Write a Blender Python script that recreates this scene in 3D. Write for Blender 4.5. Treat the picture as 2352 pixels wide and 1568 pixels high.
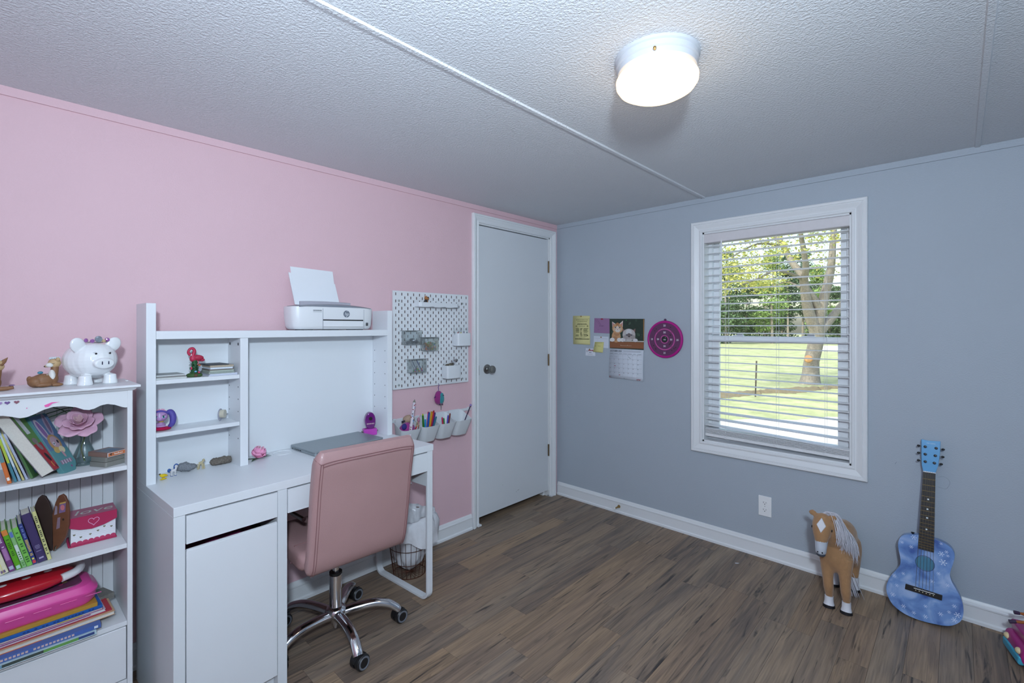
import bpy, bmesh, math, random
from mathutils import Vector, Matrix, Euler
PI = math.pi
scene = bpy.context.scene
for o in list(bpy.data.objects): bpy.data.objects.remove(o)
COL = scene.collection

# ---------------------------------------------------------------- camera
F, HY, YAW = 1080.03, 750.6, 0.75969          # focal length (px of 2352), horizon row, heading
CAM = Vector((2.305, -2.9416, 1.315)); H = 2.117
cd = bpy.data.cameras.new('camera'); cam = bpy.data.objects.new('camera', cd); COL.objects.link(cam)
cd.sensor_width = 36; cd.sensor_fit = 'HORIZONTAL'; cd.lens = F / 2352 * 36
cd.shift_y = -(784 - HY) / 2352; cd.clip_start = .02; cd.clip_end = 400
cam.location = CAM; cam.rotation_euler = (PI / 2, 0, YAW)
scene.camera = cam

# ---------------------------------------------------------------- view, sky, sun, flash
vs = scene.view_settings
vs.view_transform = 'Standard'; vs.look = 'None'; vs.gamma = 1; vs.use_curve_mapping = False
vs.exposure = 0.0
w = bpy.data.worlds.new('sky'); scene.world = w; w.use_nodes = True
nt = w.node_tree; bg = nt.nodes['Background']
sky = nt.nodes.new('ShaderNodeTexSky'); sky.sky_type = 'NISHITA'; sky.sun_disc = False
sky.sun_elevation = math.radians(48); sky.sun_rotation = math.radians(205); sky.air_density = 1.2; sky.dust_density = 3
nt.links.new(sky.outputs[0], bg.inputs[0]); bg.inputs[1].default_value = .46
def light(name, kind, loc, energy, col, look=None, **kw):
    l = bpy.data.lights.new(name, kind); l.energy = energy; l.color = col
    for k, v in kw.items(): setattr(l, k, v)
    o = bpy.data.objects.new(name, l); COL.objects.link(o); o.location = loc
    if look is not None: o.rotation_euler = (Vector(look) - Vector(loc)).to_track_quat('-Z', 'Y').to_euler()
    return o
light('sun', 'SUN', (-8, -12, 18), 3.9, (1, .96, .88), (-2, 2, 0), angle=.009)
# the photographer's two flash heads beside the camera: one bounced off the ceiling, one raised and turned to the room
light('photo_flash_bounce', 'AREA', (2.3, -3.0, 1.3), 19, (.71, .855, 1), (1.95, -2.85, 2.117), shape='DISK', size=.22, spread=math.radians(150))
light('photo_flash', 'AREA', (2.56, -3.12, 1.72), 47, (.71, .855, 1), (1.05, -1.1, 1.85), shape='DISK', size=.15, spread=PI)

# ---------------------------------------------------------------- pixel helpers (photo 2352 x 1568)
FW = Vector((-math.sin(YAW), math.cos(YAW), 0)); RT = Vector((math.cos(YAW), math.sin(YAW), 0))
def ray(px, py): return FW + RT * ((px - 1176) / F) + Vector((0, 0, (HY - py) / F))
def at_z(px, py, z): d = ray(px, py); return CAM + d * ((z - CAM.z) / d.z)
def at_x(px, py, x): d = ray(px, py); return CAM + d * ((x - CAM.x) / d.x)
def at_y(px, py, y): d = ray(px, py); return CAM + d * ((y - CAM.y) / d.y)
def at_d(px, py, d): return CAM + ray(px, py) * d
def at_p(px, py, p0, n): d = ray(px, py); return CAM + d * ((Vector(p0) - CAM).dot(n) / d.dot(n))

# ---------------------------------------------------------------- materials
def lin(c): return tuple(((x / 255) / 12.92 if x / 255 <= .04045 else ((x / 255 + .055) / 1.055) ** 2.4) for x in c[:3])
MATS = {}
def mat(name, col, rough=.5, metal=0, var=.05, scale=40, bump=0, bscale=200, trans=0, ior=1.45, coat=0, emit=0, ecol=None, alpha=1, spec=.5, sheen=0, sss=0):
    if name in MATS: return MATS[name]
    m = bpy.data.materials.new(name); m.use_nodes = True; MATS[name] = m
    n = m.node_tree.nodes; L = m.node_tree.links; b = n['Principled BSDF']
    c = lin(col)
    tc = n.new('ShaderNodeTexCoord')
    nz = n.new('ShaderNodeTexNoise'); nz.inputs['Scale'].default_value = scale; nz.inputs['Detail'].default_value = 3
    L.new(tc.outputs['Object'], nz.inputs['Vector'])
    mx = n.new('ShaderNodeMix'); mx.data_type = 'RGBA'
    L.new(nz.outputs['Fac'], mx.inputs['Factor'])
    mx.inputs[6].default_value = (*[max(0, x * (1 - var)) for x in c], 1); mx.inputs[7].default_value = (*[min(1, x * (1 + var)) for x in c], 1)
    L.new(mx.outputs[2], b.inputs['Base Color'])
    b.inputs['Roughness'].default_value = rough; b.inputs['Metallic'].default_value = metal; b.inputs['IOR'].default_value = ior
    b.inputs['Specular IOR Level'].default_value = spec
    if trans: b.inputs['Transmission Weight'].default_value = trans
    if coat: b.inputs['Coat Weight'].default_value = coat; b.inputs['Coat Roughness'].default_value = .08
    if sheen: b.inputs['Sheen Weight'].default_value = sheen
    if sss: b.inputs['Subsurface Weight'].default_value = sss; b.inputs['Subsurface Scale'].default_value = .01
    if alpha < 1: b.inputs['Alpha'].default_value = alpha
    if emit: b.inputs['Emission Color'].default_value = (*lin(ecol or col), 1); b.inputs['Emission Strength'].default_value = emit
    if bump:
        nb = n.new('ShaderNodeTexNoise'); nb.inputs['Scale'].default_value = bscale; nb.inputs['Detail'].default_value = 2
        L.new(tc.outputs['Object'], nb.inputs['Vector'])
        bp = n.new('ShaderNodeBump'); bp.inputs['Strength'].default_value = bump; bp.inputs['Distance'].default_value = .004
        L.new(nb.outputs['Fac'], bp.inputs['Height']); L.new(bp.outputs['Normal'], b.inputs['Normal'])
    return m
def glassmat(name, tint=(255, 255, 255), gl=.08, op=.0):
    if name in MATS: return MATS[name]
    m = bpy.data.materials.new(name); m.use_nodes = True; MATS[name] = m
    n = m.node_tree.nodes; L = m.node_tree.links; n.clear()
    out = n.new('ShaderNodeOutputMaterial'); t = n.new('ShaderNodeBsdfTransparent'); t.inputs[0].default_value = (*lin(tint), 1)
    g = n.new('ShaderNodeBsdfGlossy'); g.inputs['Roughness'].default_value = .04
    lw = n.new('ShaderNodeLayerWeight'); lw.inputs[0].default_value = .3
    mm = n.new('ShaderNodeMath'); mm.operation = 'MULTIPLY_ADD'; mm.inputs[1].default_value = .35; mm.inputs[2].default_value = gl
    L.new(lw.outputs['Fresnel'], mm.inputs[0])
    mx = n.new('ShaderNodeMixShader'); L.new(mm.outputs[0], mx.inputs[0]); L.new(t.outputs[0], mx.inputs[1]); L.new(g.outputs[0], mx.inputs[2])
    last = mx
    if op:
        d = n.new('ShaderNodeBsdfDiffuse'); d.inputs[0].default_value = (*lin(tint), 1)
        m2 = n.new('ShaderNodeMixShader'); m2.inputs[0].default_value = op; L.new(mx.outputs[0], m2.inputs[1]); L.new(d.outputs[0], m2.inputs[2]); last = m2
    L.new(last.outputs[0], out.inputs[0])
    return m
def printmat(name='printed_colours', rough=.45):
    if name in MATS: return MATS[name]
    m = bpy.data.materials.new(name); m.use_nodes = True; MATS[name] = m
    n = m.node_tree.nodes; L = m.node_tree.links; b = n['Principled BSDF']
    a = n.new('ShaderNodeVertexColor'); a.layer_name = 'Col'
    tc = n.new('ShaderNodeTexCoord'); nz = n.new('ShaderNodeTexNoise'); nz.inputs['Scale'].default_value = 160; nz.inputs['Detail'].default_value = 3
    L.new(tc.outputs['Object'], nz.inputs['Vector'])
    hs = n.new('ShaderNodeHueSaturation'); L.new(a.outputs[0], hs.inputs['Color'])
    mr = n.new('ShaderNodeMapRange'); mr.inputs['To Min'].default_value = .9; mr.inputs['To Max'].default_value = 1.1
    L.new(nz.outputs['Fac'], mr.inputs['Value']); L.new(mr.outputs[0], hs.inputs['Value'])
    L.new(hs.outputs[0], b.inputs['Base Color']); b.inputs['Roughness'].default_value = rough
    return m

# ---------------------------------------------------------------- mesh builder
def frame_to(d):
    d = Vector(d).normalized(); up = Vector((0, 0, 1)) if abs(d.z) < .9 else Vector((1, 0, 0))
    x = up.cross(d).normalized(); y = d.cross(x)
    return x, y, d
class MB:
    def __init__(s): s.v = []; s.f = []; s.c = []; s.col = None; s.zi = 0
    def add(s, vs, fs, M=None, col=None):
        k = len(s.v)
        s.v += [tuple(M @ Vector(p)) if M is not None else tuple(p) for p in vs]
        s.f += [tuple(i + k for i in f) for f in fs]
        s.c += [col or s.col] * len(fs); return s
    def box(s, lo, hi, M=None, col=None):
        (a, b, c), (d, e, f) = lo, hi
        vs = [(a, b, c), (d, b, c), (d, e, c), (a, e, c), (a, b, f), (d, b, f), (d, e, f), (a, e, f)]
        return s.add(vs, [(0, 3, 2, 1), (4, 5, 6, 7), (0, 1, 5, 4), (1, 2, 6, 5), (2, 3, 7, 6), (3, 0, 4, 7)], M, col)
    def tube(s, pts, r, n=8, closed=False, sy=1, cap=True, M=None, col=None, up=None):
        pts = [Vector(p) for p in pts]; m = len(pts)
        rs = r if isinstance(r, (list, tuple)) else [r] * m
        vs = []; x = None
        for i, p in enumerate(pts):
            a = pts[(i - 1) % m] if (closed or i) else p; b = pts[(i + 1) % m] if (closed or i < m - 1) else p
            d = (b - a)
            if d.length < 1e-9: d = Vector((0, 0, 1))
            d.normalize()
            if x is None:
                x = frame_to(d)[0] if up is None else (Vector(up) - d * Vector(up).dot(d)).normalized()
            else:
                x = x - d * x.dot(d); x = x.normalized() if x.length > 1e-6 else frame_to(d)[0]
            y = d.cross(x)
            for k in range(n):
                t = 2 * PI * k / n; vs.append(p + x * (rs[i] * math.cos(t)) + y * (rs[i] * sy * math.sin(t)))
        fs = []
        for i in range(m if closed else m - 1):
            for k in range(n):
                a = i * n + k; b = i * n + (k + 1) % n; c = ((i + 1) % m) * n + (k + 1) % n; d = ((i + 1) % m) * n + k
                fs.append((a, b, c, d))
        if cap and not closed: fs += [tuple(range(n))[::-1], tuple((m - 1) * n + k for k in range(n))]
        return s.add(vs, fs, M, col)
    def cyl(s, a, b, r0, r1=None, n=16, M=None, col=None): return s.tube([a, b], [r0, r0 if r1 is None else r1], n, M=M, col=col)
    def lathe(s, prof, n=24, M=None, cap=True, col=None, arc=None):
        vs = [(r * math.cos(2 * PI * k / n), r * math.sin(2 * PI * k / n), z) for r, z in prof for k in range(n)]
        fs = [(i * n + k, i * n + (k + 1) % n, (i + 1) * n + (k + 1) % n, (i + 1) * n + k) for i in range(len(prof) - 1) for k in range(n)]
        if cap: fs += [tuple(range(n))[::-1], tuple((len(prof) - 1) * n + k for k in range(n))]
        return s.add(vs, fs, M, col)
    def prism(s, poly, z0, z1, M=None, col=None):
        n = len(poly)
        vs = [(x, y, z0) for x, y in poly] + [(x, y, z1) for x, y in poly]
        return s.add(vs, [tuple(range(n))[::-1], tuple(range(n, 2 * n))] + [(i, (i + 1) % n, n + (i + 1) % n, n + i) for i in range(n)], M, col)
    def ell(s, c, r, nu=14, nv=9, M=None, col=None):
        if not isinstance(r, (list, tuple)): r = (r, r, r)
        vs = [(c[0], c[1], c[2] - r[2])]
        for j in range(1, nv):
            p = -PI / 2 + PI * j / nv
            for k in range(nu):
                t = 2 * PI * k / nu; vs.append((c[0] + r[0] * math.cos(p) * math.cos(t), c[1] + r[1] * math.cos(p) * math.sin(t), c[2] + r[2] * math.sin(p)))
        vs.append((c[0], c[1], c[2] + r[2])); e = len(vs) - 1
        fs = [(0, 1 + (k + 1) % nu, 1 + k) for k in range(nu)] + [(e, e - nu + k, e - nu + (k + 1) % nu) for k in range(nu)]
        for j in range(nv - 2):
            for k in range(nu):
                a = 1 + j * nu + k; b = 1 + j * nu + (k + 1) % nu; fs.append((a, b, b + nu, a + nu))
        return s.add(vs, fs, M, col)
    def rings(s, rings, cap=True, M=None, col=None, closed=True):
        n = len(rings[0]); vs = [p for r in rings for p in r]; fs = []
        for i in range(len(rings) - 1):
            for k in range(n if closed else n - 1):
                fs.append((i * n + k, i * n + (k + 1) % n, (i + 1) * n + (k + 1) % n, (i + 1) * n + k))
        if cap and closed: fs += [tuple(range(n))[::-1], tuple((len(rings) - 1) * n + k for k in range(n))]
        return s.add(vs, fs, M, col)
    # flat print in the local XY plane, stacked by tiny layers
    def poly(s, pts, z=0, M=None, col=None):
        s.zi += 4e-6; z += s.zi
        return s.add([(x, y, z) for x, y in pts], [tuple(range(len(pts)))], M, col)
    def disc(s, cx, cy, rx, ry=None, z=0, rot=0, n=20, M=None, col=None):
        ry = ry or rx; c, q = math.cos(rot), math.sin(rot)
        return s.poly([(cx + rx * math.cos(t) * c - ry * math.sin(t) * q, cy + rx * math.cos(t) * q + ry * math.sin(t) * c) for t in [2 * PI * k / n for k in range(n)]], z, M, col)
    def rect(s, x0, y0, x1, y1, z=0, M=None, col=None): return s.poly([(x0, y0), (x1, y0), (x1, y1), (x0, y1)], z, M, col)
    def ringp(s, cx, cy, r0, r1, z=0, n=40, M=None, col=None):
        vs = [(cx + r * math.cos(2 * PI * k / n), cy + r * math.sin(2 * PI * k / n), z) for r in (r0, r1) for k in range(n)]
        return s.add(vs, [(k, n + k, n + (k + 1) % n, (k + 1) % n) for k in range(n)], M, col)
    def text(s, body, x, y, size, z=0, M=None, col=None, align='LEFT', shear=0, bold=0, maxw=None):
        cu = bpy.data.curves.new('t', 'FONT'); cu.body = body; cu.size = size; cu.align_x = align; cu.shear = shear; cu.offset = bold * size; cu.resolution_u = 2
        ob = bpy.data.objects.new('t', cu); COL.objects.link(ob)
        dg = bpy.context.evaluated_depsgraph_get(); ev = ob.evaluated_get(dg); me = ev.to_mesh()
        vs = [(v.co.x, v.co.y) for v in me.vertices]; fs = [tuple(p.vertices) for p in me.polygons]
        k = 1
        if maxw and vs:
            wd = max(p[0] for p in vs) - min(p[0] for p in vs); k = min(1, maxw / max(wd, 1e-6))
        s.add([(x + a * k, y + b, z) for a, b in vs], fs, M, col)
        ev.to_mesh_clear(); bpy.data.objects.remove(ob); bpy.data.curves.remove(cu); return s
    def mesh(s, name, smooth=False, angle=40):
        me = bpy.data.meshes.new(name); me.from_pydata(s.v, [], s.f); me.validate()
        if any(c is not None for c in s.c) and len(me.polygons) == len(s.f):
            at = me.color_attributes.new('Col', 'FLOAT_COLOR', 'CORNER'); data = []
            for p in me.polygons:
                c = lin(s.c[p.index] or (200, 200, 200)); data += [*c, 1] * p.loop_total
            at.data.foreach_set('color', data)
        if smooth:
            me.polygons.foreach_set('use_smooth', [True] * len(me.polygons)); me.set_sharp_from_angle(angle=math.radians(angle))
        me.update(); return me
    def build(s, name, m, parent=None, smooth=False, bevel=0, seg=2, sub=0, remesh=0, smit=0, angle=40, label=None, kind=None, loc=None, rot=None):
        o = bpy.data.objects.new(name, s.mesh(name, smooth, angle)); COL.objects.link(o)
        o.data.materials.append(m)
        if parent is not None: o.parent = parent
        if remesh:
            q = o.modifiers.new('r', 'REMESH'); q.mode = 'VOXEL'; q.voxel_size = remesh; q.use_smooth_shade = True
            if smit: q = o.modifiers.new('s', 'SMOOTH'); q.iterations = smit; q.factor = .5
        if bevel:
            q = o.modifiers.new('b', 'BEVEL'); q.width = bevel; q.segments = seg; q.limit_method = 'ANGLE'; q.angle_limit = math.radians(35)
            if not smooth:
                o.data.polygons.foreach_set('use_smooth', [True] * len(o.data.polygons)); q.harden_normals = False
                o.data.set_sharp_from_angle(angle=math.radians(30)); q.harden_normals = True
        if sub: q = o.modifiers.new('u', 'SUBSURF'); q.levels = sub; q.render_levels = sub
        if label: o['label'] = label
        if kind: o['kind'] = kind
        if loc is not None: o.location = loc
        if rot is not None: o.rotation_euler = rot
        return o
def thing(name, label, cat, loc=(0, 0, 0), rotz=0, group=None, kind=None, rot=None, scale=None):
    o = bpy.data.objects.new(name, None); COL.objects.link(o); o.empty_display_size = .05
    o.location = loc; o.rotation_euler = rot if rot is not None else (0, 0, rotz)
    if scale: o.scale = (scale,) * 3
    return tag(o, label, cat, group, kind)
def tag(o, label, cat, group=None, kind=None):
    o['label'] = label; o['category'] = cat
    if group: o['group'] = group
    if kind: o['kind'] = kind
    return o
def struct(o, label=None, cat=None): o['kind'] = 'structure'; (tag(o, label, cat) if label else 0); return o
def dup(o, parent=None):
    c = o.copy(); COL.objects.link(c); c.parent = parent
    for ch in o.children: dup(ch, c)
    return c
def T(x=0, y=0, z=0, rx=0, ry=0, rz=0, s=1):
    sc = Matrix.Diagonal((*(s if isinstance(s, (tuple, list)) else (s, s, s)), 1))
    return Matrix.Translation((x, y, z)) @ Euler((rx, ry, rz)).to_matrix().to_4x4() @ sc
def arc(cx, cy, r, a0, a1, n): return [(cx + r * math.cos(a0 + (a1 - a0) * i / n), cy + r * math.sin(a0 + (a1 - a0) * i / n)) for i in range(n + 1)]
def rrect(x0, y0, x1, y1, r, n=5):
    return arc(x1 - r, y0 + r, r, -PI / 2, 0, n) + arc(x1 - r, y1 - r, r, 0, PI / 2, n) + arc(x0 + r, y1 - r, r, PI / 2, PI, n) + arc(x0 + r, y0 + r, r, PI, 1.5 * PI, n)
def bez(ps, n=10):                                   # Catmull-Rom through points
    ps = [Vector(p) for p in ps]; q = [ps[0] * 2 - ps[1]] + ps + [ps[-1] * 2 - ps[-2]]; out = []
    for i in range(1, len(q) - 2):
        for k in range(n):
            t = k / n; a, b, c, d = q[i - 1], q[i], q[i + 1], q[i + 2]
            out.append(.5 * ((2 * b) + (c - a) * t + (2 * a - 5 * b + 4 * c - d) * t * t + (3 * b - a - 3 * c + d) * t ** 3))
    return out + [ps[-1]]
RX90 = Matrix.Rotation(PI / 2, 4, 'X')               # local XY print -> upright XZ
# ================================================================ the room
XR, YB, WT = 3.5, -3.85, .14
WHITE = mat('white_paint', (226, 228, 230), .38, var=.015, scale=8, bump=.05, bscale=60)
PINK = mat('pink_wall_paint', (220, 185, 192), .62, var=.02, scale=5, bump=.22, bscale=170)
GREY = mat('grey_wall_paint', (170, 179, 189), .6, var=.02, scale=5, bump=.22, bscale=170)
DARK = mat('dark_gap', (28, 27, 28), .8)
CHROME = mat('chrome', (225, 225, 228), .09, 1, var=.02)
STEEL = mat('brushed_steel', (150, 148, 144), .3, 1, var=.05)
BLACK = mat('black_plastic', (26, 26, 28), .42, var=.05)
def ceilmat():
    m = mat('textured_ceiling', (216, 219, 223), .7, var=.02, scale=3)
    n = m.node_tree.nodes; L = m.node_tree.links; b = n['Principled BSDF']
    tc = n.new('ShaderNodeTexCoord')
    a = n.new('ShaderNodeTexNoise'); a.inputs['Scale'].default_value = 120; a.inputs['Detail'].default_value = 3; a.inputs['Roughness'].default_value = .6
    L.new(tc.outputs['Object'], a.inputs['Vector'])
    r = n.new('ShaderNodeValToRGB'); r.color_ramp.elements[0].position = .36; r.color_ramp.elements[1].position = .66
    L.new(a.outputs['Fac'], r.inputs[0])
    bp = n.new('ShaderNodeBump'); bp.inputs['Strength'].default_value = .5; bp.inputs['Distance'].default_value = .004
    L.new(r.outputs[0], bp.inputs['Height']); L.new(bp.outputs[0], b.inputs['Normal']); return m
CEIL = ceilmat()
def woodfloor():
    m = bpy.data.materials.new('laminate_wood'); m.use_nodes = True
    n = m.node_tree.nodes; L = m.node_tree.links; b = n['Principled BSDF']
    tc = n.new('ShaderNodeTexCoord'); oi = n.new('ShaderNodeObjectInfo')
    sc = n.new('ShaderNodeVectorMath'); sc.operation = 'SCALE'; sc.inputs['Scale'].default_value = 37
    cb = n.new('ShaderNodeCombineXYZ'); L.new(oi.outputs['Random'], cb.inputs[0]); L.new(oi.outputs['Random'], cb.inputs[1]); L.new(oi.outputs['Random'], cb.inputs[2])
    L.new(cb.outputs[0], sc.inputs[0])
    ad = n.new('ShaderNodeVectorMath'); L.new(tc.outputs['Object'], ad.inputs[0]); L.new(sc.outputs[0], ad.inputs[1])
    def noise(sx, sy, s, det, dist=0):
        mp = n.new('ShaderNodeMapping'); mp.inputs['Scale'].default_value = (sx, sy, 1); L.new(ad.outputs[0], mp.inputs['Vector'])
        q = n.new('ShaderNodeTexNoise'); q.inputs['Scale'].default_value = s; q.inputs['Detail'].default_value = det; q.inputs['Distortion'].default_value = dist
        L.new(mp.outputs[0], q.inputs['Vector']); return q
    def ramp(src, st):
        r = n.new('ShaderNodeValToRGB'); e = r.color_ramp.elements
        e[0].position, e[0].color = st[0][0], (*lin(st[0][1]), 1); e[1].position, e[1].color = st[1][0], (*lin(st[1][1]), 1)
        for p, c in st[2:]: k = e.new(p); k.color = (*lin(c), 1)
        L.new(src, r.inputs[0]); return r
    g1 = noise(20, 1.3, 1, 5, .9)          # broad streaks along the board
    base = ramp(g1.outputs['Fac'], [(.28, (80, 69, 62)), (.44, (122, 103, 88)), (.56, (158, 132, 106)), (.72, (112, 98, 87))])
    tint = ramp(oi.outputs['Random'], [(0, (104, 93, 86)), (.2, (140, 127, 114)), (.42, (166, 138, 108)), (.6, (106, 95, 88)), (.8, (148, 124, 103)), (1, (132, 121, 110))])
    m1 = n.new('ShaderNodeMix'); m1.data_type = 'RGBA'; m1.blend_type = 'MIX'; m1.inputs[0].default_value = .5
    L.new(base.outputs[0], m1.inputs[6]); L.new(tint.outputs[0], m1.inputs[7])
    g2 = noise(26, 2.0, 1, 6, 2.2)         # dark cracks and knots
    dk = n.new('ShaderNodeValToRGB'); dk.color_ramp.elements[0].position = .585; dk.color_ramp.elements[0].color = (0, 0, 0, 1); dk.color_ramp.elements[1].position = .71; dk.color_ramp.elements[1].color = (.9, .9, .9, 1)
    L.new(g2.outputs['Fac'], dk.inputs[0])
    m2 = n.new('ShaderNodeMix'); m2.data_type = 'RGBA'; L.new(dk.outputs[0], m2.inputs[0]); L.new(m1.outputs[2], m2.inputs[6]); m2.inputs[7].default_value = (*lin((48, 45, 45)), 1)
    g3 = noise(170, 6, 1, 3)               # fine grain
    mr = n.new('ShaderNodeMapRange'); mr.inputs['From Min'].default_value = .3; mr.inputs['From Max'].default_value = .7; mr.inputs['To Min'].default_value = .78; mr.inputs['To Max'].default_value = 1.16
    L.new(g3.outputs['Fac'], mr.inputs['Value'])
    hs = n.new('ShaderNodeHueSaturation'); L.new(m2.outputs[2], hs.inputs['Color']); L.new(mr.outputs[0], hs.inputs['Value'])
    L.new(hs.outputs[0], b.inputs['Base Color']); b.inputs['Roughness'].default_value = .5
    bp = n.new('ShaderNodeBump'); bp.inputs['Strength'].default_value = .12; bp.inputs['Distance'].default_value = .002
    L.new(g3.outputs['Fac'], bp.inputs['Height']); L.new(bp.outputs[0], b.inputs['Normal']); return m
WOODF = woodfloor()

# floor: sub-floor slab with every laminate strip as a piece of its own
floor = struct(MB().box((-WT, YB - WT, -.2), (XR + WT, WT, -.008)).build('floor', DARK), 'dark grey brown wood laminate floor of narrow strips', 'floor')
rnd = random.Random(4)
PW = .0985
k = 0
x = -.115
while x < XR:
    y = YB - rnd.random() * 1.1
    while y < 0:
        ln = rnd.choice([.62, .86, 1.05, 1.2, .4]); a, b = max(y, YB), min(y + ln, -.004 if x > -.02 else -.02)
        if b - a > .02:
            x1 = min(x + PW, XR)
            MB().box((x + .0004, a + .0004, -.0085), (x1 - .0004, b - .0004, rnd.uniform(-.0004, 0))).build('plank', WOODF, floor)
        y += ln
    x += PW

# walls: the left one has the door, the front one the window
DY0, DY1, DZ = -.845, -.085, 2.008           # door opening
wl = MB().box((-WT, YB - WT, -.2), (0, DY0, H)).box((-WT, DY1, -.2), (0, WT, H)).box((-WT, DY0, DZ), (0, DY1, H))
struct(wl.build('wall_left', PINK), 'pale pink painted wall behind the desk', 'wall')
WX0, WX1, WZ0, WZ1 = 1.146, 1.911, .603, 1.903   # window opening
wf = MB().box((0, 0, -.2), (WX0, WT, H)).box((WX1, 0, -.2), (XR + WT, WT, H)).box((WX0, 0, -.2), (WX1, WT, WZ0)).box((WX0, 0, WZ1), (WX1, WT, H))
struct(wf.build('wall_front', GREY), 'blue grey painted wall with the window', 'wall')
struct(MB().box((XR, YB - WT, -.2), (XR + WT, 0, H)).build('wall_right', GREY), 'blue grey painted wall out of view', 'wall')
struct(MB().box((-WT, YB - WT, -.2), (XR, YB, H)).build('wall_back', PINK), 'pale pink painted wall out of view', 'wall')
struct(MB().box((-WT - .3, YB - WT, H), (XR + WT, WT, H + .25)).build('ceiling', CEIL), 'white stipple textured ceiling in wide panels', 'ceiling')
struct(MB().box((-WT - .3, DY0 - .3, -.2), (-WT - .02, WT, H)).build('doorway_light_block', mat('light_block_dark', (60, 58, 56), .8)), 'dark panel added behind the closed door to block light', 'wall')  # dark closure added behind the door to keep light out
# ceiling battens and cove strips
for i, (bx, wdt) in enumerate(((1.16, .011), (2.366, .011))):
    b = MB(); b.prism([(-wdt, 0), (-wdt * .7, -.006), (wdt * .7, -.006), (wdt, 0)], YB, 0, Matrix(((1, 0, 0, bx), (0, 0, 1, 0), (0, 1, 0, H), (0, 0, 0, 1))))
    struct(b.build('trim_%d' % (i + 1), CEIL), 'white batten over the ceiling panel joint ' + ('crossing beside the ceiling light' if i == 0 else 'ending above the guitar'), 'trim')
struct(MB().box((0, YB, H - .031), (.007, 0, H)).build('trim_3', PINK, bevel=.001), 'thin pink cove strip under the ceiling', 'trim')
struct(MB().box((.007, -.007, H - .031), (XR, 0, H)).build('trim_4', GREY, bevel=.001), 'thin blue grey cove strip under the ceiling', 'trim')
# baseboards: board with a moulded top and a shoe strip
def baseboard(name, x0, x1, M, label):
    prof = [(0, 0), (.019, 0), (.019, .012), (.012, .018), (.012, .07), (.0145, .073), (.0145, .079), (.010, .083), (.008, .092), (.004, .098), (0, .098)]
    b = MB(); b.prism(prof, x0, x1, M)
    return struct(b.build(name, WHITE, smooth=True, angle=25), label, 'baseboard')
baseboard('baseboard_front', .015, XR, Matrix(((0, 0, 1, 0), (-1, 0, 0, 0), (0, 1, 0, 0), (0, 0, 0, 1))), 'white moulded baseboard along the blue grey wall')
baseboard('baseboard_left', YB, -.904, Matrix(((1, 0, 0, 0), (0, 0, 1, 0), (0, 1, 0, 0), (0, 0, 0, 1))), 'white moulded baseboard along the pink wall')

# mitred casing boards. frame(u,v) -> world by M (local X right, Y into the wall, Z up)
CPROF = [(0, 0), (0, .010), (.004, .013), (.012, .013), (.015, .0095), (.02, .009), (.03, .012), (.041, .019), (.046, .0205), (.0475, .0175), (.05, .0175), (.0515, .0215), (.062, .0225), (.066, .020), (.068, .014), (.068, 0)]
def casing(A, B, out, mA, mB, M, parent, w=.068, name='casing'):
    A, B, out = Vector((*A, 0)), Vector((*B, 0)), Vector((*out, 0)); d = (B - A).normalized(); k = w / .068
    ra = []; rb = []
    for u, h in CPROF:
        u *= k
        pa = A + out * u - d * (u if mA else 0); pb = B + out * u + d * (u if mB else 0)
        ra.append((pa.x, -h, pa.y)); rb.append((pb.x, -h, pb.y))
    b = MB(); b.rings([ra, rb], M=M)
    bm_flip = b.build(name, WHITE, parent, smooth=True, angle=18); return bm_flip
MW = Matrix.Identity(4)                                     # front wall frame: X world, wall at y = 0
ML = Matrix(((0, -1, 0, 0), (1, 0, 0, 0), (0, 0, 1, 0), (0, 0, 0, 1)))   # left wall frame: X -> +y, Y -> -x

# ---- door
door = thing('door_1', 'white flat slab door with a brushed steel knob', 'door', (0, 0, 0), kind='structure')
cw = .056
casing((DY0 + .004, 0), (DY0 + .004, DZ - .004), (-1, 0), False, True, ML, door, cw)
casing((DY0 + .004, DZ - .004), (DY1 - .004, DZ - .004), (0, 1), True, True, ML, door, cw)
casing((DY1 - .004, DZ - .004), (DY1 - .004, 0), (1, 0), True, False, ML, door, cw)
for y0, y1 in ((DY0, DY0 + .012), (DY1 - .012, DY1)): MB().box((-WT, y0, 0), (-.001, y1, DZ)).build('jamb', WHITE, door)
MB().box((-WT, DY0, DZ - .012), (-.001, DY1, DZ)).build('jamb', WHITE, door)
for y0, y1 in ((DY0 + .012, DY0 + .03), (DY1 - .03, DY1 - .012)): MB().box((-.09, y0, 0), (-.047, y1, DZ - .012)).build('stop', WHITE, door)
for y0 in (DY0 - .012, DY1 - .012): MB().box((-.02, y0, 0), (.022, y0 + .03, .012)).build('plinth', WHITE, door, bevel=.003)
SLABM = mat('door_paint', (214, 218, 222), .42, var=.02, scale=4, bump=.08, bscale=90)
slab = MB().box((-.044, DY0 + .0145, .046), (-.009, DY1 - .0145, DZ - .0175)).build('slab', SLABM, door, bevel=.0015)
for z in (1.78, 1.06, .36):
    b = MB(); b.cyl((-.003, DY1 - .0135, z - .045), (-.003, DY1 - .0135, z + .045), .0055, n=10); b.box((-.03, DY1 - .0145, z - .044), (-.004, DY1 - .012, z + .044)); b.build('hinge', mat('aged_brass', (120, 98, 72), .4, 1), door, smooth=True)
kn = MB(); KM = T(-.009, -.752, 1.03, ry=PI / 2)
kn.lathe([(.0, 0), (.032, 0), (.033, .004), (.030, .009), (.016, .012), (.012, .016), (.012, .03), (.018, .036), (.026, .044), (.027, .056), (.024, .062), (.016, .064), (.0, .064)], 28, KM)
kn.build('knob', STEEL, door, smooth=True)
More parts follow.
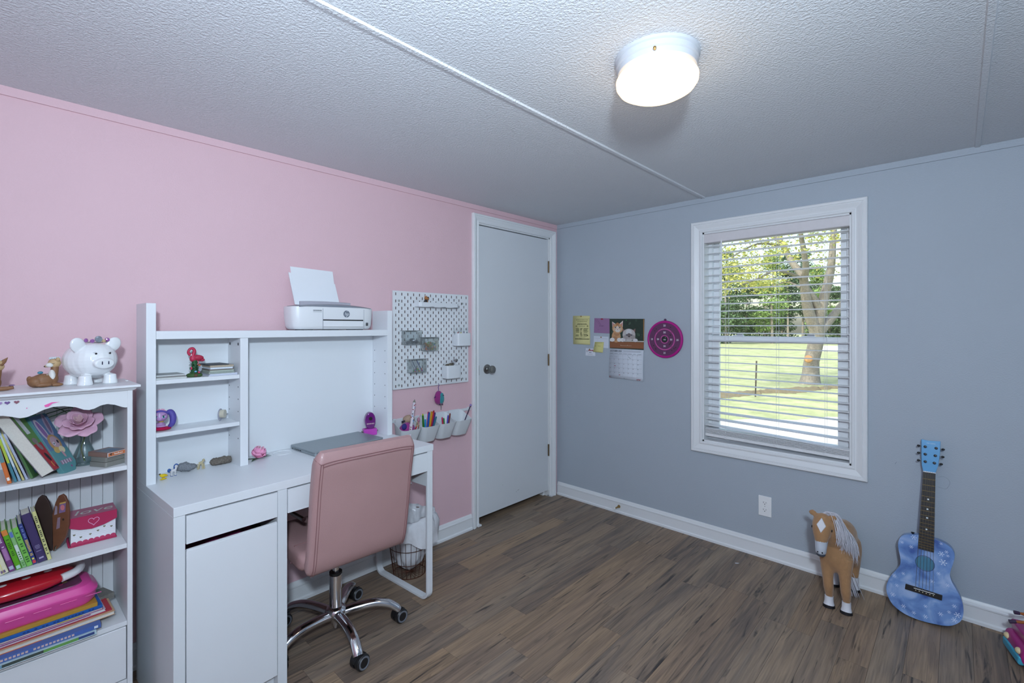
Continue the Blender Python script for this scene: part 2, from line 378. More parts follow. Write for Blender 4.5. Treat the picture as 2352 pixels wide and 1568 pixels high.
MB().box((-.012, DY0 + .008, .995), (.0006, DY0 + .0148, 1.06)).build('strike_plate', mat('dark_latch', (70, 66, 62), .4, .6), door)
sc = MB()                                                    # scuffs on the slab, dried marks with their own shape
for y, z, ww, hh, a in ((-.44, .135, .02, .0024, .3), (-.46, .128, .006, .003, .2), (-.60, .21, .003, .004, 0)): sc.disc(y, z, ww / 2, hh / 2, 0, a, 10, Matrix(((0, 0, 1, -.0086), (1, 0, 0, 0), (0, 1, 0, 0), (0, 0, 0, 1))), (70, 62, 66))
sc.build('scuff', printmat(), door)

# ---- window
win = thing('window_1', 'white double hung window in a moulded casing', 'window', kind='structure')
x0, x1, z0, z1 = WX0 + .003, WX1 - .003, WZ0 + .003, WZ1 - .003
casing((x0, z0), (x0, z1), (-1, 0), True, True, MW, win); casing((x0, z1), (x1, z1), (0, 1), True, True, MW, win)
casing((x1, z1), (x1, z0), (1, 0), True, True, MW, win); casing((x1, z0), (x0, z0), (0, -1), True, True, MW, win)
VIN = mat('white_vinyl', (232, 234, 236), .35, var=.015)
j = .012
for lo, hi in (((WX0, 0, WZ0), (WX0 + j, WT, WZ1)), ((WX1 - j, 0, WZ0), (WX1, WT, WZ1)), ((WX0, 0, WZ1 - j), (WX1, WT, WZ1)), ((WX0, 0, WZ0), (WX1, WT, WZ0 + j))):
    MB().box(lo, hi).build('jamb', WHITE, win)
def ring_rect(b, x0, x1, z0, z1, w, ya, yb, wt=None, wb=None):
    wt = wt or w; wb = wb or w
    b.box((x0, ya, z0), (x0 + w, yb, z1)); b.box((x1 - w, ya, z0), (x1, yb, z1)); b.box((x0 + w, ya, z1 - wt), (x1 - w, yb, z1)); b.box((x0 + w, ya, z0), (x1 - w, yb, z0 + wb)); return b
ring_rect(MB(), WX0 + j, WX1 - j, WZ0 + j, WZ1 - j, .02, .072, .138).build('frame', VIN, win, bevel=.001)
fx0, fx1 = WX0 + j + .018, WX1 - j - .018
up = ring_rect(MB(), fx0, fx1, 1.225, WZ1 - j - .016, .036, .108, .13, .03, .034).build('upper_sash', VIN, win, bevel=.0015)
lo = ring_rect(MB(), fx0, fx1, WZ0 + j + .016, 1.258, .044, .078, .104, .036, .05).build('lower_sash', VIN, win, bevel=.0015)
GLASS = glassmat('window_glass', (250, 253, 252), .02)
MB().box((fx0 + .03, .118, 1.25), (fx1 - .03, .12, WZ1 - j - .04)).build('pane', GLASS, up)
MB().box((fx0 + .038, .09, WZ0 + j + .06), (fx1 - .038, .092, 1.23)).build('pane', GLASS, lo)
for xx in (1.33, 1.70):
    b = MB(); b.box((xx - .03, .082, 1.258), (xx + .03, .104, 1.265)); b.box((xx - .004, .075, 1.265), (xx + .03, .09, 1.273)); b.build('sash_lock', VIN, lo, bevel=.002)

# ---- blind in the window
blind = thing('window_blind', 'white faux wood venetian blind in the window, slats open', 'blind', ((WX0 + WX1) / 2, .036, WZ1))
BL = mat('blind_white', (228, 229, 231), .4, var=.02)
hw = (WX1 - WX0) / 2 - .014
v = MB(); v.prism([(-.030, -.012), (-.036, -.016), (-.036, -.066), (-.030, -.07), (.012, -.07), (.012, -.012)], -hw - .002, hw + .002, Matrix(((0, 0, 1, 0), (1, 0, 0, 0), (0, 1, 0, 0), (0, 0, 0, 1))))
v.build('valance', mat('valance_white', (216, 212, 214), .45), blind, bevel=.001)
sl = MB(); th = .0014
prof = [(-.0245, -.0012), (-.012, .0008), (0, .0014), (.012, .0008), (.0245, -.0012)]
pp = [(y, z + th) for y, z in prof] + [(y, z - th) for y, z in prof[::-1]]
sl.prism(pp, -hw, hw, Matrix(((0, 0, 1, 0), (1, 0, 0, 0), (0, 1, 0, 0), (0, 0, 0, 1))))
sm = sl.mesh('slat', True, 50); sm.materials.append(BL)
NS = 26
for i in range(NS):
    o = bpy.data.objects.new('slat', sm); COL.objects.link(o); o.parent = blind
    dx = 0
    o.location = (0, 0, -.088 - i * .0448); o.rotation_euler = (math.radians(-1 if i < 23 else 5), math.radians(.0 if i < 22 else [.4, .9, 1.5, 2.2][i - 22]), 0)
zb = -.088 - (NS - 1) * .0448
for i in range(5):
    o = bpy.data.objects.new('slat', sm); COL.objects.link(o); o.parent = blind
    o.location = (0, 0, -1.2505 + i * .0072); o.rotation_euler = (0, math.radians(.9), 0)
MB().box((-hw, -.0245, -.008), (hw, .0245, .008)).build('bottom_rail', BL, blind, bevel=.003, loc=(0, 0, -1.262), rot=(0, math.radians(.9), 0))
for xx in (-.245, .03, .262):
    for yy in (-.0262, .0262):
        MB().tube([(xx, yy, -.06), (xx, yy, -1.24)], .0008, 5).build('cord', BL, blind)
    MB().tube(bez([(xx - .012, -.028, -1.232), (xx + .008, -.033, -1.245), (xx - .01, -.031, -1.258), (xx + .014, -.03, -1.27)], 5), .0011, 5).build('cord', BL, blind)
MB().tube([(-.268, -.034, -.06), (-.268, -.034, -.43)], .0048, 6).build('wand', BL, blind, smooth=True)

# ---- ceiling light
lamp = thing('ceiling_light', 'flush mount ceiling light with glowing frosted glass and white pan', 'ceiling light', (1.652, -1.628, H))
LM = mat('lamp_white_enamel', (184, 187, 192), .3, var=.01)
MB().lathe([(.0, 0), (.122, 0), (.122, -.008), (.118, -.012), (.118, -.026), (.114, -.03), (.113, -.044), (.108, -.047), (.0, -.047)], 48).build('pan', LM, lamp, smooth=True)
SH = mat('frosted_lit_glass', (150, 140, 122), .35, emit=2.4, ecol=(255, 216, 166), var=.0)
MB().lathe([(.096, -.038), (.099, -.05), (.113, -.056), (.1185, -.066), (.1175, -.079), (.109, -.092), (.088, -.104), (.055, -.112), (.02, -.115), (.0, -.1155)], 48, cap=False).build('glass_shade', SH, lamp, smooth=True, angle=60)
for a in (-2.05, .05, 2.15):
    c, s_ = math.cos(a + .9), math.sin(a + .9)
    MB().lathe([(0, 0), (.0028, 0), (.0028, .006), (.0045, .007), (.0045, .012), (.0, .013)], 10, T(c * .112, s_ * .112, -.04, ry=PI / 2) if False else Matrix.Translation((c * .112, s_ * .112, -.038)) @ Vector((c, s_, 0)).to_track_quat('Z', 'Y').to_matrix().to_4x4()).build('thumb_screw', mat('brass', (170, 140, 90), .3, 1), lamp, smooth=True)
pl = light('ceiling_bulb', 'POINT', (1.652, -1.628, H - .16), 1.2, (1, .82, .6), shadow_soft_size=.1); pl.parent = lamp; pl.location = (0, 0, -.17)

# ---- outlet and door stop on the front wall
ol = thing('wall_outlet', 'white duplex wall outlet low under the window', 'outlet', (1.504, 0, .293))
PLA = mat('outlet_plastic', (236, 237, 238), .35, var=.01)
MB().box((-.034, -.006, -.057), (.034, .0, .057)).build('cover_plate', PLA, ol, bevel=.004)
for z in (.02, -.02):
    s_ = MB(); s_.prism(rrect(-.0165, -.0145, .0165, .0145, .009), 0, .002, T(0, -.0061, z) @ RX90); so = s_.build('socket', PLA, ol, bevel=.0006)
    h_ = MB(); Mh = T(0, -.0083, z) @ RX90
    h_.rect(-.0075, -.002, -.0055, .006, 0, Mh, (40, 38, 36)); h_.rect(.0055, -.001, .0075, .005, 0, Mh, (40, 38, 36)); h_.disc(0, -.007, .0025, .0025, 0, 0, 10, Mh, (40, 38, 36)); h_.build('slots', printmat(), so)
MB().disc(0, 0, .003, .003, 0, 0, 12, T(0, -.0063, 0) @ RX90, (190, 190, 190)).build('screw', printmat(), ol)
ds = thing('door_stop', 'small brass door stop with a white tip on the baseboard', 'door stop', (.565, -.012, .048))
Md = T(0, 0, 0, rx=PI / 2)
MB().lathe([(0, 0), (.011, 0), (.0105, .004), (.0065, .01), (.005, .03), (.0042, .055)], 14, Md).build('stem', mat('brass', (170, 140, 90), .3, 1), ds, smooth=True)
MB().lathe([(0, .053), (.006, .054), (.0065, .066), (.004, .069), (0, .069)], 12, Md).build('tip', mat('white_rubber', (235, 235, 232), .6), ds, smooth=True)

# pencil scribbles on the grey wall
def wp(cx, cy): P = at_y(2000 + cx / 3.336, 990 + cy / 3.336, 0); return (P.x, -.0003, P.z)
wfo = bpy.data.objects['wall_front']
PEN = mat('pencil_grey_mark', (112, 116, 128), .8)
MB().tube(bez([wp(*q) for q in ((515, 425), (545, 436), (580, 440), (606, 400), (590, 365), (552, 347), (520, 352))], 5), .0004, 4).build('pencil_scribble', PEN, wfo)
MB().tube([wp(186, 252), wp(194, 240), wp(198, 234)], .0006, 4).build('pencil_scribble', PEN, wfo)
sp = at_z(1693, 1293, .0006); scr = thing('paper_scrap', 'tiny white paper scrap on the floor before the baseboard', 'paper', (sp.x, sp.y, 0), .7)
MB().prism([(-.012, -.003), (.002, -.004), (.013, .001), (.004, .003), (-.009, .004)], .0004, .0012).build('scrap', mat('white_paper_sheet', (228, 231, 236), .6, var=.01), scr)
# ================================================================ outdoors, seen through the window
GZ = -.82
def grassmat():
    m = mat('lawn_grass', (112, 128, 70), .9, var=.0)
    n = m.node_tree.nodes; L = m.node_tree.links; b = n['Principled BSDF']
    tc = n.new('ShaderNodeTexCoord'); a = n.new('ShaderNodeTexNoise'); a.inputs['Scale'].default_value = 1.1; a.inputs['Detail'].default_value = 9; a.inputs['Roughness'].default_value = .75
    L.new(tc.outputs['Object'], a.inputs['Vector'])
    r = n.new('ShaderNodeValToRGB'); e = r.color_ramp.elements
    e[0].position, e[0].color = .34, (*lin((130, 136, 96)), 1); e[1].position, e[1].color = .7, (*lin((186, 182, 148)), 1); k = e.new(.5); k.color = (*lin((156, 162, 116)), 1)
    L.new(a.outputs['Fac'], r.inputs[0]); L.new(r.outputs[0], b.inputs['Base Color']); return m
struct(MB().box((-70, .3, GZ - .3), (60, 150, GZ)).build('lawn', grassmat()), 'mown green lawn outside the window', 'lawn')
struct(MB().prism([tuple(at_z(px, py, GZ).xy) for px, py in ((1590, 985), (1650, 968), (1740, 962), (1830, 966), (1900, 958), (1990, 962))] + [(7, 5), (7, .5), (-7, .5), (-7, 5)], GZ, GZ + .015).build('driveway', mat('pale_concrete', (190, 188, 184), .85, var=.12, scale=9, bump=.5, bscale=40)), 'pale concrete apron beside the house', 'driveway')
struct(MB().prism([tuple(at_z(px, py, GZ).xy) for px, py in ((1885, 806), (1990, 812), (2060, 802), (2060, 794), (1890, 794))], GZ, GZ + .01).build('gravel_track', mat('pale_gravel', (196, 194, 188), .9, var=.15, scale=3)), 'pale gravel track beyond the tree', 'track')
bed = MB(); rnd = random.Random(8); top = []
N = 60
A, B = at_z(1600, 912, GZ), at_z(2020, 884, GZ)
for i in range(N + 1):
    t = i / N; p = A.lerp(B, t); dv = (B - A).normalized(); nn = Vector((-dv.y, dv.x, 0)); w_ = .2 + .18 * math.sin(t * 17) + rnd.random() * .22
    top.append([tuple(p - nn * w_ + Vector((0, 0, .004))), tuple(p - nn * w_ * .4 + Vector((0, 0, .05 + rnd.random() * .05))), tuple(p + nn * w_ * .4 + Vector((0, 0, .06 + rnd.random() * .05))), tuple(p + nn * w_ * 1.2 + Vector((0, 0, .004)))])
bed.rings(top, closed=False, cap=False)
struct(bed.build('leaf_litter_strip', mat('leaf_litter', (116, 106, 82), .95, var=.45, scale=14, bump=.8, bscale=20), smooth=True), 'brown strip of leaf litter across the lawn', 'leaf litter')
BARK = mat('pale_bark', (136, 129, 118), .9, var=.55, scale=22, bump=1.0, bscale=22)
BARK2 = mat('thin_trunk_bark', (150, 142, 128), .9, var=.2, scale=6)
LEAFA = mat('yellow_green_leaf', (176, 178, 98), .7, var=.3, scale=3)
LEAFB = mat('mid_green_leaf', (124, 150, 84), .75, var=.3, scale=1)
LEAFC = mat('dark_green_leaf', (78, 102, 66), .8, var=.3, scale=1)
def leaves(b, rnd, c, r, n, s):
    for _ in range(n):
        while True:
            p = Vector((rnd.uniform(-1, 1), rnd.uniform(-1, 1), rnd.uniform(-1, 1)))
            if p.length < 1: break
        p = Vector((c[0] + p.x * r[0], c[1] + p.y * r[1], c[2] + p.z * r[2]))
        a = Vector((rnd.gauss(0, 1), rnd.gauss(0, 1), rnd.gauss(0, .6))).normalized(); q = a.cross(Vector((rnd.gauss(0, 1), rnd.gauss(0, 1), rnd.gauss(0, 1)))).normalized()
        l = s * rnd.uniform(.6, 1.3)
        b.add([p - a * l, p + q * l * .5, p + a * l, p - q * l * .5], [(0, 1, 2, 3)])
# the big tree on the lawn
D0 = 17.6
base = at_d(1860, 884, D0); base.z = GZ
tree = thing('shade_tree', 'large pale barked tree forking low, yellow green leaves', 'tree', base)
def tp(px, py, dd=0): return at_d(px, py, D0 + dd) - base
tb = MB(); px2 = D0 / F
tb.tube(bez([(0, 0, -.05), tp(1862, 860), tp(1864, 830), tp(1871, 800), tp(1876, 770), tp(1874, 745)], 4), [.40, .36, .33, .31, .29, .28, .27, .26, .25, .25, .25, .25, .25, .25, .25, .25, .25, .25, .25, .25, .25][:21], 14)
tb.build('trunk', BARK, tree, smooth=True, angle=80)
def limb(pts, r0, r1, k=5):
    ps = bez(pts, k); b = MB(); n_ = len(ps); b.tube(ps, [r0 + (r1 - r0) * i / (n_ - 1) for i in range(n_)], 9); b.build('branch', BARK, tree, smooth=True, angle=80)
limb([tp(1874, 758), tp(1862, 730), tp(1854, 700), tp(1848, 657), tp(1843, 632), tp(1820, 603, .5), tp(1799, 564, 1), tp(1765, 515, 1.4), tp(1735, 440, 2)], .22, .06)
limb([tp(1846, 650), tp(1851, 613, -.4), tp(1845, 570, -.6), tp(1838, 520, -.8), tp(1842, 430, -1)], .13, .05)
limb([tp(1878, 756), tp(1884, 720), tp(1895, 676), tp(1906, 631), tp(1911, 592), tp(1914, 548), tp(1920, 500), tp(1935, 420)], .21, .06)
limb([tp(1848, 660), tp(1866, 682), tp(1882, 712)], .13, .15)
limb([tp(1882, 760), tp(1896, 746), tp(1916, 722, .2), tp(1944, 690, .6), tp(1995, 655, 1), tp(2060, 600, 1.5)], .19, .07)
limb([tp(1843, 640), tp(1815, 628, -.5), tp(1780, 622, -1), tp(1740, 640, -1.5), tp(1700, 655, -1.8)], .07, .02)
limb([tp(1838, 660), tp(1810, 648, .5), tp(1775, 655, .8)], .05, .015)
limb([tp(1799, 564, 1), tp(1740, 560, 0), tp(1680, 590, -.5)], .06, .02)
kn_ = tp(1857, 824, -.42); MB().lathe([(0, .06), (.1, .05), (.13, .02), (.14, -.1)], 14, Matrix.Translation(kn_) @ (CAM - base - kn_).to_track_quat('Z', 'Y').to_matrix().to_4x4()).build('branch_scar', mat('sawn_wood', (196, 150, 104), .8), tree, smooth=True)
rnd = random.Random(21); lf = MB()
for _ in range(250):
    px, py = rnd.uniform(1560, 2080), rnd.uniform(380, 640)
    if py > 600 and 1760 < px < 1930 and rnd.random() < .6: continue
    c = tp(px, py, rnd.uniform(-2.4, 2.4)); leaves(lf, rnd, c, (.55, .5, .34), 44, .066)
for _ in range(70):
    px, py = rnd.uniform(1640, 1800), rnd.uniform(590, 668)
    leaves(lf, rnd, tp(px, py, rnd.uniform(-2, 1)), (.34, .4, .3), 30, .05)
lf.build('foliage', LEAFA, tree)
# tree line at the far side of the field
def far_tree(kind):
    r_ = random.Random(kind * 7 + 1); root = thing('far_tree', '', 'tree'); Hh = [11, 12.5, 9][kind]
    b = MB(); b.tube([(0, 0, -.2), (.1, 0, Hh * .4), (0, .1, Hh * .8)], [.17, .12, .05], 7); b.build('trunk', BARK2, root, smooth=True)
    f = MB()
    for i in range([30, 34, 34][kind]):
        z = Hh * r_.uniform([.12, .26, .03][kind], 1); rad = [(1 - z / Hh) * 2.0 + .4, 1.9 * math.sin(PI * min(1, .15 + z / Hh * .8))    , 1.7][kind]
        a = r_.uniform(0, 2 * PI); q = rad * r_.uniform(.2, 1)
        leaves(f, r_, (q * math.cos(a), q * math.sin(a), z), (1.1, 1.1, .5), 110, .17)
    f.build('foliage', [LEAFB, LEAFC, LEAFC][kind], root); return root
protos = [far_tree(k) for k in range(3)]; used = [0, 0, 0]
LBL = ['bright green feathery tree at the edge of the field', 'tall dark green broadleaf tree in the row beyond the field', 'lower dark green bushy tree in the row beyond the field']
rnd = random.Random(5)
spots = []
for row, d in enumerate((60, 67.5, 75, 82.5)):
    for c_ in range(8):
        px = 1450 + (c_ + (row % 2) * .5) * 108 * 60 / d * 1.0 + row * 24
        spots.append((px, d + rnd.uniform(-.5, .5), [0, 0, 2, 0, 0, 2, 0, 1][c_] if row == 0 else [1, 2, 1, 2][(c_ + row) % 4] if row < 3 else 2))
for px, d, k in spots:
    o = protos[k] if not used[k] else dup(protos[k]); used[k] = 1
    p = at_d(px, HY, d); o.location = (p.x, p.y, GZ); o.rotation_euler = (0, 0, rnd.uniform(0, 6)); s_ = rnd.uniform(.85, 1.12); o.scale = (s_, s_, s_)
    tag(o, LBL[k], 'tree', ['feathery trees at the field edge', 'tall dark trees beyond the field', 'bushy dark trees beyond the field'][k])
# fence post
p0 = at_z(1735, 911, GZ)
fp = thing('fence_post', 'thin dark steel post standing in the lawn', 'post', p0)
b = MB(); b.prism([(-.022, -.004), (.022, -.004), (.022, .004), (.004, .004), (.004, .03), (-.004, .03), (-.004, .004), (-.022, .004)], -.05, 1.1, T(0, 0, 0, ry=.03)); b.build('post', mat('rusty_steel', (66, 62, 56), .8, var=.2), fp)
b = MB(); [b.box((-.006, -.012, .15 + i * .09), (.006, -.003, .17 + i * .09), T(0, 0, 0, ry=.03)) for i in range(10)]; b.build('studs', mat('rusty_steel', (66, 62, 56), .8), fp, kind='stuff')
# wooden porch boards
PZ = -.15
P1, P2 = at_z(1884, 1043, PZ), at_z(1946, 1000, PZ); dv = (P2 - P1).normalized(); nv = Vector((dv.y, -dv.x, 0))
ang = math.atan2(dv.y, dv.x)
porch = thing('porch_platform', 'weathered wooden porch boards outside the window', 'porch', (P1.x, P1.y, GZ), ang)
PB = mat('weathered_board', (168, 158, 146), .85, var=.2, scale=12)
L0 = (P2 - P1).length * 1.9
for i in range(10): MB().box((-1.0, -.142 * (i + 1) + .003, PZ - GZ - .035), (L0, -.142 * i - .003, PZ - GZ)).build('board', PB, porch, bevel=.003)
for xx in (-.9, L0 - .1):
    for yy in (-.12, -1.36): MB().box((xx, yy, 0), (xx + .09, yy + .09, PZ - GZ - .03)).build('leg', PB, porch)
# ================================================================ desk, hutch, bookcase, chair
LAM = mat('white_laminate', (226, 229, 233), .36, var=.02, scale=6)
LAMS = mat('white_laminate_side', (222, 226, 230), .4, var=.02, scale=6)
DROT = PI / 2 + math.radians(3.6)
DO = Vector((.532, -2.606, 0)); DXv = Vector((math.cos(DROT), math.sin(DROT), 0)); DYv = Vector((-math.sin(DROT), math.cos(DROT), 0))
DL, DD, DT = 1.052, .455, .75
def dloc(P): d = Vector(P) - DO; return (d.dot(DXv), d.dot(DYv), P[2])
def dw(x, y, z): return DO + DXv * x + DYv * y + Vector((0, 0, z))
def bx(name, lo, hi, m, parent, bevel=.0012, **k): return MB().box(lo, hi).build(name, m, parent, bevel=bevel, **k)
desk = thing('desk', 'white desk with a cupboard, two drawers and a sled leg', 'desk', DO, DROT)
tpo = bx('tabletop', (0, 0, DT - .03), (DL, DD, DT), LAM, desk, .0015)
bx('side_panel', (0, .001, 0), (.032, DD, DT - .0305), LAMS, desk); bx('side_panel', (.318, .001, 0), (.352, DD, DT - .0305), LAMS, desk)
bx('back_panel', (.033, DD - .012, .06), (.317, DD - .004, DT - .031), mat('cupboard_painted_shade', (30, 29, 31), .7), desk); bx('cupboard_floor', (.033, .02, .045), (.317, DD - .013, .06), LAMS, desk); bx('kick_board', (.033, .03, 0), (.317, .045, .0445), LAMS, desk)  # near-black colour paints the shade inside the white cupboard
bx('cupboard_shelf', (.033, .03, .553), (.317, DD - .013, .555), mat('cupboard_painted_shade', (30, 29, 31), .7), desk, 0)
bx('drawer', (.0345, .0, .625), (.3165, .016, .7145), LAM, desk, .001)
dr = bx('door', (.0345, .0, .05), (.3165, .016, .604), LAM, desk, .002)
bx('finger_ridge', (.036, .001, .6041), (.315, .009, .608), LAM, dr, .001)
bx('drawer', (.3545, .0, .627), (1.0175, .016, .7145), LAM, desk, .001)
bx('drawer_box', (.37, .018, .635), (1.0, .36, .7), mat('drawer_fibreboard', (96, 78, 66), .8), desk, 0)
bx('apron_panel', (.3525, DD - .05, .56), (1.02, DD - .035, DT - .031), LAMS, desk)
bx('bay_side', (1.02, .016, .55), (1.035, DD - .03, DT - .031), LAMS, desk)
# the sled leg: flat bar bent in a loop
leg = MB(); y0, y1, zt, r_ = .004, .43, DT - .0305, .045
path = [(y0, zt), (y0, r_)] + [(y0 + r_ - r_ * math.cos(t), r_ - r_ * math.sin(t)) for t in [PI / 2 * i / 6 for i in range(1, 6)]] + [(y0 + r_, 0), (y1 - r_, 0)] + [(y1 - r_ + r_ * math.sin(t), r_ - r_ * math.cos(t)) for t in [PI / 2 * i / 6 for i in range(1, 6)]] + [(y1, r_), (y1, zt)]
inn = []; tk = .012
for i, p in enumerate(path):
    a = Vector(path[max(0, i - 1)]); b = Vector(path[min(len(path) - 1, i + 1)]); d = (b - a).normalized(); nrm = Vector((-d.y, d.x)); inn.append((p[0] + nrm.x * tk, p[1] + nrm.y * tk))
rg = [[(1.018, o[0], o[1]), (1.05, o[0], o[1]), (1.05, q[0], q[1]), (1.018, q[0], q[1])] for o, q in zip(path, inn)]
leg.rings(rg).build('sled_leg', mat('white_powder_coat', (228, 231, 235), .35), desk, smooth=True, angle=35, bevel=.0012)
# grommet
g = MB(); g.lathe([(.040, 0), (.0405, .0025), (.037, .0035), (.034, .002), (.033, -.004), (.0, -.0045)], 32, T(.512, .398, DT - .0005), cap=False); g.build('cable_grommet', LAM, desk, smooth=True)
pp_ = dloc(at_p(698, 1193, dw(0, .07, 0), DYv)); MB().cyl((pp_[0] - .004, pp_[1] + .09, pp_[2] + .004), pp_, .009, n=14).build('support_peg', CHROME, desk, smooth=True, angle=40)
q = dloc(at_x(941, 1110, .36)); MB().ell(q, .01).build('support_peg', CHROME, desk, smooth=True)
# magenta cloth inside the cupboard, seen through the gap
cl = MB(); rnd = random.Random(3)
gx = 22
for i in range(gx):
    pass
cl.rings([[(.06 + .22 * i / 21, .05 + .3 * k / 7, .5562 + (.03 * math.sin(PI * i / 21) + .012 * math.sin(i * .9 + k * 1.3)) * (1 if 0 < k < 7 and 0 < i < 21 else 0) * (.55 + .45 * (i / 21)) + .0018) for k in range(8)] for i in range(22)], closed=False, cap=False)
sc_ = cl.build('scarf', mat('magenta_scarf', (132, 44, 92), .8, var=.45, scale=60), smooth=True); sc_.location = DO; sc_.rotation_euler = (0, 0, DROT)
m_ = sc_.modifiers.new('t', 'SOLIDIFY'); m_.thickness = .002
tag(sc_, 'magenta and black patterned scarf inside the desk cupboard', 'scarf')

# hutch on the desk
HY0 = .318; HZ = DT + .0002
hutch = thing('desk_hutch', 'white hutch with open shelves standing on the desk', 'hutch', dw(0, 0, HZ), DROT)
def hb(name, x0, x1, z0, z1, y0=HY0, y1=DD, m=LAM, bevel=.0012): return bx(name, (x0, y0, z0 - DT), (x1, y1, z1 - DT), m, hutch, bevel)
hb('side_panel', 0, .029, DT, 1.40); hb('side_panel', 1.014, 1.044, DT, 1.40)
hb('top_shelf', .0295, 1.0135, 1.27, 1.30); dvd = hb('divider', .308, .338, DT, 1.2695)
hb('shelf', .0295, .3075, 1.106, 1.122, HY0 + .006); hb('shelf', .0295, .3075, .915, .931, HY0 + .006)
hb('back_panel', .0295, 1.0135, DT, 1.2695, DD - .006, DD - .001, mat('hutch_back', (224, 228, 232), .45, var=.015, scale=6))
for z in (1.245, 1.245):
    pass
for yy in (HY0 + .02, DD - .03):
    MB().cyl((.3075, yy, 1.245 - DT), (.3065, yy, 1.245 - DT), .006, n=12).build('cam_lock', mat('cam_dark', (70, 70, 74), .5), hutch)
for xs, zs, sg in ((1.0137, (1.19, 1.13, 1.07, 1.01, .95, .89), 1), (.3077, (1.07, 1.02, .97, .86), 1)):
    for z in zs:
        for yy in (HY0 + .022, DD - .022): MB().cyl((xs + .001, yy, z - DT), (xs - .0006, yy, z - DT), .0026, n=8).build('shelf_pin_hole', mat('hole_dark', (96, 100, 104), .7), hutch)

# bookcase
BROT = PI / 2 + math.radians(2.0); BW, BD, BH = .62, .25, 1.125
BXv = Vector((math.cos(BROT), math.sin(BROT), 0)); BYv = Vector((-math.sin(BROT), math.cos(BROT), 0))
BO = Vector((.325, -2.678, 0)) - BXv * BW
def bw(x, y, z): return BO + BXv * x + BYv * y + Vector((0, 0, z))
def bloc(P): d = Vector(P) - BO; return Vector((d.dot(BXv), d.dot(BYv), P[2]))
BKW = mat('bookcase_white', (224, 226, 229), .4, var=.03, scale=5, bump=.06, bscale=80)
bk = thing('bookcase', 'white beadboard bookcase with a scalloped apron', 'bookcase', BO, BROT)
S1, S2, S3 = .861, .605, .351
bx('side_panel', (0, 0, 0), (.014, BD, 1.107), BKW, bk); bx('side_panel', (BW - .014, 0, 0), (BW, BD, 1.107), BKW, bk)
t_ = MB(); t_.box((-.02, -.02, 1.117), (BW + .018, BD + .004, 1.125)); t_.rings([[(-.004, -.004, 1.1071), (BW + .004, -.004, 1.1071), (BW + .004, BD, 1.1071), (-.004, BD, 1.1071)], [(-.013, -.013, 1.1169), (BW + .012, -.013, 1.1169), (BW + .012, BD + .003, 1.1169), (-.013, BD + .003, 1.1169)]]); t_.build('top', BKW, bk, bevel=.0015)
ap = [(.606, 1.051), (.601, 1.051), (.592, 1.054), (.575, 1.063), (.556, 1.068), (.54, 1.065), (.524, 1.057), (.512, 1.0545), (.5, 1.057), (.482, 1.067), (.455, 1.074), (.43, 1.0745), (.41, 1.068), (.392, 1.058), (.376, 1.0515), (.362, 1.0505), (.348, 1.056), (.33, 1.062), (.31, 1.064)]
ap = ap + [(.62 - x, z) for x, z in ap[-2::-1]]
apo = MB(); apo.prism([(x, z) for x, z in ap] + [(.014, 1.107), (.606, 1.107)], -.014, -.002, RX90)
bx_ap = apo.build('apron', BKW, bk)
for z, nm in ((S1, 'shelf'), (S2, 'shelf'), (S3, 'shelf')): bx(nm, (.0142, .0015, z - .015), (BW - .0142, BD - .008, z), BKW, bk)
bx('back_sheet', (.0145, BD - .0008, .33), (BW - .0145, BD + .002, 1.1), BKW, bk, 0)
nb = 20; pw = (BW - .028) / nb
for i in range(nb): bx('beadboard_slat', (.014 + i * pw + .0004, BD - .0075, .33), (.014 + (i + 1) * pw - .0004, BD - .001, 1.1), BKW, bk, .0012)
bx('drawer_front', (.0165, .0, .163), (BW - .0165, .014, S3 - .0175), BKW, bk, .002); bx('base_board', (.0142, .004, 0), (BW - .0142, .016, .158), BKW, bk)
bx('drawer_body', (.03, .0145, .18), (BW - .03, BD - .02, .32), BKW, bk, 0)
def heart(b, cx, cy, s, M, col, z=0):
    pts = [(cx + s * .0588 * 16 * math.sin(t) ** 3, cy + s * .0588 * (13 * math.cos(t) - 5 * math.cos(2 * t) - 2 * math.cos(3 * t) - math.cos(4 * t))) for t in [2 * PI * i / 22 for i in range(22)]]
    b.poly(pts, z, M, col); return pts
for hx, c in ((.337, (120, 92, 150)), (.3555, (150, 96, 110)), (.322, (170, 140, 190))):
    b = MB(); pts = [(s_ * 1.0) for s_ in ()]
    hp = [(hx + .0045 * .0588 * 16 * math.sin(t) ** 3 * 1.35, 1.0985 + .0045 * .0588 * (13 * math.cos(t) - 5 * math.cos(2 * t) - 2 * math.cos(3 * t) - math.cos(4 * t)) * 1.2) for t in [2 * PI * i / 20 for i in range(20)]]
    b.prism(hp, .0, .0022, RX90); b.build('heart_gem', mat('gem_%d' % int(hx * 1e4), c, .1, coat=1, var=.4, scale=300), bk)
st = MB(); st.poly([(.412, 1.082), (.428, 1.089), (.446, 1.0885), (.43, 1.0855), (.421, 1.0765), (.414, 1.0765)], .0004, RX90, (236, 96, 172)); st.disc(.376, 1.078, .0016, .0016, .0004, 0, 8, RX90, (220, 120, 170)); st.build('crayon_mark', printmat(), bk, kind='stuff')

# desk chair
CH = Vector((.378, -2.005, 0))
chair = thing('desk_chair', 'dusty pink leather swivel desk chair on a chrome star base', 'chair', CH, PI / 2 - math.radians(1.5))
LEA = mat('dusty_pink_leather', (178, 141, 140), .38, var=.05, scale=12, bump=.25, bscale=420, coat=.08)
LEAD = mat('pink_leather_stitch', (140, 98, 100), .5)
# local: X right (along +y world), Y towards the desk, seat faces +Y, back at -Y
hwid = .205
def side_ring(x, prof, inset=0): return [(x, y, z) for y, z in prof]
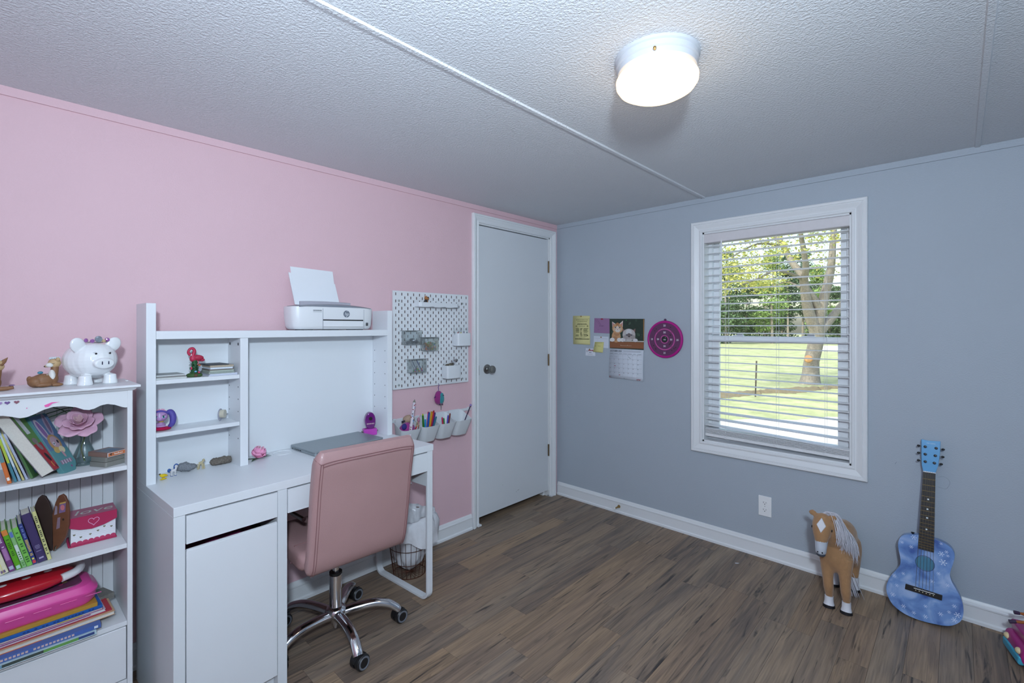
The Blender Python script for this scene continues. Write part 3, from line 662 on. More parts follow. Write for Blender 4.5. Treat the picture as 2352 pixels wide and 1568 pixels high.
# backrest: curved pad, outline in Y-Z extruded across X with rounded sides
def pad(b, line, thick, hw, nseg=8, edge=.022, topround=True):
    """line: list of (y,z) centre line; builds a rounded slab"""
    m = len(line); rings = []
    for i, (y, z) in enumerate(line):
        a = Vector(line[max(0, i - 1)]); c = Vector(line[min(m - 1, i + 1)]); d = (c - a).normalized(); n = Vector((d.y, -d.x))
        e = min(i, m - 1 - i); k = 1 if e > 2 else [.35, .72, .93][e]
        w = hw - (.0 if e > 2 else [.018, .007, .002][e]); tt = thick / 2 * k
        sec = []
        for (sx, sn) in [(-1, -1), (1, -1), (1, 1), (-1, 1)]:
            for t in ((0, .3, .7, 1)):
                pass
        pts = rrect(-w, -tt, w, tt, min(edge, tt * .95), 4)
        rings.append([(px, y + n.x * pn, z + n.y * pn) for px, pn in pts])
    b.rings(rings)
bl = bez([(-.19, .425), (-.222, .50), (-.236, .60), (-.234, .70), (-.228, .78), (-.222, .855)], 4)
b = MB(); pad(b, [(p.x, p.y) for p in [Vector((q[0], q[1])) for q in bez([(-.172, .402, 0), (-.205, .44, 0), (-.222, .52, 0), (-.238, .62, 0), (-.252, .72, 0), (-.268, .80, 0), (-.284, .868, 0)], 4)]], .062, hwid)
back = b.build('backrest', LEA, chair, smooth=True, angle=50)
b = MB(); pad(b, [(q.x, q.y) for q in bez([(-.165, .428, 0), (-.10, .425, 0), (0, .43, 0), (.12, .432, 0), (.2, .424, 0), (.238, .4, 0), (.25, .372, 0)], 4)], .074, hwid)
seat = b.build('seat', LEA, chair, smooth=True, angle=50)
for yy in (-.06, .04, .14): MB().tube([(-hwid - .001, yy, .4), (-hwid + .012, yy, .464), (hwid - .012, yy, .466), (hwid + .001, yy, .4)], .0016, 5).build('seam', LEAD, seat)
# double piping round the rear edge of the back
pts = [(q.x, q.y) for q in bez([(-.172, .402, 0), (-.205, .44, 0), (-.222, .52, 0), (-.238, .62, 0), (-.252, .72, 0), (-.268, .80, 0), (-.284, .868, 0)], 4)]
def rear(i, off=.0315):
    a = Vector(pts[max(0, i - 1)]); c = Vector(pts[min(len(pts) - 1, i + 1)]); d = (c - a).normalized(); n = Vector((-d.y, d.x)); p = Vector(pts[i]) + n * off; return p
for off in (.0, .009):
    for s_ in (-1, 1):
        ln = [(s_ * (hwid - .014 - off), *rear(i, .0305)) for i in range(2, len(pts) - 2)]
        MB().tube(ln, .0016, 6).build('piping', LEAD, back)
    zt_ = len(pts) - 3; p = rear(zt_, .0305)
    MB().tube([(x_ * (hwid - .014 - off), p.x, p.y - off + (.006 - .006 * abs(x_) ** 6)) for x_ in [-1 + 2 * i / 20 for i in range(21)]], .0016, 6).build('piping', LEAD, back)
for s_ in (-1, 1):
    p = rear(len(pts) - 3, .03); MB().tube([(s_ * (hwid - .014), p.x, p.y), (s_ * (hwid - .004), p.x + .02, p.y + .012), (s_ * (hwid - .006), p.x + .045, p.y + .016)], .0012, 5).build('seam', LEAD, back)
MB().cyl((0, 0, .26), (0, 0, .41), .0135, n=20).build('gas_piston', CHROME, chair, smooth=True)
c_ = MB(); c_.lathe([(.0, .10), (.0255, .10), (.026, .262), (.024, .264), (.0, .264)], 28); c_.build('gas_column', CHROME, chair, smooth=True, angle=40)
MB().lathe([(.0145, .264), (.0262, .2645), (.0262, .274), (.0145, .2745)], 24).build('collar', BLACK, chair, smooth=True)
bx('mechanism_plate', (-.09, -.11, .388), (.09, .11, .396), BLACK, chair, .002)
MB().tube([(.05, -.04, .388), (.13, -.06, .382), (.17, -.07, .366)], .0045, 8).build('lever', STEEL, chair, smooth=True)
hub = MB(); hub.lathe([(.0, .052), (.017, .052), (.019, .066), (.030, .086), (.042, .1), (.044, .108), (.040, .118), (.030, .128), (.0, .13)], 28); hub.build('hub', CHROME, chair, smooth=True, angle=50)
MB().lathe([(0, .036), (.01, .036), (.012, .052), (0, .053)], 12).build('hub_bolt', CHROME, chair, smooth=True)
a0 = math.radians(-8) - (PI / 2 - math.radians(1.5))
CAST = mat('caster_grey', (108, 112, 120), .5)
for i in range(5):
    a = a0 + 2 * PI * i / 5; M = T(0, 0, 0, rz=a)
    arm = MB(); ps = bez([(.03, 0, .098), (.09, 0, .106), (.16, 0, .108), (.215, 0, .094), (.25, 0, .07), (.262, 0, .056)], 4); n_ = len(ps)
    arm.tube(ps, [.0228 - .003 * k / n_ for k in range(n_)], 14, sy=.78, M=M, up=(0, 1, 0)); ao = arm.build('star_arm', CHROME, chair, smooth=True, angle=60)
    ca = a + [1.9, .5, -.6, 1.2, 2.6][i]; cx, cy = .258 * math.cos(a), .258 * math.sin(a)
    wh = MB(); Mw = T(cx, cy, .0301, rz=ca, s=1.15) @ T(.008, 0, 0)
    for s_ in (-1, 1): wh.lathe([(.0, .004), (.025, .004), (.026, .008), (.026, .019), (.022, .023), (.0, .0235)], 24, Mw @ T(rx=-s_ * PI / 2))
    w_o = wh.build('caster', BLACK, chair, smooth=True, angle=35)
    for s_ in (-1, 1):
        MB().lathe([(.0155, .0232), (.0205, .0245), (.0215, .0232)], 24, Mw @ T(rx=-s_ * PI / 2), cap=False).build('wheel_ring', CAST, w_o, smooth=True)
    hd = MB(); hd.tube([(cx, cy, .062), (cx, cy, .045)], .010, 12); hd.prism([(p_[0], p_[1]) for p_ in arc(0, 0, .0275, .25, PI - .1, 10)] + [(-.005, .006), (.02, .006)], -.0065, .0065, Mw @ T(rx=PI / 2)); hd.build('caster_hood', BLACK, w_o, smooth=True, angle=40)
# ================================================================ things on and in the bookcase
PRT = printmat()
PAPER = mat('page_paper', (214, 210, 200), .8, var=.12, scale=300)
def bthing(name, label, cat, x, y, z, rz=0, group=None, rot=None, scale=None):
    o = thing(name, label, cat, bw(x, y, z), group=group, scale=scale)
    o.rotation_euler = (0, 0, BROT + rz) if rot is None else (Matrix.Rotation(BROT, 3, 'Z') @ Euler(rot).to_matrix()).to_euler()
    return o
CERW = mat('white_ceramic', (232, 234, 236), .16, var=.02, coat=.6)
# piggy bank (faces -Y of its own frame)
pig = bthing('piggy_bank', 'white ceramic piggy bank wearing a jewelled tiara', 'piggy bank', .533, .128, BH, math.radians(20))
b = MB(); b.ell((0, .008, .079), (.071, .068, .062), 26, 18); b.ell((0, -.01, .081), (.064, .058, .058), 24, 16)
for sx in (-1, 1):
    for yy in (-.034, .042): b.lathe([(.0, 0), (.0205, 0), (.021, .003), (.018, .016), (.0165, .03), (.0, .036)], 18, T(sx * .035, yy, 0))
b.lathe([(.0, 0), (.027, 0), (.029, .006), (.028, .016), (.024, .019), (.0, .0195)], 26, T(.0, -.056, .071, rx=PI / 2 + .08, s=(1, .62, 1)))
for sx in (-1, 1):
    b.ell((0, 0, 0), (.022, .009, .027), 14, 10, T(sx * .049, -.024, .130, ry=sx * .5, rx=.15)); b.ell((0, 0, 0), (.014, .012, .02), 12, 8, T(sx * .044, -.02, .118, ry=sx * .5))
b.build('body', CERW, pig, remesh=.0019, smit=4)
e = MB()
for sx in (-1, 1): e.ell((0, 0, 0), (.0036, .002, .003), 10, 6, T(sx * .0195, -.0632, .103))
e.build('eyes', mat('pig_black', (22, 20, 26), .2, coat=.5), pig, smooth=True)
e = MB()
for sx in (-1, 1):
    for k in range(3): e.tube([(sx * (.0195 + .002 * k), -.0634, .105 - .0004 * k), (sx * (.0202 + .0034 * k), -.0618, .1092 - .0012 * k)], .00028, 4)
e.build('eyelashes', mat('pig_black', (22, 20, 26), .2), pig, kind='stuff')
e = MB()
for sx in (-1, 1): e.box((sx * .009 - .0011, -.0772, .067), (sx * .009 + .0011, -.0745, .077))
e.build('nostrils', mat('pig_navy', (38, 36, 66), .3), pig)
ti = MB().tube([(.036 * math.sin(a), -.018 - .02 * math.cos(a), .138 + .003 * abs(math.sin(a))) for a in [-1.1 + 2.2 * i / 14 for i in range(15)]], .0018, 6).build('tiara_band', STEEL, pig, smooth=True)
GP = mat('purple_gem', (150, 92, 158), .08, coat=1, var=.35, scale=260); GS = mat('silver_gem', (150, 160, 170), .05, coat=1, var=.3, scale=200, metal=.4); GA = mat('amber_gem', (196, 170, 132), .06, coat=1, var=.4, scale=300)
for a, z, r, m in ((-.95, .146, .0068, GP), (-.45, .1435, .0066, GP), (.0, .1495, .0108, GS), (.42, .1435, .0056, GA), (.85, .147, .0068, GP)):
    g = MB(); g.lathe([(0, .0035), (r * .55, .003), (r * .95, .001), (r, 0), (r, -.002), (0, -.002)], 12, T(.037 * math.sin(a), -.0195 - .0195 * math.cos(a), z, rx=PI / 2, rz=0) @ T(ry=-a * .5)); g.build('gem', m, ti)
# fawns
FUR = mat('fawn_brown', (134, 96, 66), .5, var=.22, scale=60); FURL = mat('fawn_light', (190, 160, 118), .5, var=.12, scale=50); FURW = mat('fawn_white', (222, 220, 214), .5)
def fawn(root, look=1):
    b = MB(); b.ell((-.006, 0, .019), (.027, .018, .0185)); b.ell((-.022, .0, .016), (.017, .019, .016)); b.ell((.013, 0, .022), (.013, .014, .018)); b.tube([(.012, 0, .026), (.017, 0, .044), (.018, 0, .058)], [.012, .009, .009], 10); b.ell((-.034, 0, .024), (.006, .005, .009))
    b.ell((-.008, -.017, .007), (.018, .006, .006)); b.ell((.02, -.012, .005), (.014, .005, .005)); b.ell((.02, .012, .005), (.014, .005, .005))
    b.build('body', FUR, root, remesh=.0014, smit=3)
    h = MB(); h.ell((.017, 0, .066), (.0145, .013, .014)); h.tube([(.012, 0, .063), (-.004 if look > 0 else .036, -.004, .0575)], [.009, .003], 10)
    for s_ in (-1, 1): h.ell((.022, s_ * .012, .077), (.005, .004, .006))
    h.build('head', FURL, root, remesh=.0012, smit=3)
    MB().ell((.0105, -.005, .031), (.008, .011, .017)).build('chest', FURW, root, smooth=True)
    MB().ell((.0055, -.0075, .0615), (.0085, .006, .0065)).build('cheek', FURW, root, smooth=True)
    MB().ell((-.004, -.004, .0578), (.0022, .0022, .002)).build('nose', BLACK, root, smooth=True)
    MB().tube([(.009, -.013, .066), (.012, -.0135, .0645), (.0145, -.013, .066)], .0006, 5).build('eye', BLACK, root)
    MB().lathe([(.0045, 0), (.0085, .003), (.0092, .006)], 5, T(.0285, -.0, .03) if False else T(-.0, 0, 0)).build('skip', FURW) if False else None
    fl = MB()
    for k in range(7): a = -1.2 + k * .4; fl.ell((.017 + .011 * math.sin(a), -.008 * math.cos(a), .0795 + .002 * math.cos(a)), (.0022, .0022, .0035), 7, 5)
    fl.build('flower_crown', mat('crown_pale', (206, 216, 222), .5), root, smooth=True, kind='stuff')
    sp = MB()
    for x_, z_ in ((-.012, .035), (-.005, .036), (.0, .0375), (-.016, .0325)): sp.ell((x_, -.009, z_ - .003), (.0017, .0017, .0014), 7, 5)
    sp.build('spots', FURW, root, smooth=True, kind='stuff')
f1 = bthing('fawn_figurine', 'small brown fawn figurine in a pale crown beside the piggy bank', 'figurine', .425, .13, BH, .12, scale=1.12); fawn(f1)
MB().ell((-.013, -.004, .041), (.006, .003, .004), M=T(0, 0, 0, ry=0)).build('bird', mat('bird_teal', (62, 126, 146), .5), f1, smooth=True)
f2 = bthing('fawn_figurine', 'tan fawn figurine with a purple flower on its outstretched leg', 'figurine', .30, .10, BH, .0, scale=1.1); fawn(f2)
b = MB(); b.tube([(.02, -.012, .006), (.036, -.016, .0065), (.047, -.018, .009)], [.006, .0055, .005], 8); b.build('foreleg', FUR, f2, smooth=True); MB().ell((.044, -.018, .0145), (.006, .006, .0022)).build('flower', mat('fawn_purple', (130, 104, 140), .5), f2, smooth=True)
b = MB(); b.tube([(.022, -.008, .07), (.03, -.008, .08), (.037, -.008, .09)], [.006, .005, .0005], 8); b.build('ear', FUR, f2, smooth=True)
bt = bthing('shirt_button', 'tiny white button lying on the bookcase top', 'button', .628, .14, BH + .0002); MB().lathe([(0, 0), (.0045, 0), (.005, .001), (.0045, .0022), (.003, .0018), (0, .0018)], 16).build('disc', CERW, bt, smooth=True); MB().lathe([(0, .0019), (.0008, .0019), (0, .002)], 8).build('hole', BLACK, bt)

# books: local X = thickness, Y = depth (spine at Y 0 faces the room), Z = height
CV = {}
def cmat(c):
    k = 'cover_%d_%d_%d' % c
    return mat(k, c, .38, var=.10, scale=70)
def book(label, x, y, z, t, h, d, col, lean=0, yaw=0, fore=False, prints=None, group='books in the bookcase', name='book', flat=False, pagecol=None):
    o = bthing(name, label, 'book', x, y, z, group=None, rot=(0, 0, 0))
    R = Matrix.Rotation(BROT + yaw, 3, 'Z') @ Matrix.Rotation(lean, 3, 'Y')
    if flat: R = Matrix.Rotation(BROT + yaw, 3, 'Z')
    o.rotation_euler = R.to_euler(); cm = cmat(col); w = .0015
    def B(lo, hi): return (lo, hi)
    tr = (lambda p: (p[2], p[1], p[0])) if flat else (lambda p: p)        # flat: lies down, height along X
    def bb(nm, lo, hi, m, bv=.0006):
        lo, hi = tr(lo), tr(hi); return MB().box(lo, hi).build(nm, m, o, bevel=bv)
    bb('cover_board', (0, 0, 0), (w, d, h), cm); bb('cover_board', (t - w, 0, 0), (t, d, h), cm)
    if not fore: bb('spine', (w, 0, 0), (t - w, w, h), cm); bb('page_block', (w, w, .002), (t - w, d - .003, h - .002), PAPER, 0)
    else: bb('spine', (w, d - w, 0), (t - w, d, h), cm); bb('page_block', (w, .002, .002), (t - w, d - w, h - .002), PAPER, 0)
    if prints:
        p = MB(); prints(p, t, h, d); p.build('cover_print', PRT, o, kind='stuff')
    return o
MS = RX90 @ T(0, 0, .0004)                                       # on the spine: print x = thickness, y = height
def MSX(t): return Matrix(((0, 0, 1, t + .0004), (1, 0, 0, 0), (0, 1, 0, 0), (0, 0, 0, 1)))   # on the right cover: print x = depth, y = height
def MFX(t): return T(0, 0, 0) @ RX90 @ T(0, 0, .0004)            # flat book: x along spine, y = thickness
def titled(col, marks):
    def f(p, t, h, d):
        for (a, b_, wd, c) in marks: p.rect(t * (.5 - wd / 2), h * a, t * (.5 + wd / 2), h * b_, 0, MS, c)
    return f
def letters(c, a, b_, n, wd=.5, seed=0):
    r_ = random.Random(seed); L_ = []; s_ = (b_ - a) / n
    for i in range(n):
        if r_.random() < .16: continue
        L_.append((a + i * s_, a + (i + .62) * s_, wd * r_.uniform(.7, 1), c))
    return L_
lean1 = -math.radians(12)
book('orange picture book leaning at the shelf end', .338, .018, S1 + .0005, .009, .118, .16, (206, 112, 58), lean1, 0, prints=titled(0, [(.08, .16, .6, (230, 226, 220)), (.55, .95, .9, (92, 136, 140))]))
book('teal thin picture book between orange and lime books', .352, .026, S1 + .0005, .006, .15, .16, (74, 132, 148), -math.radians(14), 0, prints=titled(0, [(.4, .9, .9, (172, 190, 60))]))
book('pale blue thin booklet with a lime spine edge', .361, .03, S1 + .0005, .005, .152, .15, (150, 176, 196), -math.radians(15.5), 0, prints=titled(0, [(.3, .96, .8, (196, 206, 210))]))
book('yellow thin booklet behind the blue one', .369, .032, S1 + .0005, .004, .15, .15, (206, 196, 130), -math.radians(16.8), 0)
book('white and lilac thin booklet among the picture books', .376, .034, S1 + .0005, .005, .15, .15, (178, 184, 206), -math.radians(18), 0)
def grn(p, t, h, d):
    M = MSX(t); p.rect(.002, .004, d - .004, h - .004, 0, M, (78, 116, 70)); p.poly([(.02, .01), (.1, .01), (.12, .08), (.06, .11), (.02, .06)], .0002, M, (66, 96, 128)); p.disc(.05, .08, .014, .02, .0004, .4, 14, M, (90, 62, 46)); p.disc(.075, .06, .02, .03, .0004, .3, 14, M, (196, 204, 206)); p.disc(.085, .06, .008, .008, .0006, 0, 12, M, (50, 40, 42))
book('green picture book with a dark bird on its cover', .386, .036, S1 + .0005, .006, .155, .14, (84, 122, 74), -math.radians(20), -math.radians(24), prints=grn)
def brd(p, t, h, d):
    M = MSX(t); g, r_ = (98, 138, 74), (176, 48, 58)
    p.rect(.001, h * .45, d - .002, h - .002, 0, M, g); p.rect(.001, .002, d - .002, h * .45, 0, M, r_); p.rect(.012, h * .62, .032, h * .93, .0002, M, (206, 212, 214)); p.disc(.022, h * .5, .012, .01, .0002, 0, 14, M, (132, 118, 120)); p.disc(.024, h * .40, .009, .014, .0003, .3, 14, M, (140, 128, 130)); p.disc(.022, h * .22, .007, .016, .0003, .2, 14, M, (34, 38, 44)); p.rect(.016, h * .06, .019, h * .14, .0003, M, (226, 190, 80)); p.rect(.026, h * .02, .03, h * .08, .0003, M, (60, 30, 34))
book('thick white paged board book with green and red cover', .408, .02, S1 + .002, .034, .212, .13, (120, 110, 116), -math.radians(30.5), -math.radians(24), fore=True, prints=brd)
# shaped board book with a purple eared animal
uo = bthing('board_book', 'teal shaped board book with a tan and lilac animal face', 'book', .458, .03, S1 + .0005)
uo.rotation_euler = (Matrix.Rotation(BROT - math.radians(40), 3, 'Z') @ Matrix.Rotation(-math.radians(29), 3, 'Y')).to_euler()
out = [(x_ * .8, y_) for x_, y_ in [(0, .012), (.004, .003), (.012, 0), (.05, -.002), (.062, .002), (.068, .012), (.074, .014), (.082, .03), (.082, .2), (.076, .205), (0, .205)]]
p = MB(); p.prism(out, -.014, 0, MSX(0)); p.build('page_block', mat('teal_cover', (86, 138, 142), .4, var=.1), uo, bevel=.001)
p = MB(); M = MSX(.0002) @ Matrix.Diagonal((.8, 1, 1, 1))
p.poly([(.0, .08), (.08, .08), (.081, .2), (.0, .2)], .0001, M, (88, 116, 150)); p.disc(.02, .15, .014, .042, .0003, .18, 18, M, (176, 168, 182)); p.disc(.021, .15, .008, .034, .0004, .18, 16, M, (128, 96, 146)); p.disc(.056, .165, .012, .04, .0003, -.1, 18, M, (150, 140, 162)); p.disc(.057, .165, .006, .03, .0004, -.1, 16, M, (118, 96, 122))
p.disc(.04, .102, .026, .03, .0005, .1, 22, M, (172, 136, 92)); p.disc(.042, .105, .018, .02, .0006, .1, 20, M, (176, 148, 160)); p.disc(.034, .1, .004, .006, .0008, 0, 12, M, (232, 238, 240)); p.disc(.034, .1, .0025, .004, .0009, 0, 12, M, (30, 60, 80)); p.disc(.054, .104, .004, .006, .0008, 0, 12, M, (40, 34, 40)); p.disc(.03, .078, .013, .011, .0008, .1, 16, M, (190, 160, 96)); p.disc(.052, .076, .013, .012, .0008, 0, 16, M, (206, 194, 160)); p.disc(.048, .06, .005, .012, .0009, .2, 12, M, (180, 140, 150))
for k in range(9): p.rect(.014 + k * .006, .028 + .001 * (k % 3), .0185 + k * .006, .042, .0004, M, (196, 176, 194) if k % 2 else (146, 108, 132))
p.disc(.05, .016, .004, .004, .0004, 0, 8, M, (140, 80, 130)); p.build('cover_print', PRT, uo)
# rose in a glass vase
va = bthing('glass_vase', 'clear bell shaped glass vase holding a pink rose', 'vase', .515, .125, S1 + .0003)
CG = glassmat('clear_glass', (236, 244, 244), .06)
MB().lathe([(.0, 0), (.030, 0), (.034, .003), (.035, .008), (.029, .03), (.020, .055), (.0125, .075), (.0115, .086), (.0135, .095), (.012, .095), (.0102, .086), (.0112, .076), (.0185, .055), (.0275, .03), (.033, .010), (.03, .006), (.0, .005)], 32, cap=False).build('glass', CG, va, smooth=True, angle=60)
ro = bthing('silk_rose', 'large pale pink silk rose with long grass blades in the vase', 'flower', .515, .125, S1 + .006)
RP = mat('rose_petal', (214, 168, 190), .6, var=.12, scale=40, sss=.1); GR = mat('grass_blade', (52, 82, 52), .6)
MB().tube(bez([(.0, 0, .004), (-.008, -.004, .05), (0, -.006, .09), (-.012, -.016, .112)], 6), .0022, 7).build('stem', mat('stem_green', (96, 110, 54), .6), ro, smooth=True)
MB().ell((-.012, -.016, .116), (.008, .008, .01)).build('calyx', mat('stem_green', (96, 110, 54), .6), ro, smooth=True)
RC = T(-.014, -.022, .128, rx=.8, ry=-.22)
def petal(a, r0, r1, wdt, h, curl, m):
    b = MB(); R_ = []
    for i in range(7):
        t = i / 6; row = []
        for k in range(7):
            u = -1 + 2 * k / 6; ww = wdt * math.sin(PI * min(1, .25 + t * .62)) ; rr_ = r0 + (r1 - r0) * t + curl * max(0, t - .7) * .04 - .006 * u * u * (1 - t)
            ang = a + u * ww / max(.012, rr_); zz = h * (t - .3 * max(0, t - .75) * curl) - .004 * u * u
            row.append((rr_ * math.cos(ang), rr_ * math.sin(ang), zz + .0016 * math.sin(5 * u + a * 3)))
        R_.append(row)
    b.rings(R_, closed=False, cap=False, M=RC); o = b.build('petal', m, ro, smooth=True, angle=180, sub=1); q = o.modifiers.new('t', 'SOLIDIFY'); q.thickness = .0008
for k in range(5): petal(k * 1.257, .012, .05, .044, .02 + .006 * (k % 2), .9, RP)
for k in range(5): petal(k * 1.257 + .6, .010, .034, .036, .036, .5, RP)
for k in range(4): petal(k * 1.57 + .3, .008, .022, .026, .043, .1, RP)
for k in range(4): petal(k * 1.57 + .9, .004, .012, .014, .044, .0, mat('rose_heart', (224, 190, 196), .6))
for pts in ([(-.008, 0, .118), (-.045, .004, .172), (-.075, .008, .19)], [(.006, .01, .09), (-.03, .012, .17), (-.07, .02, .162), (-.105, .02, .15)], [(.004, .012, .1), (-.02, .02, .178), (-.075, .03, .172), (-.11, .03, .158)], [(.01, .004, .1), (.008, .01, .16), (.02, .02, .20)], [(.012, .004, .1), (.012, .01, .17), (.026, .022, .198)]):
    MB().tube(bez(pts, 6), .0014, 5).build('grass_blade', GR, ro, smooth=True)
# two tins and a card box
TINM = mat('grey_tin', (138, 138, 132), .42, .25, var=.06)
def boxr(name, label, z, w_, d_, h_, m, yaw, x=.553, y=.075):
    o = bthing(name, label, 'box', x, y, z, yaw); b = MB(); b.prism(rrect(-w_ / 2, -d_ / 2, w_ / 2, d_ / 2, .006), 0, h_); b.build('body', m, o, bevel=.0012); return o
t1 = boxr('playing_card_tin', 'grey tin at the bottom of the small box stack', S1 + .0003, .066, .07, .0155, TINM, .5, .566, .062)
t2 = boxr('playing_card_tin', 'grey lidded tin between the lower tin and card box', S1 + .0162, .062, .066, .016, TINM, .5, .566, .062); MB().prism(rrect(-.0316, -.0336, .0316, .0336, .006), .006, .0072).build('lid_rim', TINM, t2)
t3 = bthing('card_box', 'orange ended card box on top of the grey tins', 'box', .566, .062, S1 + .0327, .5, scale=.88)
bx('body', (-.036, -.046, 0), (.036, .046, .016), mat('card_box_brown', (132, 106, 96), .5), t3, .0008)
p = MB(); M = T(0, -.0462, 0) @ RX90; p.rect(-.036, .0, .036, .016, 0, M, (206, 210, 214)); p.rect(-.0335, .0015, .035, .0145, .0002, M, (200, 118, 74)); p.disc(-.024, .0105, .005, .002, .0004, 0, 12, M, (40, 34, 34)); p.disc(-.024, .0065, .0022, .0018, .0004, 0, 10, M, (40, 34, 34)); p.text('Phase 10', -.012, .0052, .009, .0004, M, (226, 220, 216)) if False else [p.rect(-.012 + k * .0034, .0058, -.0096 + k * .0034, .0096 + (.0022 if k in (0, 4) else 0), .0004, M, (232, 222, 214)) for k in range(9)]
p.rect(-.036, -.046, .036, .046, .0163, None, (156, 128, 122)); p.rect(-.028, -.036, .028, .03, .0165, None, (126, 140, 150)); p.rect(-.01, -.03, .024, .01, .0167, None, (104, 126, 150)); p.build('print', PRT, t3)

# second shelf
lz = S2 + .0004
def spn(*mk): return titled(0, list(mk))
book('cream storybook with a yellow edge at the end of the row', .322, .012, lz, .019, .115, .11, (220, 216, 188), -.26, 0, prints=spn((.03, .1, .5, (120, 100, 130)), (.0, 1, .04, (226, 214, 60)), *letters((170, 160, 130), .3, .6, 8, .3, 1)))
book('purple and lilac paperback beside the cream storybook', .3425, .02, lz, .012, .118, .11, (118, 66, 122), -.25, 0, prints=spn((.3, .62, .7, (170, 120, 170)), (.05, .14, .7, (180, 186, 206)), *letters((206, 190, 210), .65, .95, 7, .4, 2)))
book('bright green paperback with an orange topped spine', .356, .022, lz, .0115, .128, .11, (96, 168, 40), -.25, 0, prints=spn((.86, .99, .95, (214, 130, 60)), (.02, .1, .7, (176, 206, 196)), *letters((52, 98, 26), .35, .78, 10, .5, 3)))
book('pale green paperback with a small blue badge', .3685, .026, lz, .0085, .124, .11, (140, 188, 124), -.25, 0, prints=spn((.8, .94, .7, (96, 120, 190)), (.2, .6, .8, (206, 216, 210)), *letters((90, 140, 80), .05, .5, 8, .5, 4)))
book('leaf green paperback with dark lettering down the spine', .378, .027, lz, .012, .126, .11, (124, 190, 88), -.25, 0, prints=spn(*letters((58, 110, 44), .1, .9, 14, .55, 5)))
book('navy paperback with yellow lettering and a red corner', .3905, .03, lz, .009, .133, .11, (54, 66, 128), -.24, 0, prints=spn((.03, .1, .7, (200, 60, 70)), (.12, .16, .5, (230, 210, 90)), *letters((206, 178, 96), .22, .62, 12, .7, 6), *letters((120, 136, 190), .66, .96, 8, .6, 7)))
book('thick dark purple hardback with silver initials', .4015, .032, lz, .02, .158, .072, (66, 54, 96), -.235, 0, prints=spn((.07, .1, .5, (170, 160, 190)), *letters((120, 112, 146), .22, .36, 5, .55, 8)))
book('slim pale yellow paperback with a dark title', .4225, .035, lz, .0085, .16, .066, (206, 204, 140), -.22, 0, prints=spn(*letters((80, 80, 60), .12, .92, 22, .55, 9)))
# carved wooden bookend with photographs
be = bthing('wooden_bookend', 'brown wooden wing shaped bookend holding small photographs', 'bookend', .4405, .105, S2 + .0005)
WB = mat('walnut_wood', (112, 70, 52), .45, var=.35, scale=26); WD = mat('shaded_walnut', (58, 42, 38), .5, var=.2, scale=26)  # the darker walnut has the left wing's shade put into its colour
wing = [(0, 0), (.016, .012), (.036, .045), (.044, .08), (.045, .12), (.042, .15), (.034, .172), (.026, .18), (.016, .175), (.007, .155), (.0, .128), (-.002, .115)]
Mr = T(0, 0, 0, rz=-.72) @ RX90; b = MB(); b.prism(wing, -.004, .004, Mr); b.build('wing', WB, be, bevel=.0015)
Ml = T(-.003, .006, 0, rz=PI - .5) @ RX90; b = MB(); b.prism([(x, z) for x, z in wing], -.004, .004, Ml); b.build('wing', WD, be, bevel=.0015)
p = MB(); Mp = T(0, 0, 0, rz=-.72) @ RX90 @ T(0, 0, .0046)
p.poly([(.018, .12), (.036, .124), (.038, .156), (.02, .152)], 0, Mp, (122, 98, 140)); p.disc(.028, .138, .006, .009, .0002, 0, 14, Mp, (206, 120, 130)); p.poly([(.019, .148), (.037, .152), (.038, .157), (.02, .153)], .0002, Mp, (196, 160, 90)); p.poly([(.004, .115), (.013, .118), (.013, .142), (.008, .145)], 0, Mp, (146, 132, 150)); p.poly([(.01, .07), (.02, .074), (.022, .108), (.014, .106)], 0, Mp, (140, 116, 134)); p.disc(.03, .1, .003, .004, 0, 0, 10, Mp, (50, 34, 28)); p.build('photographs', PRT, be)
MB().tube([(.002, -.006, 0.002), (.003, -.007, .014), (.006, -.009, .018)], .0022, 8).build('metal_foot', STEEL, be, smooth=True)
# love box
lb = bthing('gift_box', 'dark pink flap lidded gift box with love on its lid', 'box', .4785, .093, S2 + .0004, -.03)
RD = mat('magenta_card', (172, 40, 84), .5, var=.04); RDD = mat('dusty_rose_card', (178, 104, 130), .5); WC = mat('white_card', (226, 226, 230), .55)
bx('base', (-.003, -.004, 0), (.114, .088, .004), RD, lb, .0008)
bx('body', (0, 0, .004), (.111, .085, .088), WC, lb, .0006)
MB().tube([(-.004, .0, .003), (-.006, .03, .014), (-.004, .06, .014), (-.002, .085, .004)], .003, 8).build('handle_tab', RD, lb, smooth=True)
bx('lid', (-.003, -.003, .088), (.114, .088, .0935), RDD, lb, .0006)
fl = [(-.004, .094), (-.004, .064), (.02, .053), (.05, .048), (.08, .053), (.114, .066), (.114, .094)]
b = MB(); b.prism(fl[::-1], .0035, .006, RX90); b.build('flap', RD, lb, bevel=.0004)
p = MB(); p.text('love', .006, .022, .062, .0937, None, (200, 208, 200), shear=.25, maxw=.098)
Mf = RX90
for k in range(8):
    cx = .007 + k * .0139; p.poly([(cx - .007, .004)] + [(cx + .007 * math.cos(t), .010 + .006 * math.sin(t)) for t in [PI * (1 - i / 8) for i in range(9)]] + [(cx + .007, .004)], .0004, Mf, (182, 56, 96))
for k in range(7): p.rect(.001, .018 + k * .006, .11, .0186 + k * .006, .0003, Mf, (196, 196, 206))
for cx, cy in ((.008, .038), (.024, .027), (.047, .03), (.066, .036), (.082, .045), (.1, .04)): heart(p, cx, cy, .0036, Mf, (112, 108, 78), .0006)
p.build('print', PRT, lb)
hp = [(.055 + .0145 * .0588 * 16 * math.sin(t) ** 3, .0725 + .0145 * .0588 * (13 * math.cos(t) - 5 * math.cos(2 * t) - 2 * math.cos(3 * t) - math.cos(4 * t))) for t in [2 * PI * i / 28 for i in range(28)]]
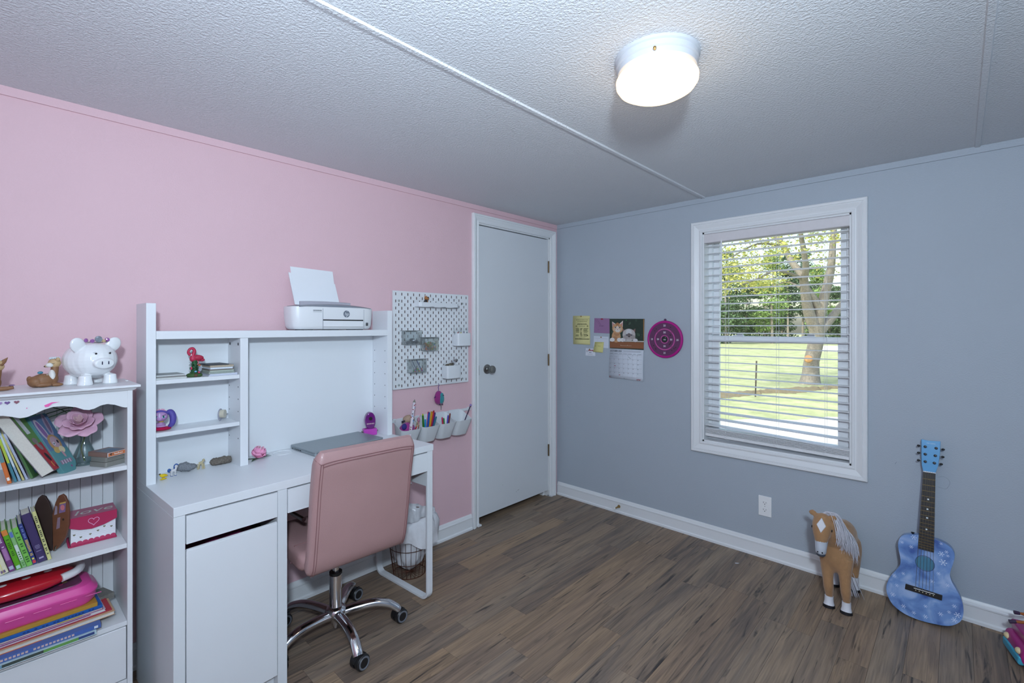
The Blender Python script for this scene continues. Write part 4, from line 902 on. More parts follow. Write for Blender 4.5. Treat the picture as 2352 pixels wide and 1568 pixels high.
MB().tube([(x_, -.0062, z_) for x_, z_ in hp], .0009, 5, closed=True).build('heart_outline', mat('pale_pink_line', (226, 170, 206), .5), lb)

# third shelf: lying books, pink case, red bag
z = S3 + .0004
def flatbook(label, x0, x1, y, z, t, d, col, yaw=0, prints=None, fore=True):
    return book(label, x0, y, z, t, x1 - x0, d, col, 0, yaw, fore=fore, prints=prints, flat=True)
def strip(*items):
    def f(p, t, h, d):
        for a, b_, lo_, hi_, c in items: p.rect(h * a, t * lo_, h * b_, t * hi_, 0, MFX(t), c)
    return f
def lets(c, a, b_, n, seed=0): 
    r_ = random.Random(seed); s_ = (b_ - a) / n; return [(a + i * s_, a + (i + .68) * s_, .28, .74, c) for i in range(n) if r_.random() > .14]
flatbook('green and pale blue landscape book at the bottom of the lying stack', .18, .528, -.016, z, .012, .2, (176, 200, 206), 0, strip((.62, .88, .25, .95, (104, 158, 84)), (.88, .985, .3, .95, (54, 74, 130)), (.4, .66, .25, .95, (66, 78, 74)), (.0, .42, .3, .95, (120, 162, 190)), (.1, .9, .02, .2, (196, 214, 222))), fore=False); z += .0123
flatbook('blue paperback with pale spine lettering in the lying stack', .17, .540, -.006, z, .013, .2, (70, 100, 168), 0, strip(*lets((206, 178, 172), .28, .86, 26, 4), (.955, .98, .25, .8, (220, 226, 232))), fore=False); z += .0133
flatbook('peach covered paperback with cream pages in the lying stack', .20, .578, .014, z, .012, .19, (204, 168, 132), .02, strip((.0, .55, .0, .2, (214, 116, 72)))); z += .0123
flatbook('thin red and white comic in the lying stack', .20, .572, .02, z, .004, .18, (186, 50, 66), .03); z += .0043
flatbook('lilac white activity book with curled pages', .19, .556, .018, z, .008, .2, (196, 190, 210), .035, strip((.1, .9, .5, .9, (146, 70, 120)))); z += .0083
flatbook('wine coloured magazine with yellow cartoon print', .19, .55, .02, z, .007, .19, (150, 62, 110), .03, strip((.7, .86, .3, .8, (206, 190, 110)), (.1, .3, .3, .8, (206, 176, 190)))); z += .0073
flatbook('long bright blue paperback in the lying stack', .19, .548, .018, z, .010, .19, (28, 92, 172), .03, strip(*lets((20, 58, 120), .5, .95, 20, 9)), fore=False); z += .0103
flatbook('ochre yellow padded book under the pink case', .19, .536, .022, z, .012, .19, (180, 138, 54), .02, None, fore=False); z += .0125
sp = bthing('spiral_notebook', 'loose leaf grey marbled notepad standing out behind the lying books', 'notebook', .545, .12, S3 + .0005, .3); bx('pages', (0, 0, .03), (.05, .07, .05), mat('grey_marble_print', (120, 118, 112), .5, var=.5, scale=120), sp, .001); bx('stand', (0, 0.02, 0), (.045, .07, .0302), PAPER, sp, 0)
pc = bthing('plastic_case', 'bright pink plastic toy case with a clear lid', 'case', .365, .108, z + .0002, .03)
PKP = mat('hot_pink_plastic', (222, 78, 158), .3, var=.04, coat=.2)
cs = MB(); L_, W_ = .345, .16
def crect(k, zz, r_): return [(x_, y_, zz) for x_, y_ in rrect(-L_ / 2 - k, -W_ / 2 - k * .7, L_ / 2 + k, W_ / 2 + k * .7, r_, 6)]
cs.rings([crect(-.010, 0, .04), crect(-.002, .01, .045), crect(0, .03, .045), crect(.003, .034, .045), crect(.003, .04, .045), crect(-.002, .044, .045), crect(-.012, .058, .04), crect(-.022, .062, .035)]); cs.build('shell', PKP, pc, smooth=True, angle=30)
MB().rings([crect(-.034, .0622, .03), crect(-.036, .0645, .03)]).build('clear_lid', mat('smoky_pink_lid', (120, 66, 100), .12, coat=.8), pc, smooth=True, angle=40)
for k in range(6): MB().tube([(-.15 + k * .058, -W_ / 2 - .0012, .028), (-.15 + k * .058 + .038, -W_ / 2 - .0012, .028)], .0013, 6).build('rib', PKP, pc, smooth=True)
p = MB(); rr = random.Random(6)
for k in range(14): p.disc(rr.uniform(.02, .13), rr.uniform(-.04, .035), rr.uniform(.004, .009), rr.uniform(.003, .007), .0648 + k * .0001, rr.random() * 3, 12, None, rr.choice([(96, 160, 170), (206, 60, 120), (196, 190, 120), (90, 60, 110)]))
p.build('toy_print', PRT, pc)
rb = bthing('toy_handbag', 'glossy red toy handbag with a white handle end on the pink case', 'toy bag', .366, .11, z + .0655, .06)
RDG = mat('glossy_red_vinyl', (186, 22, 40), .22, var=.06, coat=.5)
b = MB(); ring = []
for i in range(17):
    t = -1 + 2 * i / 16; w_ = .075 * math.sqrt(max(.02, 1 - abs(t) ** 2.6)); hh = .03 * math.sqrt(max(.03, 1 - abs(t) ** 2.2))
    ring.append([(t * .125, w_ * math.cos(a), .0305 + hh * math.sin(a)) for a in [2 * PI * k / 18 for k in range(18)]])
b.rings(ring); b.build('body', RDG, rb, smooth=True, angle=80)
MB().tube(bez([(.085, -.052, .031), (.12, -.04, .034), (.137, -.008, .036), (.13, .03, .036), (.1, .05, .034)], 6), .0125, 10).build('handle', CERW, rb, smooth=True)
p = MB()
for k, (tx, ty) in enumerate(((.058, -.03), (.01, -.035), (-.04, -.04))):
    zt = .0305 + .03 * math.sqrt(1 - (abs(ty) / .075) ** 2) * .98; p.ell((tx, ty, zt + .001), (.010, .008, .002), 14, 6); 
p.build('white_spots', CERW, rb, smooth=True, kind='stuff')
# ================================================================ things on the desk and hutch
def dthing(name, label, cat, x, y, z, rz=0, group=None, scale=None):
    return thing(name, label, cat, dw(x, y, z), DROT + rz, group, scale=scale)
Z1, Z2, ZT, ZH = 1.1224, .9314, DT + .0003, 1.3004
# printer
pr = dthing('printer', 'small white inkjet printer on top of the hutch', 'printer', .733, .384, ZH)
PW_ = mat('printer_white', (226, 228, 231), .35, var=.01); PG = mat('printer_grey', (128, 134, 144), .4, var=.02); PL = mat('printer_lilac_grey', (176, 174, 184), .45)
def sup(k, zz, w=.208, d=.07, n=4.5):
    out = []
    for i in range(40):
        t = 2 * PI * i / 40; c, s_ = math.cos(t), math.sin(t); out.append(((w - k) * abs(c) ** (2 / n) * (1 if c > 0 else -1), (d - k * .6) * abs(s_) ** (2 / n) * (1 if s_ > 0 else -1), zz))
    return out
for sx in (-.13, 0, .13): MB().box((sx - .02, -.045, 0), (sx + .02, .045, .004)).build('foot', mat('printer_foot', (60, 60, 62), .6), pr)
b = MB(); b.rings([sup(.022, .0032), sup(.012, .008), sup(.006, .02), sup(.001, .06), sup(0, .085), sup(0, .106), sup(.004, .108)]); b.build('body', PW_, pr, smooth=True, angle=40)
lid = MB(); R_ = []
for i in range(13):
    t = -1 + 2 * i / 12; zz = .108 + .012 * (1 - t * t); x_ = t * .18; R_.append([(x_, -.066, .1078), (x_, -.0665, zz - .003), (x_, -.05, zz + .002), (x_, .06, zz + .004), (x_, .06, .1078)])
lid.rings(R_); lid.build('lid', PG, pr, smooth=True, angle=35)
b = MB(); R_ = []
for i in range(9):
    t = -1 + 2 * i / 8; R_.append([(t * .128 - .01, .018, .11), (t * .128 - .01, .016, .1355 - .003 * t * t), (t * .128 - .01, .022, .138 - .003 * t * t), (t * .128 - .01, .06, .128), (t * .128 - .01, .06, .11)])
b.rings(R_); b.build('paper_tray', PL, pr, smooth=True, angle=35)
FP = -.0706
MB().box((-.0755, FP + .001, .003), (-.0745, FP - .0004, .1), None).build('panel_seam', PG, pr); MB().box((.139, FP + .001, .003), (.1396, FP - .0003, .1), None).build('panel_seam', PG, pr)
MB().box((-.073, FP + .004, .0445), (.135, FP - .0008, .0495)).build('output_slot', DARK, pr); MB().box((-.073, FP + .001, .016), (.133, FP - .0012, .0437)).build('output_door', PW_, pr, bevel=.0008)
p = MB(); M = T(0, FP - .0012, 0) @ RX90; p.disc(.044, .077, .0165, .0165, 0, 0, 36, M, (112, 120, 132)); p.text('hp', .0445, .0695, .0225, .0003, M, (226, 229, 232), 'CENTER', shear=.28); p.rect(.0417, .060, .0432, .0665, .0003, M, (226, 229, 232)); p.rect(.046, .0865, .0475, .0932, .0003, M, (226, 229, 232))
[p.rect(-.122 + k * .0046, .0885, -.1186 + k * .0046, .0925, 0, M, (86, 90, 98)) for k in range(9)]; [p.rect(-.122 + k * .0062, .083, -.1172 + k * .0062, .0848, 0, M, (150, 154, 160)) for k in range(7)]; p.rect(.149, .0215, .1615, .0355, 0, M, (40, 42, 46)); p.rect(.1525, .0275, .1575, .0315, .0002, M, (150, 152, 156)); p.build('badge_print', PRT, pr, kind='stuff')
PAP = mat('white_paper_sheet', (228, 231, 236), .6, var=.01)
for lab, x0, w_, h_, dy, sk in (('front white paper sheet standing in the printer tray', -.168, .208, .178, .018, .012), ('rear white paper sheets peeking out behind the front sheet', -.176, .226, .15, .0232, .02)):
    o = dthing('paper_sheet', lab, 'paper', .733, .384, ZH + .118); b = MB()
    b.prism([(x0 + sk, 0), (x0 + w_ + sk, 0), (x0 + w_, h_ - (.006 if dy < .02 else .04)), (x0 - .002, h_)], 0, .0006 if dy < .02 else .003, T(0, dy + .012, 0, rx=-.12) @ RX90); b.build('sheet', PAP, o)
# flamingo
fm = dthing('flamingo_figurine', 'red pink flamingo figurine standing on a green leafy mound', 'figurine', .160, .362, Z1)
FR = mat('flamingo_red', (186, 44, 78), .5, var=.15, scale=80); FG = mat('mound_green', (62, 92, 50), .7, var=.35, scale=60, bump=.6, bscale=120); FL_ = mat('leaf_green', (34, 84, 46), .6, var=.2)
b = MB(); b.ell((0, 0, .006), (.028, .02, .011), 18, 9); b.build('mound', FG, fm, remesh=.0016, smit=1)
MB().box((-.006, -.0215, .001), (.006, -.012, .012)).build('door', mat('mound_brown', (92, 66, 50), .7), fm, bevel=.003)
b = MB(); b.ell((.010, 0, .072), (.021, .012, .0125)); b.ell((.026, 0, .064), (.010, .008, .006)); b.ell((-.004, 0, .07), (.012, .01, .012)); ps = bez([(-.008, 0, .072), (-.003, -.001, .088), (.0, -.002, .1), (-.006, -.002, .11), (-.016, -.002, .107), (-.0205, -.002, .096), (-.018, -.002, .088), (-.0135, -.002, .0845)], 5)
b.tube(ps, [.0075 - .0028 * min(1, i / 18) for i in range(len(ps))], 10); b.ell((-.0175, -.002, .0885), (.0055, .005, .006)); b.build('body', FR, fm, remesh=.0012, smit=2)
MB().ell((.013, -.0095, .0735), (.016, .004, .009), M=T(0, 0, 0)).build('wing', mat('flamingo_wing', (170, 36, 66), .55, var=.2, scale=150), fm, smooth=True)
MB().tube([(-.0135, -.002, .0855), (-.009, -.003, .085)], [.004, .0028], 8).build('beak', CERW, fm, smooth=True); MB().ell((-.0088, -.003, .083), (.0026, .002, .0028)).build('beak_tip', BLACK, fm, smooth=True)
MB().tube(bez([(.008, -.012, .062), (.009, -.0165, .053), (.004, -.0175, .047)], 5), .0013, 6).build('leg', mat('flamingo_pink', (214, 110, 130), .5), fm, smooth=True)
MB().tube([(0, 0, .012), (.002, 0, .064)], [.012, .009], 10).build('bush_stem', FL_, fm, smooth=True)
rnd = random.Random(12); b = MB()
for i in range(70):
    a = rnd.uniform(0, 2 * PI); zz = rnd.uniform(.014, .062); r0 = .010; l = rnd.uniform(.007, .011); d = Vector((math.cos(a), math.sin(a), rnd.uniform(-.2, .5))).normalized(); p0 = Vector((r0 * math.cos(a), r0 * math.sin(a) * .8, zz)); q = d.cross(Vector((0, 0, 1))).normalized() * l * .42
    b.add([p0 - q * .4, p0 + d * l * .5 - q, p0 + d * l, p0 + d * l * .5 + q, p0 + d * l * .4 + Vector((0, 0, .0015))], [(0, 1, 4), (1, 2, 4), (2, 3, 4), (3, 0, 4)])
b.build('leaves', FL_, fm, kind='stuff')
for nm, c, pos, r_ in (('blossom', (112, 178, 220), (-.001, -.02, .0215), (.0045, .003, .0032)), ('blossom', (206, 60, 100), (.010, -.0195, .0175), (.0036, .003, .0036)), ('blossom', (206, 50, 90), (-.0125, -.011, .034), (.003, .003, .006)), ('blossom', (212, 106, 50), (.0145, -.012, .0445), (.0048, .002, .0026))): MB().ell(pos, r_).build(nm, mat('blossom_%d' % c[0] + str(c[1]), c, .4), fm, smooth=True)
MB().disc(0, 0, .006, .009, 0, 0, 16, T(.0185, -.004, .03) @ RX90, (150, 158, 170)).build('disc', PRT, fm)
# paper stacks on the upper shelf
rnd = random.Random(31); zz = Z1
SP = [((196, 200, 214), .0035, .108, 'envelope', 'lilac white envelopes at the bottom of the right paper stack'), ((206, 210, 222), .004, .104, 'envelope', 'thick white envelope second in the right paper stack'), ((150, 160, 152), .007, .096, 'notepad', 'sage green notepad in the right paper stack'), ((168, 178, 168), .006, .09, 'notepad', 'pale green notepad in the right paper stack'), ((120, 112, 106), .004, .092, 'notebook', 'taupe thin notebook in the right paper stack'), ((206, 214, 222), .007, .084, 'notepad', 'pale blue white pad of paper in the right stack'), ((172, 160, 142), .008, .088, 'notebook', 'tan edged booklet near the top of the right stack'), ((64, 68, 74), .0035, .076, 'notebook', 'dark slate notebook topping the right paper stack')]
for c, h_, w_, nm, lab in SP:
    o = dthing(nm, lab, 'paper' if nm != 'notebook' else 'notebook', .2035 + rnd.uniform(-.003, .003), .336 + rnd.uniform(0, .004), zz, rnd.uniform(-.03, .03)); bx('cover', (0, 0, 0), (w_ * .96, .1, h_ * .22), mat('stack_%d_%d' % (c[0], c[1]), c, .6), o, .0003); bx('pages', (.001, .001, h_ * .22), (w_ * .96 - .001, .099, h_ * .8), mat('stackp_%d_%d' % (c[0], c[1]), tuple(min(235, int(q * 1.06)) for q in c), .75, var=.2, scale=400), o, 0); bx('cover', (0, 0, h_ * .8), (w_ * .96, .1, h_), mat('stack_%d_%d' % (c[0], c[1]), c, .6), o, .0003); zz += h_ + .0003
zz = Z1
for i, (c, h_, lab) in enumerate((((200, 202, 200), .007, 'off white paper pad lowest in the left shelf pile'), ((150, 148, 146), .003, 'grey folder in the middle of the left shelf pile'), ((206, 210, 210), .005, 'white notepad topping the left shelf pile'))):
    o = dthing('notepad', lab, 'paper', .031, .334 + i * .004, zz); bx('pages', (0, 0, 0), (.096 - i * .002, .1, h_ * .75), mat('pile_%d' % i, c, .7, var=.15, scale=400), o, .0003); bx('cover', (0, 0, h_ * .75), (.097 - i * .002, .1, h_), mat('pilec_%d' % i, tuple(int(q * .8) for q in c), .6), o, .0002); zz += h_ + .0003
# toy pet with purple hair
pt = dthing('toy_pet', 'lilac toy pet with long purple hair lying on a red cushion', 'toy', .055, .372, Z2, -.35)
LI = mat('toy_lilac', (178, 138, 186), .45, var=.05); LH = mat('toy_hair', (86, 76, 160), .5, var=.25, scale=120); CUS = mat('cushion_magenta', (182, 8, 70), .35, var=.06)
MB().ell((0, 0, .007), (.034, .026, .008), 20, 8).build('cushion', CUS, pt, smooth=True)
b = MB(); b.ell((-.006, .004, .02), (.022, .016, .009)); b.ell((0, -.012, .0165), (.02, .006, .004)); b.ell((.002, -.004, .029), (.007, .006, .008)); b.build('body', LI, pt, remesh=.0014, smit=3)
b = MB(); b.ell((0, -.004, .052), (.0225, .019, .019), 18, 12); b.ell((-.001, -.021, .044), (.008, .006, .006)); b.build('head', LI, pt, remesh=.0013, smit=3)
MB().ell((-.001, -.0175, .054), (.004, .006, .012)).build('face_blaze', mat('toy_pale', (206, 196, 222), .45), pt, smooth=True)
for sx in (-1, 1):
    eo = MB().ell((sx * .0115 - .001, -.0195, .0525), (.0055, .003, .005), M=None).build('eye', mat('toy_eye_white', (226, 232, 236), .3), pt, smooth=True)
    MB().ell((sx * .0115, -.0216, .0525), (.0034, .0018, .0042)).build('iris', mat('toy_teal', (30, 130, 142), .25), eo, smooth=True); MB().ell((sx * .0115, -.0228, .054), (.0018, .001, .0022)).build('pupil', BLACK, eo, smooth=True); MB().tube([(sx * .0065, -.0215, .0555), (sx * .0115, -.022, .0578), (sx * .0175, -.019, .0595)], .0009, 5).build('lash', BLACK, eo)
MB().tube([(.007 * math.cos(a) + .002, .006 * math.sin(a) - .004, .0335) for a in [2 * PI * i / 14 for i in range(14)]], .0018, 6, closed=True).build('collar', mat('toy_gold', (212, 178, 46), .4), pt, smooth=True)
ps = bez([(-.022, .0, .062), (-.012, -.006, .069), (0, -.007, .0715), (.013, -.005, .068), (.02, 0, .062)], 5); MB().tube(ps, .0045, 8).build('fringe', LH, pt, smooth=True)
ps = bez([(.019, .004, .062), (.029, .004, .066), (.036, .002, .054), (.038, 0, .038), (.035, -.002, .022), (.027, 0, .012)], 5); MB().tube(ps, [.006 + .0068 * math.sin(PI * min(1, .15 + i / len(ps) * .78)) for i in range(len(ps))], 12, sy=.85).build('ponytail', LH, pt, smooth=True)
b = MB().tube([(.021 * math.sin(a), .002 - .004 * math.cos(a), .059 + .0165 * math.cos(a * .9)) for a in [-1.35 + 2.7 * i / 14 for i in range(15)]], .0017, 6); [b.ell((.0205 * math.sin(a), -.001, .0605 + .0175 * math.cos(a * .9)), (.0024, .0015, .003), 8, 6) for a in (-.9, -.5, -.15, .2, .5)]; b.build('tiara', mat('toy_pink', (222, 150, 182), .4), pt, smooth=True)
# tape dispenser
tp_ = dthing('tape_dispenser', 'clear plastic tape dispenser with a small tape roll', 'tape', .272, .398, Z2, .9)
TC = mat('milky_plastic', (196, 196, 212), .2, var=.05, trans=.35)
b = MB(); b.lathe([(.011, -.0015), (.0235, -.0015), (.0245, 0), (.0235, .0015), (.011, .0015)], 28, T(0, .0105, .0255, rx=PI / 2)); b.build('side_disc', TC, tp_, smooth=True)
b = MB(); b.lathe([(.0085, -.0085), (.0165, -.0085), (.0165, .0085), (.0085, .0085)], 28, T(0, 0.001, .028, rx=PI / 2)); b.build('tape_roll', mat('tape_cream', (196, 190, 172), .25, var=.05), tp_, smooth=True, angle=40)
bx('cutter', (.014, -.008, .021), (.034, .01, .0235), mat('cutter_grey', (140, 144, 150), .3, .4), tp_, .0005); bx('base', (-.008, .0092, 0), (.008, .0118, .004), TC, tp_, .0005)
# figures under the shelf
ck = dthing('chick_figurine', 'tiny yellow chick figurine pecking on its base', 'figurine', .0605, .36, ZT, .25); YE = mat('chick_yellow', (224, 192, 20), .4, var=.08)
b = MB(); b.ell((0, 0, .0145), (.0105, .006, .006), M=T(0, 0, 0)); b.ell((.0095, 0, .0128), (.0045, .004, .0042)); b.tube([(-.003, 0, .01), (-.002, 0, .003)], .0015, 6); b.tube([(.003, 0, .009), (.002, 0, .003)], .0015, 6); b.ell((0, 0, .0022), (.0125, .0055, .0024)); b.ell((-.009, 0, .0188), (.004, .003, .004)); b.build('body', YE, ck, remesh=.0008, smit=2)
MB().ell((-.0118, 0, .0222), (.0036, .002, .0028)).build('tail', mat('chick_dark', (60, 52, 40), .5), ck, smooth=True); MB().tube([(.013, 0, .0122), (.0158, 0, .0105)], [.0016, .0004], 6).build('beak', mat('chick_red', (190, 62, 36), .4), ck, smooth=True)
py_ = dthing('pony_figurine', 'tiny white pony figurine with blue mane and tail', 'figurine', .098, .384, ZT, .1); WH = mat('pony_white', (206, 204, 206), .4, var=.06); BL_ = mat('pony_blue', (36, 82, 150), .4)
b = MB(); b.ell((0, 0, .02), (.0098, .0058, .0058)); b.tube([(.006, 0, .022), (.0085, 0, .031)], [.0048, .0045], 8); b.ell((.0085, 0, .0345), (.0065, .0058, .006)); b.tube([(.011, 0, .0335), (.0155, 0, .0315)], [.0045, .003], 8)
for x_, y_ in ((-.0065, -.0035), (-.0055, .0035), (.0055, -.0035), (.0075, .0035)): b.tube([(x_, y_, .017), (x_ - .0005, y_, .008), (x_, y_, .001)], [.0028, .0022, .0034], 8)
b.build('body', WH, py_, remesh=.0008, smit=2)
MB().tube(bez([(-.0085, 0, .023), (-.0145, 0, .026), (-.0155, 0, .02), (-.0125, 0, .0145)], 4), [.0025, .003, .0036, .004, .0042, .0044, .0044, .0042, .004, .0034, .0026, .0018, .001], 8).build('tail', BL_, py_, smooth=True)
MB().tube(bez([(.0145, -.001, .0375), (.0095, 0, .0415), (.004, 0, .0385), (.0025, 0, .031), (.003, 0, .025)], 4), .0026, 8).build('mane', BL_, py_, smooth=True); MB().ell((.0135, -.0042, .0342), (.0014, .0012, .0018)).build('eye', BLACK, py_, smooth=True)
for x_, y_ in ((-.0065, -.0035), (-.0055, .0035), (.0055, -.0035), (.0075, .0035)): MB().cyl((x_, y_, 0), (x_, y_, .0016), .0037, n=10).build('hoof', BL_, py_)
def rock(name, label, x, y, rz, sz, seed, m, shape, jit=.0008):
    o = dthing(name, label, 'rock', x, y, ZT, rz); b = MB(); rr = random.Random(seed); R_ = []
    n_ = 16
    for i in range(n_ + 1):
        t = -1 + 2 * i / n_; k = math.sqrt(max(.0, 1 - abs(t) ** 2.4)) + .02; cz, hz = shape(t)
        R_.append([(t * sz[0], sz[1] * k * math.cos(a) * (1 + .1 * math.sin(3 * a + seed + 4 * t)), max(0, cz + hz * k * math.sin(a) * (1 + .08 * math.sin(5 * a + 7 * t)))) for a in [2 * PI * j / 16 for j in range(16)]])
    R_ = [[(p_[0] + rr.uniform(-1, 1) * .0009, p_[1] + rr.uniform(-1, 1) * .0012, max(0, p_[2] + rr.uniform(-1, 1) * jit)) for p_ in r__] for r__ in R_]
    b.rings(R_); b.build('stone', m, o, smooth=True, angle=75); return o
rock('stone', 'speckled grey pebble with a raised nose behind the pony', .146, .404, .0, (.035, .016), 2, mat('granite', (124, 128, 134), .7, var=.8, scale=330, bump=.4, bscale=300), lambda t: (.0165 + (.005 if t < .1 else .0), .0168 if t < .3 else .013))
rock('stone', 'rough dark lava rock beside the hutch divider', .27, .414, -.05, (.041, .017), 5, mat('lava_rock', (112, 104, 95), .85, var=.75, scale=190, bump=1, bscale=200), lambda t: (.0145, .0145 + .008 * t * t), .0016)
ct = dthing('cat_figurine', 'tiny beige cat figurine between the two stones', 'figurine', .195, .402, ZT, -.4); BE = mat('cat_beige', (184, 172, 138), .5, var=.12, scale=200)
b = MB(); b.tube([(-.007, 0, .021), (.0, 0, .024), (.006, 0, .026)], [.0062, .006, .0055], 10); b.ell((.008, 0, .034), (.0052, .0046, .0052)); b.tube([(.006, 0, .027), (.0078, 0, .033)], .0042, 8); [b.tube([(.0085, s_ * .003, .037), (.009, s_ * .004, .0415)], [.002, .0003], 6) for s_ in (-1, 1)]
for x_, y_ in ((-.009, -.003), (-.007, .004), (.005, -.004), (.009, .003)): b.tube([(x_ * .8, y_ * .8, .02), (x_, y_, .008), (x_ * 1.2, y_, 0)], [.0038, .003, .0034], 8)
b.tube(bez([(-.012, 0, .022), (-.016, .002, .014), (-.014, .003, .004)], 4), .0016, 6); b.build('body', BE, ct, remesh=.0009, smit=2)
# peony head on the desk
pe = dthing('silk_peony', 'loose pink silk peony head lying on the desk', 'flower', .398, .378, ZT, .2, scale=1.65)
PEM = mat('peony_pink', (232, 150, 186), .55, var=.22, scale=60, sss=.1)
RCs = RC; RC = T(.0, 0, .006, ry=.25, rx=.25); ros = ro; ro = pe
for k in range(6): petal(k * 1.047, .006, .026, .017, .014, -.8, PEM)
for k in range(6): petal(k * 1.047 + .5, .006, .022, .016, .024, -.9, PEM)
for k in range(5): petal(k * 1.257 + .2, .005, .014, .012, .026, -.6, mat('peony_pale', (240, 190, 208), .55))
RC = RCs; ro = ros
for a, l in ((.2, .04), (-.25, .034), (2.9, .034), (-2.6, .03)): MB().tube([(0, 0, .0015), (l * .6 * math.cos(a), l * .6 * math.sin(a), .004), (l * math.cos(a), l * math.sin(a), .0022)], [.002, .0035, .0008], 6, sy=.3).build('leaf', GR, pe, smooth=True)
# laptop
lt = dthing('laptop', 'closed silver grey laptop lying on the desk', 'laptop', .572, .222, ZT, .03)
LT = mat('laptop_silver', (150, 159, 164), .38, .5, var=.03)
b = MB(); b.prism(rrect(0, 0, .36, .22, .01), .001, .0115); b.build('base', LT, lt, bevel=.0015); b = MB(); b.prism(rrect(0, 0, .36, .22, .01), .0122, .018); b.build('lid', LT, lt, bevel=.0015)
MB().box((.008, .006, .0), (.35, .21, .0125)).build('hinge_gap', BLACK, lt)
for i, (yy, ww) in enumerate(((.19, .008), (.172, .004), (.165, .004), (.15, .009), (.136, .009), (.118, .014))): MB().box((-.0004, yy, .0045), (.002, yy + ww, .0085)).build('port', DARK, lt)
# purple pencil sharpener
ps_ = dthing('pencil_sharpener', 'purple upright pencil sharpener on the desk', 'sharpener', .965, .405, ZT, -.35)
MG = mat('sharpener_magenta', (188, 70, 178), .3, var=.04); MP = mat('sharpener_purple', (104, 22, 112), .12, var=.1, coat=.6)
bx('base', (-.034, -.02, 0), (.034, .02, .034), MG, ps_, .004); bx('tray', (-.028, -.0212, .003), (.028, -.019, .026), MG, ps_, .001)
b = MB(); b.prism([(x_ * .8, z_) for x_, z_ in [(.034 * math.cos(t), .075 + .045 * math.sin(t)) for t in [2 * PI * i / 30 for i in range(30)]]], -.018, .018, RX90); b.build('housing', MP, ps_, bevel=.006, seg=3)
MB().lathe([(.0, 0), (.0085, 0), (.009, .003), (.005, .003), (.0045, -.001), (0, -.001)], 18, T(0, -.0183, .088, rx=PI / 2)).build('pencil_hole', DARK, ps_, smooth=True)
p = MB(); [p.rect(-.019 + k * .0056, .058, -.0152 + k * .0056, .0645, .0004, T(0, -.0183, 0) @ RX90, (196, 160, 170)) for k in range(7)]; p.build('name_print', PRT, ps_)
for s_ in (-1, 1): MB().cyl((s_ * .034, 0, .02), (s_ * .042, 0, .02), .004, n=10).build('stub', STEEL, ps_, smooth=True)
# ================================================================ pegboard, rail of buckets, wall papers
def wthing(name, label, cat, u, v, off=0, rz=0, group=None):       # on the pink wall: u along the wall, v up from the pegboard's lower edge
    return thing(name, label, cat, (off, -1.497 + u, .963 + v), PI / 2 + rz, group)
PEGW = mat('pegboard_white', (222, 225, 228), .45, var=.015)
pg = wthing('pegboard', 'white pegboard with slotted holes hung beside the door', 'pegboard', 0, 0)
PS = .556; holes = set(); us = [0]; vs_ = [0]
nx = 27
cx_ = [.018 + .02 * i for i in range(nx)]; cz_ = [.018 + .02 * i for i in range(nx)]
ul = sorted({0, PS} | {round(c + s, 5) for c in cx_ for s in (-.0027, .0027)}); vl = sorted({0, PS} | {round(c + s, 5) for c in cz_ for s in (-.0078, .0078)})
def ishole(ua, ub, va, vb):
    um, vm = (ua + ub) / 2, (va + vb) / 2
    for i, c in enumerate(cx_):
        if abs(um - c) < .0027:
            for k, q in enumerate(cz_):
                if abs(vm - q) < .0078 and (i + k) % 2 == 0 and not (i in (1, 25) and k in (1, 25)): return True
    return False
idx = {}; V = []; Fc = []
def vid(a, b, y):
    k = (a, b, y)
    if k not in idx: idx[k] = len(V); V.append((ul[a], y, vl[b]))
    return idx[k]
Hm = {(a, b): ishole(ul[a], ul[a + 1], vl[b], vl[b + 1]) for a in range(len(ul) - 1) for b in range(len(vl) - 1)}
yF, yB = -.0165, -.009
for (a, b), h in Hm.items():
    if h: continue
    Fc.append((vid(a, b, yF), vid(a + 1, b, yF), vid(a + 1, b + 1, yF), vid(a, b + 1, yF))); Fc.append((vid(a, b + 1, yB), vid(a + 1, b + 1, yB), vid(a + 1, b, yB), vid(a, b, yB)))
    for da, db, e in ((-1, 0, ((a, b + 1), (a, b))), (1, 0, ((a + 1, b), (a + 1, b + 1))), (0, -1, ((a, b), (a + 1, b))), (0, 1, ((a + 1, b + 1), (a, b + 1)))):
        if Hm.get((a + da, b + db), True):
            (p0, p1) = e; Fc.append((vid(*p0, yF), vid(*p0, yB), vid(*p1, yB), vid(*p1, yF)))
b = MB(); b.add(V, Fc); b.build('panel', PEGW, pg)
b = MB()
for (a, c_), h in Hm.items():
    if h:
        x0_, x1_, z0_, z1_ = ul[a] + .0002, ul[a + 1] - .0002, vl[c_] + .0002, vl[c_ + 1] - .0002; e_ = .00015
        b.add([(x0_, yF + e_, z0_), (x1_, yF + e_, z0_), (x1_, yF + e_, z1_), (x0_, yF + e_, z1_), (x0_, yB, z0_), (x1_, yB, z0_), (x1_, yB, z1_), (x0_, yB, z1_)], [(0, 1, 5, 4), (1, 2, 6, 5), (2, 3, 7, 6), (3, 0, 4, 7)])
b.build('slot_edges', mat('fibreboard_core', (92, 62, 56), .8, var=.15), pg, kind='stuff')
for uu in (.038, PS - .05):
    for vv in (.024, PS - .056):
        MB().lathe([(0, 0), (.0065, 0), (.0065, .002), (.004, .0032), (0, .0034)], 16, T(uu, -.016, vv, rx=PI / 2)).build('screw', mat('screw_grey', (170, 176, 174), .35, .5), pg, smooth=True)
        MB().cyl((uu, -.009, vv), (uu, 0, vv), .006, n=10).build('spacer', PEGW, pg)
